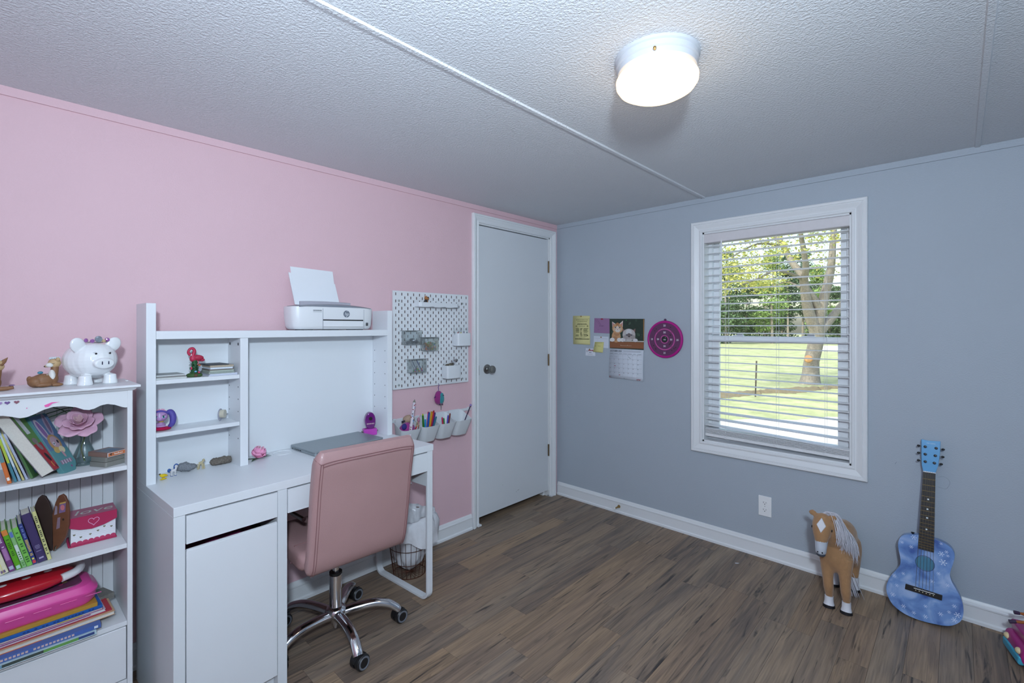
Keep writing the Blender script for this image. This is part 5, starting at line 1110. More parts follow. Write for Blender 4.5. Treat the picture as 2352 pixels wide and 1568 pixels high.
# shelf on the pegboard, with the little dog
sh = wthing('pegboard_shelf', 'white narrow ledge hooked on the pegboard', 'shelf', .145, .468, 0)
LW = mat('ledge_white', (218, 222, 226), .4, var=.015)
ol_ = [(-.0, -.0165), (.305, -.0165), (.3, -.05), (.285, -.058), (.02, -.058), (.004, -.05)]
b = MB(); b.prism(ol_, 0, .003); b.build('tray', LW, sh); b = MB(); pth = [(0, -.0165), (.004, -.05), (.02, -.058), (.285, -.058), (.3, -.05), (.305, -.0165)]
b.rings([[(x_, y_, 0), (x_, y_, .028), (x_ + (.0015 if x_ < .15 else -.0015), y_ + .0015, .028), (x_ + (.0015 if x_ < .15 else -.0015), y_ + .0015, 0)] for x_, y_ in pth]); b.build('rim', LW, sh)
dg = wthing('dog_figurine', 'black and tan terrier figurine sitting on the pegboard ledge', 'figurine', .205, .4712, .036, .4)
DK = mat('terrier_black', (44, 42, 42), .6, var=.3, scale=120); TA = mat('terrier_tan', (158, 106, 60), .6, var=.2, scale=120)
b = MB(); b.ell((0, .002, .016), (.014, .013, .017)); b.ell((0, -.004, .03), (.0105, .0105, .014)); b.tube([(-.006, -.01, .03), (-.006, -.012, .002)], [.005, .0045], 8); b.tube([(.006, -.01, .03), (.006, -.012, .002)], [.005, .0045], 8); b.build('body', DK, dg, remesh=.0013, smit=2)
MB().ell((.004, -.0135, .022), (.0045, .003, .016)).build('chest', TA, dg, smooth=True)
b = MB(); b.ell((.001, -.006, .049), (.012, .0115, .0115)); b.ell((.004, -.017, .0455), (.006, .006, .005)); [b.tube([(s_ * .008 + .001, -.003, .057), (s_ * .0095 + .001, -.003, .066)], [.004, .001], 7) for s_ in (-1, 1)]; b.build('head', TA, dg, remesh=.0012, smit=2)
MB().ell((.0065, -.0165, .052), (.006, .004, .006)).build('face_mask', DK, dg, smooth=True); MB().ell((.005, -.0225, .0465), (.002, .0015, .0015)).build('nose', BLACK, dg, smooth=True)
# clear boxes
CLR = glassmat('clear_plastic', (251, 253, 253), .04, .03)
rnd = random.Random(17)
def clearbox(label, u, v, w_, kind):
    o = wthing('clear_box', label, 'box', u, v, 0); d_ = .045; h_ = .076
    b = MB(); b.box((0, -.0165, 0), (w_, -.0175, h_)); b.box((0, -.0165 - d_, 0), (w_, -.0155 - d_, h_ * .94)); b.box((0, -.0165 - d_, 0), (.001, -.0165, h_)); b.box((w_ - .001, -.0165 - d_, 0), (w_, -.0165, h_)); b.build('walls', CLR, o)
    bx('floor', (0, -.0165 - d_, 0), (w_, -.0165, .0015), glassmat('clear_plastic_edge', (230, 236, 238), .10, .2), o, 0)
    b = MB(); b.prism([(-.012, -.016), (w_ + .004, -.016), (w_ + .004, -.0175 - d_), (-.004, -.0175 - d_)], h_, h_ + .0025); b.build('lid', mat('grey_clear_lid', (150, 156, 158), .2, trans=.3), o)
    return o, d_
o, d_ = clearbox('clear box of silver paper clips, highest on the pegboard', .056, .254, .108, 0)
CL = mat('clip_silver', (170, 172, 176), .2, 1); b = MB()
pc_ = thing('paper_clips', 'tangled heap of silver paper clips in the highest clear box', 'paper clips', o.location, PI / 2, kind='stuff')
for i in range(110):
    x_, y_ = rnd.uniform(.012, .096), -.0225 - rnd.uniform(0, .032); z_ = .004 + rnd.uniform(0, .026) * math.sin(PI * x_ / .108) ; M = T(x_, y_, z_, rnd.uniform(-1, 1), rnd.uniform(-1, 1), rnd.uniform(0, 6)); L_, q = .009, .0022
    b.tube([(-L_, -q, 0), (L_, -q, 0), (L_ + .001, q, 0), (-L_ * .6, q, 0), (-L_ * .6, -q * .4, 0), (L_ * .6, -q * .3, 0)], .0005, 4, M=M)
b.build('clips', CL, pc_, kind='stuff')
o, d_ = clearbox('clear box of coloured rubber bands on the pegboard', .184, .214, .1, 1)
rbn = thing('rubber_bands', 'heap of bright coloured rubber bands in the middle clear box', 'rubber bands', o.location, PI / 2, kind='stuff'); b = MB()
CC = [(196, 96, 60), (206, 160, 60), (70, 150, 70), (60, 90, 160), (190, 60, 90), (110, 170, 70), (110, 70, 140)]
for i in range(130):
    x_, y_ = rnd.uniform(.014, .086), -.0245 - rnd.uniform(0, .028); z_ = .004 + rnd.uniform(0, .044) * (.75 + .25 * math.sin(PI * x_ / .1)); r_ = rnd.uniform(.005, .009)
    b.tube([(r_ * math.cos(a), r_ * .5 * math.sin(a), .0015 * math.sin(3 * a)) for a in [2 * PI * k / 9 for k in range(9)]], .0007, 3, closed=True, M=T(x_, y_, z_, rnd.uniform(-1.5, 1.5), rnd.uniform(-1.5, 1.5), rnd.uniform(0, 6)), col=rnd.choice(CC))
b.build('bands', PRT, rbn, kind='stuff')
o, d_ = clearbox('clear box of pens and push pins, lowest of the clear boxes', .092, .09, .105, 2)
for i, (x0, x1, c, lb_) in enumerate(((.012, .05, (150, 150, 160), 'grey clear ballpoint pen slanting in the lowest clear box'), (.022, .06, (120, 124, 140), 'slate clear ballpoint pen slanting in the lowest clear box'), (.05, .088, (64, 84, 130), 'blue ballpoint pen slanting in the lowest clear box'), (.032, .074, (176, 178, 186), 'pale clear ballpoint pen slanting in the lowest clear box'))):
    q = thing('pen', lb_, 'pen', o.location, PI / 2); MB().tube([(x0, -.03 - i * .006, .068), (x1, -.026 - i * .006, .006)], .0028, 8).build('barrel', mat('pen_%d' % i, c, .25), q, smooth=True); MB().ell((x0, -.03 - i * .006, .069), .003).build('cap', mat('pen_%dc' % i, tuple(int(k * .6) for k in c), .4), q, smooth=True)
pn = thing('push_pins', 'bright round push pins at the bottom of the lowest clear box', 'push pins', o.location, PI / 2, kind='stuff'); b = MB()
for i in range(26): b.ell((rnd.uniform(.035, .098), -.0235 - rnd.uniform(0, .03), .005 + rnd.uniform(0, .016)), .0032, 8, 6, col=rnd.choice([(206, 40, 50), (40, 120, 190), (226, 196, 40), (60, 150, 70), (180, 50, 80)]))
b.build('pins', PRT, pn, smooth=True, kind='stuff')
# white cups on the pegboard
def cup(label, u, v, w_=.108, h_=.078):
    o = wthing('pegboard_cup', label, 'cup', u, v, 0); d_ = .062
    ol2 = rrect(0, -.0165 - d_, w_, -.0165, .012, 5); inn2 = rrect(.0018, -.0165 - d_ + .0018, w_ - .0018, -.0183, .0105, 5); n_ = len(ol2)
    b = MB(); b.rings([[(x_, y_, 0) for x_, y_ in ol2], [(x_, y_, h_) for x_, y_ in ol2], [(x_, y_, h_) for x_, y_ in inn2], [(x_, y_, .002) for x_, y_ in inn2]]); b.build('body', LW, o, smooth=True, angle=30); return o
c1 = cup('white pegboard cup full of clear capped pens', .42, .236); c2 = cup('white pegboard cup with a key ring on top', .337, .04)
for i, (c, nm) in enumerate((((120, 140, 146), 'grey'), ((176, 40, 60), 'red'), ((214, 206, 40), 'yellow'), ((226, 110, 70), 'orange'), ((96, 36, 130), 'violet'), ((60, 66, 70), 'black'), ((60, 150, 160), 'teal'))):
    q = thing('gel_pen', '%s gel pen with a clear cap in the pegboard cup' % nm, 'pen', c1.location, PI / 2); x_ = .012 + i * .0142; dx = (i - 3) * .004 - .006; y_ = -.045 - (i % 3) * .009
    MB().tube([(x_, y_, .004), (x_ + dx * .6, y_, .082)], .0038, 8).build('barrel', mat('gel_%s' % nm, c, .3), q, smooth=True); MB().tube([(x_ + dx * .6, y_, .082), (x_ + dx, y_ + .002, .112)], [.0042, .0036], 8).build('clear_cap', glassmat('clear_plastic', (251, 253, 253), .04, .03), q, smooth=True)
ky = thing('key_ring', 'bunch of steel keys with a bead lying in the lower pegboard cup', 'keys', c2.location, PI / 2)
KY = mat('key_metal', (120, 112, 98), .35, .7, var=.3, scale=90)
b = MB(); b.ell((.03, -.04, .07), (.02, .014, .017)); b.ell((.052, -.045, .074), (.022, .014, .018)); b.build('fob', KY, ky, remesh=.002, smit=2)
b = MB(); b.tube([(.075 + .009 * math.cos(a), -.045, .096 + .013 * math.sin(a)) for a in [2 * PI * k / 16 for k in range(16)]], .0035, 6, closed=True, M=T(0, 0, 0)); b.build('ring', CHROME, ky, smooth=True); MB().ell((.094, -.047, .106), (.012, .008, .009)).build('bead', mat('steel_bead', (150, 150, 150), .2, .9), ky, smooth=True); MB().tube([(.06, -.045, .082), (.072, -.045, .09)], .005, 8).build('link', KY, ky, smooth=True)
# plush key chain
kc = wthing('plush_keychain', 'small purple and teal plush bird key chain hanging from the pegboard', 'keychain', .308, -.036, .012)
PU = mat('plush_purple', (140, 40, 116), .85, var=.12, scale=90, sheen=.5); TE = mat('plush_teal', (44, 134, 142), .85, var=.1, scale=90, sheen=.5)
b = MB(); b.ell((0, -.018, -.04), (.031, .018, .04), 20, 14); b.ell((0, -.018, -.02), (.024, .017, .024)); b.build('body', PU, kc, remesh=.0022, smit=3)
b = MB(); b.ell((.013, -.029, -.045), (.019, .012, .03), 16, 12); b.ell((.012, -.029, -.022), (.016, .01, .014)); b.build('belly', TE, kc, remesh=.002, smit=3)
MB().ell((.016, -.0402, -.023), (.0022, .0015, .0032)).build('eye', BLACK, kc, smooth=True); MB().ell((.023, -.0375, -.026), (.0035, .0035, .002)).build('beak', mat('beak_violet', (70, 40, 100), .5), kc, smooth=True)
MB().tube([(-.026, -.022, -.03), (-.038, -.024, -.034)], [.004, .0015], 7).build('wing', mat('wing_violet', (52, 34, 84), .7), kc, smooth=True)
b = MB(); [b.ell((s_ * .009 + .012, -.026, -.079), (.006, .005, .003)) for s_ in (-1, 1)]; b.build('feet', mat('wing_violet', (52, 34, 84), .7), kc, smooth=True)
MB().tube(bez([(0, -.012, .0), (.002, -.016, .012), (-.003, -.018, .024), (.003, -.017, .036), (.001, -.015, .047)], 5), .0016, 6).build('loop', mat('loop_violet', (74, 40, 130), .6), kc, smooth=True)
MB().tube([(.012, -.024, -.08), (.013, -.026, -.096), (.012, -.026, -.113)], [.003, .0025, .0016], 6).build('tag_strap', STEEL, kc, smooth=True)
# rail with buckets
rl = wthing('bucket_rail', 'white rail screwed to the wall carrying four buckets', 'rail', -.012, -.185, 0)
b = MB(); b.box((0, -.012, 0), (.596, -.004, .016)); b.build('bar', LW, rl, bevel=.0015)
for xx in (.02, .57): MB().box((xx, -.005, -.004), (xx + .016, 0, .02)).build('bracket', LW, rl)
BK = mat('bucket_white', (216, 220, 224), .4, var=.015)
def bucket(label, u):
    o = wthing('hanging_bucket', label, 'bucket', u, -.185, 0, group=None); wt, wb, dt, db, hh = .13, .098, .115, .075, .135
    def ringb(k, z, tt, rise=0):
        w_ = wb + (wt - wb) * k; d_ = db + (dt - db) * k; pts = rrect(-w_ / 2 + tt, -.0125 - d_ + tt, w_ / 2 - tt, -.0125 - tt, .03 - tt, 6)
        return [(x_, y_, z + (rise * ((y_ + .0125 + d_) / d_) ** 2)) for x_, y_ in pts]
    b = MB(); b.rings([ringb(0, -.125, 0), ringb(.03, -.122, -.001), ringb(1, -.03, 0, .05), ringb(1, -.03, .002, .05), ringb(.05, -.12, .002)]); b.build('shell', BK, o, smooth=True, angle=35)
    b = MB(); b.box((-.03, -.0125, .004), (.03, -.0022, .0185)); b.build('hook', BK, o, bevel=.002); return o
B_ = [bucket(l_, u_) for l_, u_ in (('white hanging bucket nearest the desk hutch, holding a plush toy', .062), ('white hanging bucket packed with felt markers', .196), ('white hanging bucket with only a few crayons', .318), ('white hanging bucket beside the door, holding one wand', .44))]
def inb(i): return B_[i].location
def stick(name, label, cat, i, p0, p1, r, c, cap=None, n=8, ro_=.4):
    q = thing(name, label, cat, inb(i), PI / 2); MB().tube([p0, p1], r, n).build('barrel', mat('st_%d_%d_%d' % c, c, ro_), q, smooth=True)
    if cap:
        d = (Vector(p1) - Vector(p0)).normalized(); MB().tube([Vector(p1) - d * .001, Vector(p1) + d * cap[1]], [r * .98, r * cap[2]], n).build('tip', mat('st_%d_%d_%d' % cap[0], cap[0], ro_), q, smooth=True)
    return q
# bucket 2: markers
mk = [('dark green', (44, 120, 38), -.034, .0, .062, (170, 190, 60)), ('sky blue', (52, 150, 210), -.012, .006, .03, (216, 226, 232)), ('royal blue', (28, 84, 170), -.012, -.03, .075, (30, 70, 150)), ('ochre', (206, 150, 40), .004, -.034, .078, (190, 130, 30)), ('hot pink', (222, 70, 150), .008, .004, .07, (190, 40, 70)), ('cream', (212, 204, 150), .022, -.004, .072, (196, 188, 130)), ('dark violet', (72, 46, 120), .036, -.02, .064, (60, 36, 100)), ('red', (190, 44, 60), .02, -.03, .082, (150, 30, 40)), ('plum', (64, 40, 96), .03, .012, .028, (80, 50, 110)), ('lemon', (226, 190, 40), .048, .008, .038, (214, 170, 20)), ('teal', (60, 120, 140), .052, -.01, .03, (50, 100, 120))]
for nm, c, x_, dy, top, tc_ in mk: stick('felt_marker', '%s felt marker standing in the packed bucket' % nm, 'marker', 1, (x_ * .5, -.06 + dy * .4, -.10), (x_, -.072 + dy, -.02 + top * .8), .0056, c, (tc_, .008, .7))
for nm, c, x_, top in (('pink', (196, 40, 90), -.03, .02), ('green', (40, 140, 60), -.018, .012), ('violet', (80, 70, 170), .03, .022), ('brown red', (120, 50, 40), .045, .034)): stick('crayon', '%s crayon showing over the rim of the nearly empty bucket' % nm, 'crayon', 2, (x_ * .3, -.08, -.11), (x_, -.09 if x_ < 0 else -.07, -.018 + top * .8), .0048, c, (c, .006, .4))
q = thing('toy_wand', 'long dark violet stick with a lilac ball end leaning from the bucket', 'wand', inb(3), PI / 2); MB().tube([(-.01, -.09, -.1), (.105, -.05, .035)], .0032, 8).build('stick', mat('wand_violet', (52, 36, 70), .4), q, smooth=True); MB().ell((.108, -.049, .0385), .0078).build('ball', mat('wand_lilac', (150, 130, 190), .3), q, smooth=True)
# bucket 1: plush and sticks
pl_ = thing('plush_toy', 'purple plush toy with a tan head sitting in the bucket', 'plush', inb(0), PI / 2)
b = MB(); b.ell((-.005, -.07, -.045), (.052, .035, .05), 18, 12); b.build('body', mat('plush_magenta', (150, 50, 130), .9, var=.25, scale=60, sheen=.4), pl_, remesh=.003, smit=3)
b = MB(); b.ell((.012, -.06, .02), (.036, .025, .022), 16, 10); b.build('head', mat('plush_tan', (176, 150, 130), .9, var=.15, scale=80), pl_, remesh=.0025, smit=3); MB().ell((-.04, -.095, -.012), (.016, .008, .018)).build('patch', mat('plush_indigo', (50, 44, 120), .8), pl_, smooth=True); MB().tube([(-.02, -.07, .015), (-.04, -.075, .012)], [.003, .006], 8).build('ear', mat('plush_dark', (50, 44, 60), .9), pl_, smooth=True)
q = thing('jumbo_pencil', 'jumbo pencil printed with red and blue dots, point up', 'pencil', inb(0), PI / 2); p0, p1 = Vector((-.02, -.115, -.08)), Vector((.032, -.085, .112)); M0 = MB(); d = (p1 - p0).normalized()
M0.tube([p0, p1], .0085, 10); M0.build('barrel', mat('pencil_white', (206, 196, 206), .4), q, smooth=True); MB().tube([p1, p1 + d * .018], [.0088, .001], 10).build('point', mat('pencil_grey', (128, 128, 120), .5), q, smooth=True)
rnd = random.Random(9)
b = MB()
for k in range(26):
    a = rnd.uniform(0, 2 * PI); c = p0.lerp(p1, .2 + k * .03); x_, y_, _ = frame_to(d); b.ell(tuple(c + (x_ * math.cos(a) + y_ * math.sin(a)) * .0075), .0034, 8, 6, col=rnd.choice([(160, 30, 50), (60, 140, 200), (40, 36, 44), (220, 220, 226), (150, 30, 60)]))
b.build('dots', PRT, q, smooth=True, kind='stuff')
q = thing('novelty_pen', 'dusty pink flamingo shaped pen standing in the plush bucket', 'pen', inb(0), PI / 2); MB().tube([(.05, -.095, -.06), (.056, -.09, .0)], .003, 7).build('barrel', mat('pen_rose', (176, 120, 140), .5), q, smooth=True); MB().ell((.058, -.09, .012), (.009, .009, .014)).build('bird', mat('pen_rose', (176, 120, 140), .5), q, smooth=True); MB().tube(bez([(.06, -.09, .024), (.064, -.09, .034), (.066, -.09, .042), (.071, -.09, .044), (.072, -.09, .036)], 4), .0018, 6).build('neck', mat('pen_rosel', (222, 170, 190), .5), q, smooth=True)
for i, (nm, c, x_, top) in enumerate((('red', (190, 30, 50), .03, .0), ('white', (214, 206, 214), .038, -.006), ('navy', (40, 56, 110), .044, -.004), ('brown', (150, 90, 60), .054, .002), ('olive', (140, 130, 90), .046, .016), ('rust', (160, 84, 50), .06, .01))): stick('pencil', '%s colouring pencil in the plush bucket' % nm, 'pencil', 0, (x_ * .4, -.09, -.11), (x_, -.11 + i * .004, -.018 + top), .0034, c, ((196, 166, 130), .011, .1))
# ---------------------------------------------------------------- grey wall papers
def fthing(name, label, cat, x, z, off=.0006, rz=0): return thing(name, label, cat, (x, -off, z), 0)
def sheet(o, pts, col, th=.0006, name='sheet'): b = MB(); b.prism(pts, 0, th, RX90); return b.build(name, mat('paper_%d_%d_%d' % col, col, .75, var=.03), o)
def tack(o, x, z, c, off): MB().lathe([(0, 0), (.0052, 0), (.005, .0025), (.003, .0045), (0, .005)], 12, T(x, -off, z, rx=PI / 2)).build('push_pin', mat('pin_%d_%d' % (c[0], c[1]), c, .35), o, smooth=True)
RXp = lambda off: T(0, -off, 0) @ RX90
# yellow flyer
fy = fthing('flyer', 'yellow printed flyer pinned to the grey wall', 'flyer', .157, 1.19)
b = MB(); R_ = []
for i in range(13):
    t = i / 12; z_ = -.006 + .216 * t; y_ = -.0012 - .0018 * math.sin(t * PI * 2.2) ** 2 - (.003 * (1 - t) ** 4); dx = .006 * math.sin(t * 5 + 1); R_.append([(dx * .5 + .003, y_, z_), (dx * .5 + .08, y_ - .0012 * (1 - t), z_), (dx * .5 + .157, y_, z_ - .002)])
b.rings(R_, closed=False, cap=False); fo = b.build('sheet', mat('flyer_yellow', (212, 205, 146), .75, var=.03), fy, smooth=True); fo.modifiers.new('t', 'SOLIDIFY').thickness = .0006
p = MB(); M = RXp(.0062); INK = (64, 62, 40)
for a in ((.022, .036, .156, .0368), (.022, .186, .156, .1868), (.022, .036, .0227, .186), (.1553, .036, .156, .186)): p.rect(*a, 0, M, INK)
rnd = random.Random(2)
for z_, x0, x1, h_ in ((.176, .034, .144, .003), (.163, .044, .132, .006), (.147, .048, .128, .004), (.1415, .042, .136, .004), (.129, .062, .118, .004), (.031, .026, .154, .008), (.046, .056, .12, .002)):
    x_ = x0
    while x_ < x1: q = rnd.uniform(.003, .008); p.rect(x_, z_, min(x_ + q, x1), z_ + h_ * rnd.uniform(.6, 1), 0, M, (150, 146, 100) if z_ == .163 else INK); x_ += q + .002
for col_ in ((.03, .066), (.074, .096), (.1, .146)):
    for z_ in [.112 - k * .007 for k in range(9)]:
        if rnd.random() < .8: p.rect(col_[0] + rnd.uniform(0, .004), z_, col_[1] - rnd.uniform(0, .014), z_ + .0028, 0, M, INK)
for x_ in (.036, .138): p.disc(x_, .131, .006, .006, 0, 0, 14, M, INK); p.disc(x_, .131, .003, .003, .0002, 0, 12, M, (200, 192, 120))
p.poly([(.074, .104), (.086, .104), (.08, .116)], 0, M, INK); p.poly([(.074, .062), (.08, .07), (.083, .085), (.078, .078), (.076, .07)], 0, M, INK); p.poly([(.13, .058), (.146, .058), (.138, .066)], 0, M, INK); p.build('print', PRT, fy); tack(fy, .078, .205, (150, 110, 70), .003)
# purple envelope
ev = fthing('envelope', 'dusty purple envelope pinned beside the calendar', 'envelope', .349, 1.268, .0006)
sheet(ev, [(0, .004), (.136, 0), (.134, .108), (.004, .112)], (150, 112, 150), .0015); p = MB(); M = RXp(.0018); p.poly([(.022, .1075), (.024, .1075), (.062, .062), (.06, .061)], 0, M, (112, 76, 112)); p.poly([(.006, .108), (.0075, .108), (.056, .058), (.0545, .0575)], 0, M, (112, 76, 112))
for k in range(8): p.rect(.046 + k * .005, .052 + .001 * math.sin(k), .0495 + k * .005, .056, 0, M, (92, 64, 96))
for k in range(4): p.rect(.034 + k * .004, .027, .037 + k * .004, .0285, 0, M, (110, 78, 112))
p.build('handwriting', PRT, ev); b = MB(); b.box((.06, -.003, .1), (.078, -.0015, .109)); b.build('clip', mat('pin_red', (150, 30, 50), .35), ev)
# white card and sticky note, business card
cd_ = fthing('index_card', 'white appointment card half covered by a yellow note', 'card', .344, 1.166, .0006); sheet(cd_, [(.002, 0), (.128, -.005), (.128, .078), (.004, .082)], (206, 212, 222), .0006); p = MB(); M = RXp(.0008)
for k in range(9): p.rect(.01 + k * .0125, .066 - .0006 * k, .019 + k * .0125, .069 - .0006 * k, 0, M, (170, 174, 186))
for z_ in (.058, .05): p.rect(.008, z_, .044, z_ + .0012, 0, M, (190, 194, 204))
for k in range(5):
    p.rect(.06, .052 - k * .01, .122, .0524 - k * .01, 0, M, (206, 190, 200))
    p.rect(.064 + k * .013, .008, .0644 + k * .013, .058, 0, M, (206, 190, 200))
p.build('print', PRT, cd_); tack(cd_, .066, .074, (150, 110, 60), .0008)
sn = fthing('sticky_note', 'small yellow sticky note with a scribble under the white card', 'note', .342, 1.131, .0022); b = MB(); b.rings([[(.002 + .013 * t, -.0005 - .005 * (1 - t) ** 2, .074 * t + .0), (.086 + .006 * t, -.0005 - .005 * (1 - t) ** 2, .074 * t - .003 * (1 - t))] for t in [k / 8 for k in range(9)]], closed=False, cap=False); fo = b.build('sheet', mat('note_yellow', (208, 202, 134), .75, var=.02), sn, smooth=True); fo.modifiers.new('t', 'SOLIDIFY').thickness = .0004
p = MB(); M = RXp(.0062); [p.rect(.02 + k * .008, .066, .026 + k * .008, .0685, 0, M, (150, 142, 80)) for k in range(8)]; [p.rect(.02 + k * .007, .042 + .0015 * (k % 2), .0245 + k * .007, .045, 0, M, (110, 104, 66)) for k in (0, 1, 3, 4, 5, 6)]; p.build('scribble', PRT, sn)
bc = fthing('business_card', 'white business card with a red word left of the sticky note', 'card', .274, 1.101, .0004); sheet(bc, [(0, 0), (.086, 0), (.084, .052), (.002, .054)], (214, 218, 226), .0005); p = MB(); M = RXp(.0007); p.ringp(.014, .034, .005, .008, 0, 16, M, (120, 124, 130)); [p.rect(.026 + k * .0088, .034, .0325 + k * .0088, .045 + (.004 if k == 1 else 0), 0, M, (150, 44, 52)) for k in range(6)]; p.text('realty', .028, .022, .0075, 0, M, (80, 80, 84)) if False else p.rect(.03, .022, .052, .0255, 0, M, (90, 90, 96)); [p.rect(.018, .014 - k * .004, .062, .0155 - k * .004, 0, M, (176, 180, 188)) for k in range(3)]; p.build('print', PRT, bc); tack(bc, .036, .047, (150, 120, 60), .0008)
# calendar
cal = fthing('wall_calendar', 'October wall calendar with two kittens hung on the grey wall', 'calendar', .484, .95, .001)
CWd, CM, CT = .268, .212, .424
up_ = MB(); up_.prism([(.002, CM), (CWd - .002, CM - .004), (CWd + .004, CT - .004), (.0, CT)], 0, .003, T(0, -.002, 0) @ RX90); up_.build('photo_page', mat('calendar_photo_base', (44, 58, 48), .4, var=.3, scale=40), cal)
lo_ = MB(); R_ = []
for i in range(9): t = i / 8; z_ = CM * t; y_ = -.003 - .012 * math.sin(PI * t) * .4 - .004 * (1 - t); R_.append([(-.002 + .004 * t, y_, z_ + .002 * (1 - t)), (.134, y_, z_), (CWd - .004 + .002 * t, y_, z_ - .004 - .004 * (1 - t))])
lo_.rings(R_, closed=False, cap=False); q = lo_.build('month_page', mat('calendar_paper', (208, 214, 224), .6, var=.01), cal, smooth=True); q.modifiers.new('t', 'SOLIDIFY').thickness = .0012
p = MB(); M = T(0, -.0053, 0) @ RX90
def e(cx, cy, rx, ry, c, z=.0, rot=0): p.disc(cx, cy, rx, ry, z, rot, 22, M, c)
p.rect(.003, CM + .004, CWd, CM + .048, .0001, M, (140, 88, 56)); p.rect(.003, CM + .05, CWd + .002, CM + .057, .0002, M, (196, 190, 180)); p.rect(CWd - .002, CM + .06, CWd + .003, CT - .006, .0002, M, (176, 124, 66))
rnd = random.Random(14)
for k in range(46): e(rnd.uniform(.02, CWd - .01), rnd.uniform(CM + .07, CT - .012), rnd.uniform(.006, .014), rnd.uniform(.004, .01), rnd.choice([(34, 46, 38), (52, 74, 58), (40, 60, 46), (62, 84, 66)]), .0001, rnd.random() * 3)
# orange kitten
O1, O2, CRm, PK = (196, 150, 108), (168, 116, 76), (214, 206, 196), (190, 130, 128)
e(.055, CM + .085, .036, .042, O1, .0003); e(.06, CM + .105, .022, .018, (176, 128, 90), .0004); e(.045, CM + .07, .02, .016, (170, 126, 92), .0004)
for sx in (-1, 1): p.poly([(.066 + sx * .044, CT - .02 + (.006 if sx > 0 else 0)), (.066 + sx * .014, CM + .174), (.066 + sx * .042, CM + .152)], .0004, M, CRm); p.poly([(.066 + sx * .041, CT - .027), (.066 + sx * .024, CM + .172), (.066 + sx * .04, CM + .158)], .0005, M, PK)
e(.066, CM + .143, .043, .036, O1, .0006); e(.066, CM + .17, .012, .014, O2, .0007); e(.048, CM + .136, .016, .014, (206, 176, 146), .0007); e(.086, CM + .138, .016, .014, (206, 176, 146), .0007); e(.068, CM + .128, .02, .013, CRm, .0008); e(.066, CM + .146, .008, .016, CRm, .0008)
for sx in (-1, 1): e(.067 + sx * .018, CM + .15, .0075, .0055, (222, 226, 226), .0009); e(.067 + sx * .018, CM + .15, .0055, .005, (52, 60, 84), .001)
e(.067, CM + .136, .004, .003, (186, 110, 110), .001); [p.rect(.067 + s_ * .006 - .0005, CM + .164, .067 + s_ * .006 + .0005, CM + .178, .0009, M, O2) for s_ in (-1, 0, 1)]
for x_, w_ in ((.024, .02), (.08, .018), (.106, .016)): e(x_, CM + .062, w_, .014, (220, 216, 214), .0011)
# grey kitten
G1, G2, G3 = (186, 180, 178), (120, 112, 112), (84, 72, 70)
for sx in (-1, 1): p.poly([(.156 + sx * .052, CM + .145), (.156 + sx * .02, CM + .128), (.156 + sx * .048, CM + .104)], .0004, M, G3); p.poly([(.156 + sx * .049, CM + .14), (.156 + sx * .03, CM + .126), (.156 + sx * .046, CM + .11)], .0005, M, (140, 108, 100))
e(.156, CM + .098, .05, .043, G1, .0006); e(.156, CM + .118, .022, .02, (204, 204, 206), .0007); e(.157, CM + .09, .018, .02, (112, 100, 100), .0007); e(.13, CM + .08, .02, .016, (160, 152, 150), .0007); e(.186, CM + .082, .02, .016, (160, 152, 150), .0007); e(.158, CM + .076, .014, .009, (170, 160, 158), .0008)
for sx in (-1, 1): e(.158 + sx * .02, CM + .097, .006, .004, (50, 58, 76), .0009)
e(.158, CM + .085, .005, .004, (44, 36, 38), .0009); e(.206, CM + .061, .018, .012, (206, 204, 206), .0011); e(.118, CM + .062, .012, .011, (206, 202, 204), .0011)
e(.136, CT - .012, .003, .003, (60, 160, 80), .001); [p.rect(.09 + k * .0058, CM + .02, .0942 + k * .0058, CM + .0235 + (.0035 if k in (0, 9) else 0), .0006, M, (186, 160, 138)) for k in range(15)]; p.build('kitten_photo', PRT, cal)
p = MB(); M = T(0, -.0128, 0) @ RX90; K = (56, 58, 66); GL = (150, 154, 164)
p.text('OCTOBER 2020', .01, .19, .0145, 0, M, K, bold=.012, maxw=.092); [p.rect(.118, .198 - k * .004, .25, .1992 - k * .004, 0, M, (190, 194, 204)) for k in range(3)]
x0, x1, yt, yb = .004, .258, .172, .016; cwid = (x1 - x0) / 7; ch = (yt - yb) / 5
for i in range(8): p.rect(x0 + i * cwid - .0003, yb, x0 + i * cwid + .0003, yt, 0, M, GL) if i not in (0, 7) else None
for k in range(6): p.rect(x0, yb + k * ch - .0003, x1, yb + k * ch + .0003, 0, M, GL)
for i, dn in enumerate(('SUNDAY', 'MONDAY', 'TUESDAY', 'WEDNESDAY', 'THURSDAY', 'FRIDAY', 'SATURDAY')): p.text(dn, x0 + (i + .5) * cwid, yt + .003, .0058, 0, M, (110, 114, 124), 'CENTER', maxw=cwid * .85)
for d_ in range(1, 32):
    c_ = (d_ + 3) % 7; r_ = (d_ + 3) // 7; p.text(str(d_), x0 + c_ * cwid + .0025, yt - r_ * ch - .008, .0082, 0, M, K)
for c_, r_, cl_ in ((1, 2, (150, 50, 70)), (2, 4, (150, 50, 70))): p.rect(x0 + c_ * cwid + .004, yt - r_ * ch - .022, x0 + c_ * cwid + .014, yt - r_ * ch - .018, 0, M, cl_)
for k in range(5): p.rect(x0 + 4 * cwid + .006 + k * .0035, yt - .016 - k * .0028, x0 + 4 * cwid + .0095 + k * .0035, yt - .0135 - k * .0028, 0, M, (50, 90, 90))
for c_ in (0, 1):
    for k in range(4): p.rect(x0 + c_ * cwid + .003, yt - .012 - k * .0035, x0 + c_ * cwid + .03, yt - .0112 - k * .0035, 0, M, (180, 184, 194))
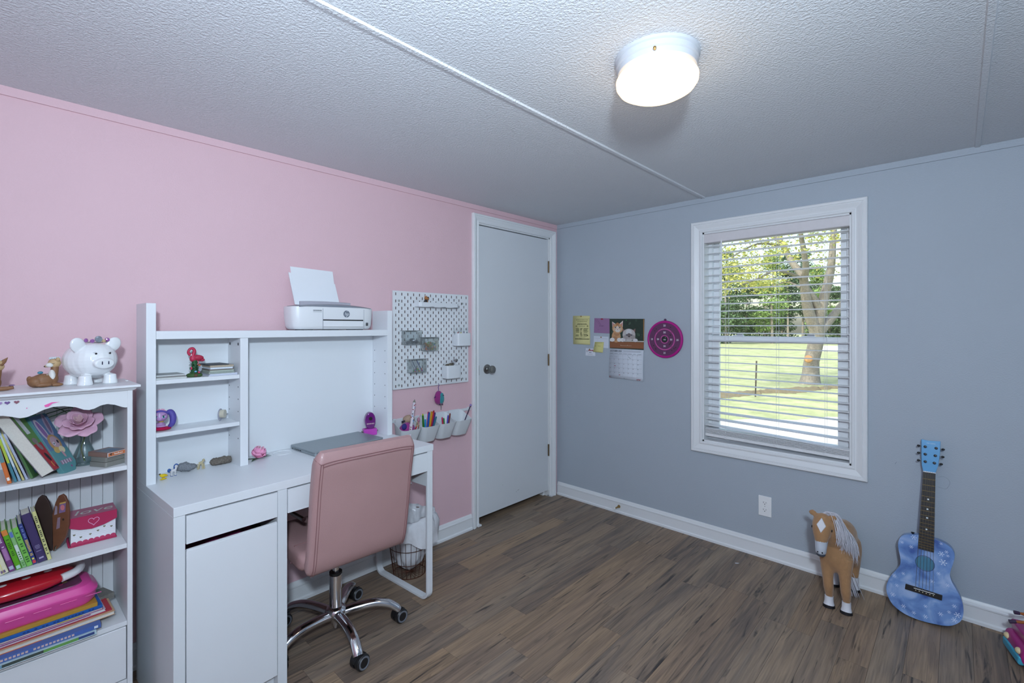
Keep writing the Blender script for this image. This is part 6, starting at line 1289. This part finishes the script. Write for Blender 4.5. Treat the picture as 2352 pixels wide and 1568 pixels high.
p.disc(.124, .005, .0022, .0022, 0, 0, 10, M, (60, 60, 64)); p.text('VFW', .218, -.0025, .0145, 0, M, (150, 40, 56), bold=.03); p.disc(.008, .011, .003, .003, 0, 0, 10, M, (150, 50, 60)); p.build('month_print', PRT, cal)
# dart board
db = fthing('dart_board', 'round magenta paw print dart board beside the window', 'dart board', .9045, 1.2335, 0)
MGT = mat('dartboard_magenta', (176, 22, 130), .38, var=.03)
b = MB(); b.lathe([(0, 0), (.121, 0), (.124, .006), (.121, .014), (.112, .016), (.108, .012), (0, .012)], 56, T(rx=PI / 2)); b.build('rim', MGT, db, smooth=True, angle=50)
b = MB(); b.prism(arc(0, .128, .008, -.6, PI + .6, 12), 0, .006, RX90); b.build('hanger', mat('hanger_grey', (92, 66, 96), .5), db)
p = MB(); M = T(0, -.0126, 0) @ RX90; BR, PKk = (98, 50, 90), (186, 78, 146)
p.disc(0, 0, .1085, .1085, 0, 0, 56, M, BR); p.ringp(0, 0, .064, .0715, .0003, 56, M, PKk); p.ringp(0, 0, .023, .028, .0003, 40, M, PKk); p.disc(0, 0, .02, .02, .0004, 0, 30, M, (28, 30, 32))
for a in (.78, 2.35, 3.6, 5.5): 
    if a != 3.6: p.rect(-.006, -.0012, .006, .0012, .0005, M @ T(.068 * math.cos(a), .068 * math.sin(a), 0, rz=a + PI / 2), (60, 34, 56))
rnd = random.Random(3)
for k in range(16):
    r_ = rnd.choice([.088, .092, .048]); a = rnd.choice([0, 1, 2, 3]) * PI / 2 + rnd.uniform(.45, 1.15); cx, cy = r_ * math.cos(a), r_ * math.sin(a)
    p.disc(cx, cy, .0035, .003, .0003, 0, 8, M, (62, 36, 50)); [p.disc(cx + .0045 * math.cos(t), cy + .0045 * math.sin(t), .0014, .0014, .0003, 0, 6, M, (62, 36, 50)) for t in (.5, 1.2, 1.9, 2.6)]
for t, x_, y_, s_ in (('25', 0, .085, .017), ('50', 0, .040, .017), ('25', -.088, -.005, .015), ('50', -.046, -.005, .016), ('50', .045, -.006, .016), ('25', .088, -.008, .016), ('50', 0, -.05, .016), ('25', 0, -.094, .016), ('100', 0, -.006, .012)): p.text(t, x_, y_, s_, .0006, M, (222, 220, 226), 'CENTER', bold=.02)
p.disc(.006, .013, .003, .005, .0006, .3, 10, M, (90, 130, 100)); p.build('target_print', PRT, db)
# ================================================================ bin, horse, guitar, toys on the floor
bn = thing('wire_basket', 'copper wire waste basket behind the desk leg', 'waste basket', (.165, -1.488, 0))
CW = mat('copper_wire', (104, 68, 54), .4, .7, var=.1)
r0, r1, hh = .084, .125, .30
def rad(z): return r0 + (r1 - r0) * z / hh
for z in (.003, .075, .15, .225, hh): MB().tube([(rad(z) * math.cos(t), rad(z) * math.sin(t), z) for t in [2 * PI * k / 36 for k in range(36)]], .0016 if z not in (.003, hh) else .0022, 5, closed=True).build('hoop', CW, bn)
for k in range(24):
    t = 2 * PI * k / 24; MB().tube([(0.0, 0, .003), (r0 * math.cos(t), r0 * math.sin(t), .003), (r1 * math.cos(t), r1 * math.sin(t), hh)], .0013, 5).build('wire', CW, bn)
bag = thing('bin_liner', 'crumpled translucent white bin liner in the wire basket', 'bag', (.165, -1.488, 0))
BG = mat('white_film', (232, 233, 238), .25, var=.06, scale=30, bump=1, bscale=30, alpha=.88)
rnd = random.Random(2); R_ = []
prof_ = [(.012, .018), (.03, .03), (.055, .06), (.075, .10), (.088, .16), (.1, .22), (.11, .28), (.122, .318), (.133, .312), (.142, .28), (.146, .235), (.148, .19), (.146, .14)]
n_ = 60
for j, (r_, z_) in enumerate(prof_):
    row = []
    for k in range(n_):
        t = 2 * PI * k / n_; f = j / (len(prof_) - 1); w_ = .007 * math.sin(7 * t + j * .7) + .005 * math.sin(13 * t - j * 1.1) + .004 * math.sin(23 * t + j) + rnd.uniform(-.003, .003)
        dz = 0
        if j >= 9:
            lobe = .5 + .5 * math.sin(3 * t + .9); dz = (j - 8) * .014 * (1 - lobe) ** 1.2 + (j - 8) * .006
        row.append(((r_ + w_ * min(1, r_ / .06)) * math.cos(t), (r_ + w_ * min(1, r_ / .06)) * math.sin(t), z_ + dz + .006 * math.sin(5 * t + 1) * (1 if 5 < j < 9 else .3)))
    R_.append(row)
b = MB(); b.rings(R_, cap=False); b.build('film', BG, bag, smooth=True, angle=180)

# toy horse: faces the room (-Y), head turned to its right
hs = thing('toy_horse', 'palomino plush toy horse with a long silver white mane', 'toy horse', (1.882, -.185, 0), math.radians(2))
HC = mat('palomino_flock', (164, 124, 86), .9, var=.16, scale=55, bump=.35, bscale=260, sheen=.3); HW = mat('horse_white', (214, 214, 220), .45, var=.03); HB = mat('hoof_black', (30, 30, 34), .3)
b = MB()
b.tube(bez([(0, .155, .262), (0, .13, .268), (0, .07, .258), (0, 0, .25), (0, -.06, .252), (0, -.105, .248), (0, -.132, .246)], 4), [k_ * .86 for k_ in (.03, .05, .062, .07, .074, .075, .0755, .0755, .075, .0745, .074, .0735, .073, .073, .073, .074, .075, .076, .076, .075, .073, .068, .06, .046, .03)], 18, sy=1.16, up=(1, 0, 0))
b.ell((0, .10, .275), (.057, .066, .07)); b.ell((.002, -.095, .236), (.064, .055, .078)); b.ell((0, -.07, .29), (.05, .06, .05))
b.tube(bez([(0, -.07, .29), (-.002, -.1, .335), (-.022, -.13, .375), (-.036, -.15, .4)], 4), [.058, .057, .055, .053, .051, .049, .047, .046, .045, .044, .043, .042, .041], 16, sy=1.1)
b.ell((-.044, -.156, .4), (.040, .040, .043)); ps = bez([(-.043, -.158, .396), (-.045, -.178, .36), (-.045, -.19, .325), (-.045, -.196, .295)], 4); b.tube(ps, [.042, .042, .041, .039, .0365, .034, .031, .0285, .026, .024, .0225, .0215, .021], 16)
b.ell((-.044, -.196, .292), (.02, .02, .021))
for sx in (-1, 1):
    b.ell((-.044 + sx * .04, -.158, .437 - .006 * (sx > 0)), (.0165, .009, .014))
fr, rr_ = ((-.024, -.118), (.044, -.128)), ((-.034, .118), (.05, .125))
for (x_, y_) in fr: b.tube(bez([((x_ - .008) * .95, y_ + .02, .24), (x_ - .007, y_ + .006, .175), (x_ - .003, y_ - .006, .115), (x_, y_ + .0, .06), (x_, y_, .045)], 3), [.038, .035, .031, .0275, .0245, .0225, .022, .0215, .0195, .0168, .0158, .0155, .0155], 12)
for (x_, y_) in rr_: b.tube(bez([(x_ * .55, y_ - .02, .25), (x_ * .8, y_ - .012, .18), (x_ * .95, y_ + .012, .125), (x_, y_ + .006, .08), (x_, y_, .062)], 3), [.05, .05, .047, .042, .036, .031, .027, .023, .02, .018, .017, .0165, .0165], 12)
b.build('body', HC, hs, remesh=.0045, smit=6)
for i, (x_, y_) in enumerate(fr + rr_):
    k_ = 1; zt = .05 if i < 2 else .066; so = MB().tube([(x_ * k_, y_, zt), (x_ * k_, y_ - .002, zt * .5), (x_ * k_, y_ - .005, .010)], [.0178, .0185, .0225], 14).build('sock', HW, hs, smooth=True)
    MB().tube([(x_ * k_, y_ - .005, .0112), (x_ * k_, y_ - .006, .0)], [.0236, .0252], 16).build('hoof', HB, so, smooth=True, angle=40)
mz = MB(); mz.tube([(-.0446, -.186, .334), (-.0448, -.1975, .30), (-.0448, -.2035, .278), (-.0448, -.202, .268)], [.0268, .0235, .0215, .015], 16); mz.build('muzzle', mat('muzzle_silver', (186, 192, 202), .3, var=.04), hs, smooth=True, angle=70)
b = MB(); b.ell((-.0446, -.2055, .2705), (.0195, .0165, .0125)); b.build('lips', mat('muzzle_slate', (70, 76, 88), .35), hs, smooth=True)
b = MB(); [b.ell((-.0448 + s_ * .009, -.2262, .285), (.0028, .002, .0038)) for s_ in (-1, 1)]; b.build('nostrils', HB, hs, smooth=True)
# diamond blaze laid on the forehead
dm = MB(); dp = [(0, .036), (.019, .002), (0, -.032), (-.019, .002)]
Mdm = T(-.0435, -.2005, .398, rx=PI / 2 - .32); R_ = []
dm.prism(dp, -.012, .004, Mdm); dm.build('blaze', HW, hs, bevel=.003)
for sx in (-1, 1): MB().ell((-.0445 + sx * .0385, -.178, .378), (.0035, .006, .007)).build('eye', mat('horse_eye', (16, 14, 16), .12, coat=1), hs, smooth=True)
# mane: hundreds of strands over the left side of the neck
HAIR = mat('silver_white_hair', (196, 194, 202), .45, var=.2, scale=120, sheen=.2)
rnd = random.Random(77); mn = MB()
for i in range(620):
    t = rnd.random(); root_ = Vector((-.03, -.146, .436)).lerp(Vector((.004, -.03, .338)), t) + Vector((rnd.uniform(-.012, .012), rnd.uniform(-.008, .008), rnd.uniform(-.004, .004)))
    ln = rnd.uniform(.75, 1.05); out = .046 + .006 * t + rnd.uniform(-.008, .012); dn = (.112 + .022 * t) * ln; yy = rnd.uniform(-.03, .012) - .012
    pts = bez([root_, root_ + Vector((out * .55, yy * .3, .012 - .02 * t)), root_ + Vector((out * 1.05, yy * .7, -dn * .42)), root_ + Vector((out * 1.12 + rnd.uniform(-.014, .014), yy, -dn))], 3)
    mn.tube(pts, [.0013] * (len(pts) - 1) + [.0003], 4)
for i in range(40):
    r_ = Vector((-.034 + rnd.uniform(-.016, .016), -.148, .438)); pts = bez([r_, r_ + Vector((.022, .004, .014)), r_ + Vector((.05, .004, -.01)), r_ + Vector((.066 + rnd.uniform(-.008, .012), .0, -.08 - rnd.random() * .05))], 3); mn.tube(pts, [.0013] * (len(pts) - 1) + [.0003], 4)
mn.build('mane', HAIR, hs, kind='stuff')
tl = MB()
for i in range(46):
    r_ = Vector((rnd.uniform(-.008, .008), .158, .285)); sx = rnd.gauss(.004, .008); pts = bez([r_, r_ + Vector((sx * .3, .022, .0)), r_ + Vector((sx * .6, -.01, -.15)), r_ + Vector((sx * 1.6 + .05, -.09 + rnd.uniform(-.03, .02), -.281))], 4); pts = [Vector((p_.x, min(p_.y, .158), max(.004, p_.z))) for p_ in pts]; tl.tube(pts, [.0011] * (len(pts) - 1) + [.0004], 4)
tl.build('tail', HAIR, hs, kind='stuff')

# guitar leaning on the wall
GA_ = math.radians(8.6)
GN = Vector((0, -math.cos(GA_), math.sin(GA_))); GU = Vector((0, math.sin(GA_), math.cos(GA_))); G0 = Vector((2.2, -.168, .0))
gt = thing('toy_guitar', 'blue snowflake printed childs guitar leaning on the grey wall', 'guitar', G0, rot=(-GA_, 0, 0))
def gp(cx, cy):                                           # crop pixel -> local (x, z) on the guitar's front
    P = at_p(2000 + cx / 3.336, 990 + cy / 3.336, G0, GN) - G0; return (P.x, P.dot(GU))
body = [gp(*q) for q in ((365, 795), (300, 790), (240, 800), (212, 840), (210, 890), (222, 950), (228, 1000), (215, 1040), (160, 1100), (130, 1150), (118, 1200), (130, 1260), (170, 1330), (260, 1400), (380, 1450), (500, 1480), (580, 1492), (640, 1485), (690, 1455), (708, 1410), (710, 1360), (695, 1290), (660, 1220), (625, 1160), (608, 1110), (612, 1070), (630, 1020), (643, 965), (635, 920), (600, 880), (550, 850), (490, 828))]
zmin = min(z for x, z in body); print('guitar zmin', zmin)
body = [(p_.x, max(.001, p_.y)) for p_ in bez([(x, z, 0) for x, z in body] + [(*body[0], 0)], 3)[:-1]]
def artmat():
    m = mat('ice_blue_art', (110, 150, 205), .25, coat=.5)
    n = m.node_tree.nodes; L = m.node_tree.links; b = n['Principled BSDF']; tc = n.new('ShaderNodeTexCoord')
    a = n.new('ShaderNodeTexNoise'); a.inputs['Scale'].default_value = 13; a.inputs['Detail'].default_value = 5; a.inputs['Distortion'].default_value = .6; L.new(tc.outputs['Object'], a.inputs['Vector'])
    r = n.new('ShaderNodeValToRGB'); e_ = r.color_ramp.elements; e_[0].position, e_[0].color = .32, (*lin((66, 98, 164)), 1); e_[1].position, e_[1].color = .72, (*lin((176, 198, 232)), 1); k = e_.new(.5); k.color = (*lin((112, 150, 206)), 1)
    L.new(a.outputs['Fac'], r.inputs[0]); L.new(r.outputs[0], b.inputs['Base Color']); return m
ART = artmat(); SIDE = mat('guitar_side_blue', (86, 128, 186), .3, coat=.4)
GT = .055
b = MB(); b.prism(body, -GT, -.002, RX90); b.build('body', SIDE, gt, bevel=.003)
def dring(c, rx, ry, rot, n=28): return [(c[0] + rx * math.cos(t) * math.cos(rot) - ry * math.sin(t) * math.sin(rot), c[1] + rx * math.cos(t) * math.sin(rot) + ry * math.sin(t) * math.cos(rot)) for t in [2 * PI * k / n for k in range(n)]]
b = MB(); b.prism(body, -.002, 0, RX90); b.build('soundboard', ART, gt, bevel=.0012)
hc = gp(415, 1012); q1 = gp(345, 985); q2 = gp(488, 1040); hr = (Vector(q2) - Vector(q1)).length / 2
b = MB(); b.prism(dring(hc, hr, hr * .93, 0), .0001, .0006, RX90); so = b.build('sound_hole', mat('hole_teal', (64, 122, 150), .5, var=.15, scale=30), gt)
b = MB(); b.lathe([(hr * .97, 0), (hr * 1.04, .0), (hr * 1.04, .0016), (hr * .97, .0012)], 36, T(hc[0], 0, hc[1]) @ RX90, cap=False); b.build('rosette', mat('rosette_navy', (40, 70, 112), .4), gt, smooth=True)
fbp = [gp(402, 312), gp(497, 324), gp(485, 928), gp(362, 895)]
b = MB(); b.prism(fbp, .001, .009, RX90); fb = b.build('fretboard', mat('fretboard_black', (34, 32, 34), .45, var=.1), gt, bevel=.001)
nk = [gp(404, 320), gp(495, 330), gp(484, 830), gp(368, 800)]; b = MB(); b.prism(nk, -.022, .001, RX90); b.build('neck', SIDE, gt, bevel=.006)
hd = [gp(*q) for q in ((388, 60), (440, 72), (535, 78), (531, 170), (518, 262), (497, 318), (402, 305), (390, 255), (388, 170))]; b = MB(); b.prism(hd, -.01, .004, RX90); b.build('headstock', mat('headstock_blue', (86, 158, 208), .3, coat=.4, var=.05), gt, bevel=.0015)
n0, n1 = gp(402, 302), gp(497, 316); b = MB(); b.prism([n0, n1, (n1[0], n1[1] - .004), (n0[0], n0[1] - .004)], .004, .0115, RX90); b.build('nut', CERW, gt)
def lerp2(a, b_, t): return (a[0] + (b_[0] - a[0]) * t, a[1] + (b_[1] - a[1]) * t)
BRS = mat('fret_brass', (186, 158, 92), .3, .8)
for k in range(1, 19):
    t = (1 - 2 ** (-k / 12)) / (1 - 2 ** (-18 / 12)) * .97; a, c = lerp2(fbp[0], fbp[3], t), lerp2(fbp[1], fbp[2], t); MB().tube([(a[0], -.0092, a[1]), (c[0], -.0092, c[1])], .0008, 5).build('fret', BRS, fb)
for q in ((441, 520), (435, 595), (433, 662), (427, 749)):
    c = gp(*q); MB().lathe([(0, 0), (.0038, 0), (.0038, .0004), (0, .0005)], 14, T(c[0], -.009, c[1]) @ RX90).build('inlay_dot', mat('inlay_pearl', (214, 222, 224), .3), fb)
bp_ = [gp(268, 1165), gp(550, 1255), gp(545, 1295), gp(262, 1206)]; b = MB(); b.prism(bp_, .0002, .007, RX90); br = b.build('bridge', mat('bridge_black', (28, 26, 28), .4), gt, bevel=.0015)
s0, s1 = gp(330, 1197), gp(492, 1246); MB().tube([(s0[0], -.0075, s0[1]), (s1[0], -.0075, s1[1])], .0016, 6).build('saddle', CERW, br)
for k in range(6):
    t = (k + .5) / 6; a = lerp2(n0, n1, t); c = lerp2(s0, s1, t); MB().tube([(a[0], -.0122, a[1]), (c[0], -.0095, c[1])], .0004 + .0001 * (5 - k) / 5, 4).build('string', mat('string_metal', (170, 160, 140), .3, .8), gt)
    pi_ = (c[0] + .001, c[1] - .007); MB().ell((pi_[0], -.0075, pi_[1]), (.0022, .002, .0022)).build('bridge_pin', mat('pin_ivory', (206, 196, 160), .4), br, smooth=True)
for i, (q, w_) in enumerate((((418, 118), (367, 110)), ((418, 175), (367, 165)), ((418, 232), (366, 222)), ((502, 130), (555, 140)), ((495, 187), (552, 197)), ((488, 243), (540, 252)))):
    c, d = gp(*q), gp(*w_); to = MB().lathe([(0, .004), (.0058, .004), (.006, .008), (.0045, .011), (0, .0115)], 16, T(c[0], 0, c[1]) @ RX90).build('tuner', BLACK, gt, smooth=True)
    MB().tube([(c[0], -.001, c[1]), (d[0], -.001, d[1])], .0014, 6).build('tuner_shaft', STEEL, to); MB().ell((d[0], -.001, d[1]), (.0062, .004, .005)).build('tuner_button', BLACK, to, smooth=True)
for x_, z_ in (gp(436, 145), gp(432, 205)): pass
kc_ = gp(320, 778); MB().lathe([(0, 0), (.004, 0), (.003, .004), (.0065, .009), (.0065, .012), (0, .0125)], 12, T(kc_[0], .02, kc_[1] - .012)).build('strap_button', BLACK, gt, smooth=True)
p = MB(); M = T(0, -.0003, 0) @ RX90; rnd = random.Random(5)
def flake(cx, cy, r_, c):
    for k in range(3):
        a = k * PI / 3; p.rect(-r_, -r_ * .07, r_, r_ * .07, .0001 * k, M @ T(cx, cy, 0, rz=a), c)
        for s_ in (-1, 1):
            for s2 in (-.6, .6): p.rect(0, -r_ * .05, r_ * .3, r_ * .05, .0001 * k, M @ T(cx, cy, 0, rz=a) @ T(s_ * r_ * .55, 0, 0, rz=s2 if s_ > 0 else PI - s2), c)
for q, s_ in (((330, 812), .011), ((240, 850), .007), ((310, 885), .008), ((540, 940), .011), ((580, 925), .007), ((555, 1005), .014), ((590, 955), .006), ((540, 862), .006), ((178, 1105), .009), ((640, 1340), .008), ((665, 1408), .012), ((640, 1445), .010), ((600, 1385), .007), ((535, 1400), .009), ((200, 1180), .008), ((170, 1250), .01), ((250, 1340), .009), ((330, 1390), .008), ((420, 1420), .009), ((250, 1090), .007), ((470, 1150), .009), ((590, 1180), .008), ((520, 1090), .007), ((420, 1340), .007)): flake(*gp(*q), s_, (206, 220, 240))
p.build('snowflake_print', PRT, gt, kind='stuff')
p = MB(); hp_ = gp(462, 92); p.text('FROZEN', hp_[0], hp_[1] - .004, .008, 0, T(0, -.0044, 0) @ RX90, (176, 210, 226), 'CENTER'); p.build('logo_print', PRT, gt)

# pink toy truck with a brown toy horse lying in it (half out of frame)
tk = thing('toy_truck', 'magenta plastic toy truck with a cyan bumper by the baseboard', 'toy', (2.60, -.185, 0), math.radians(14))
PM = mat('truck_magenta', (168, 44, 122), .3, var=.05, coat=.2); CYN = mat('truck_cyan', (70, 166, 196), .35); LIL = mat('truck_lilac', (176, 130, 176), .35)
side = [(-.14, .022), (-.146, .05), (-.14, .082), (-.10, .092), (-.085, .096), (-.07, .135), (.06, .135), (.075, .1), (.16, .095), (.165, .022)]
b = MB(); b.prism(side, -.085, .085, RX90); b.build('body', PM, tk, bevel=.012, seg=3)
b = MB(); b.prism([(-.125, .083), (-.1, .0935), (-.085, .098), (-.075, .118), (-.09, .13), (-.13, .13)], -.07, .07, RX90); b.build('hood', PM, tk, bevel=.008, seg=3)
bx('bumper', (-.152, -.075, .016), (-.132, .075, .05), CYN, tk, .008, seg=3); bx('windscreen', (-.104, -.06, .0975), (-.074, .06, .13), LIL, tk, .004)
for s_ in (-1, 1): MB().ell((-.142, s_ * .052, .062), (.012, .015, .012)).build('headlight', mat('lamp_cream', (226, 206, 160), .3), tk, smooth=True)
for xx in (-.09, .1):
    for s_ in (-1, 1): MB().lathe([(0, -.012), (.024, -.012), (.027, -.008), (.027, .008), (.024, .012), (0, .012)], 24, T(xx, s_ * .08, .0272, rx=PI / 2)).build('wheel', mat('wheel_violet', (86, 50, 110), .5), tk, smooth=True)
bh = thing('toy_foal', 'glossy brown plastic toy horse lying across the pink truck', 'toy', (2.585, -.165, .1365), math.radians(14)); BM = mat('foal_brown', (160, 92, 42), .35, var=.12, scale=30)
b = MB(); b.ell((.05, .0, .03), (.075, .032, .03)); b.ell((-.01, 0, .032), (.03, .026, .026)); b.tube([(.1, 0, .035), (.135, 0, .06), (.15, 0, .075)], [.026, .02, .018], 10); b.ell((.165, 0, .07), (.026, .014, .015))
b.tube(bez([(-.01, -.012, .03), (-.06, -.02, .03), (-.1, -.026, .018), (-.13, -.028, .014)], 3), [.016, .014, .012, .009, .008, .007, .0065, .006, .0055, .005], 8); b.tube(bez([(-.01, .012, .036), (-.05, .016, .042), (-.085, .012, .034), (-.108, .01, .034)], 3), [.016, .014, .012, .009, .008, .007, .0065, .006, .0055, .005], 8)
b.build('body', BM, bh, remesh=.0028, smit=4)
for p_, q_ in (((-.126, -.028, .0145), (-.146, -.029, .010)), ((-.104, .01, .034), (-.12, .009, .034))): MB().tube([p_, q_], [.0062, .0075], 10).build('hoof', mat('foal_hoof', (62, 44, 70), .4), bh, smooth=True)
b = MB(); b.tube(bez([(.09, -.0, .06), (.12, .0, .082), (.15, 0, .095)], 4), .008, 8); b.build('mane', mat('foal_mane', (216, 200, 176), .6), bh, smooth=True)
MB().ell((-.055, -.055, .012), (.03, .02, .022)).build('saddle_pad', mat('pad_cream', (206, 198, 180), .7), bh, smooth=True)
# faint paint chips on the wall and floor are left to the paint
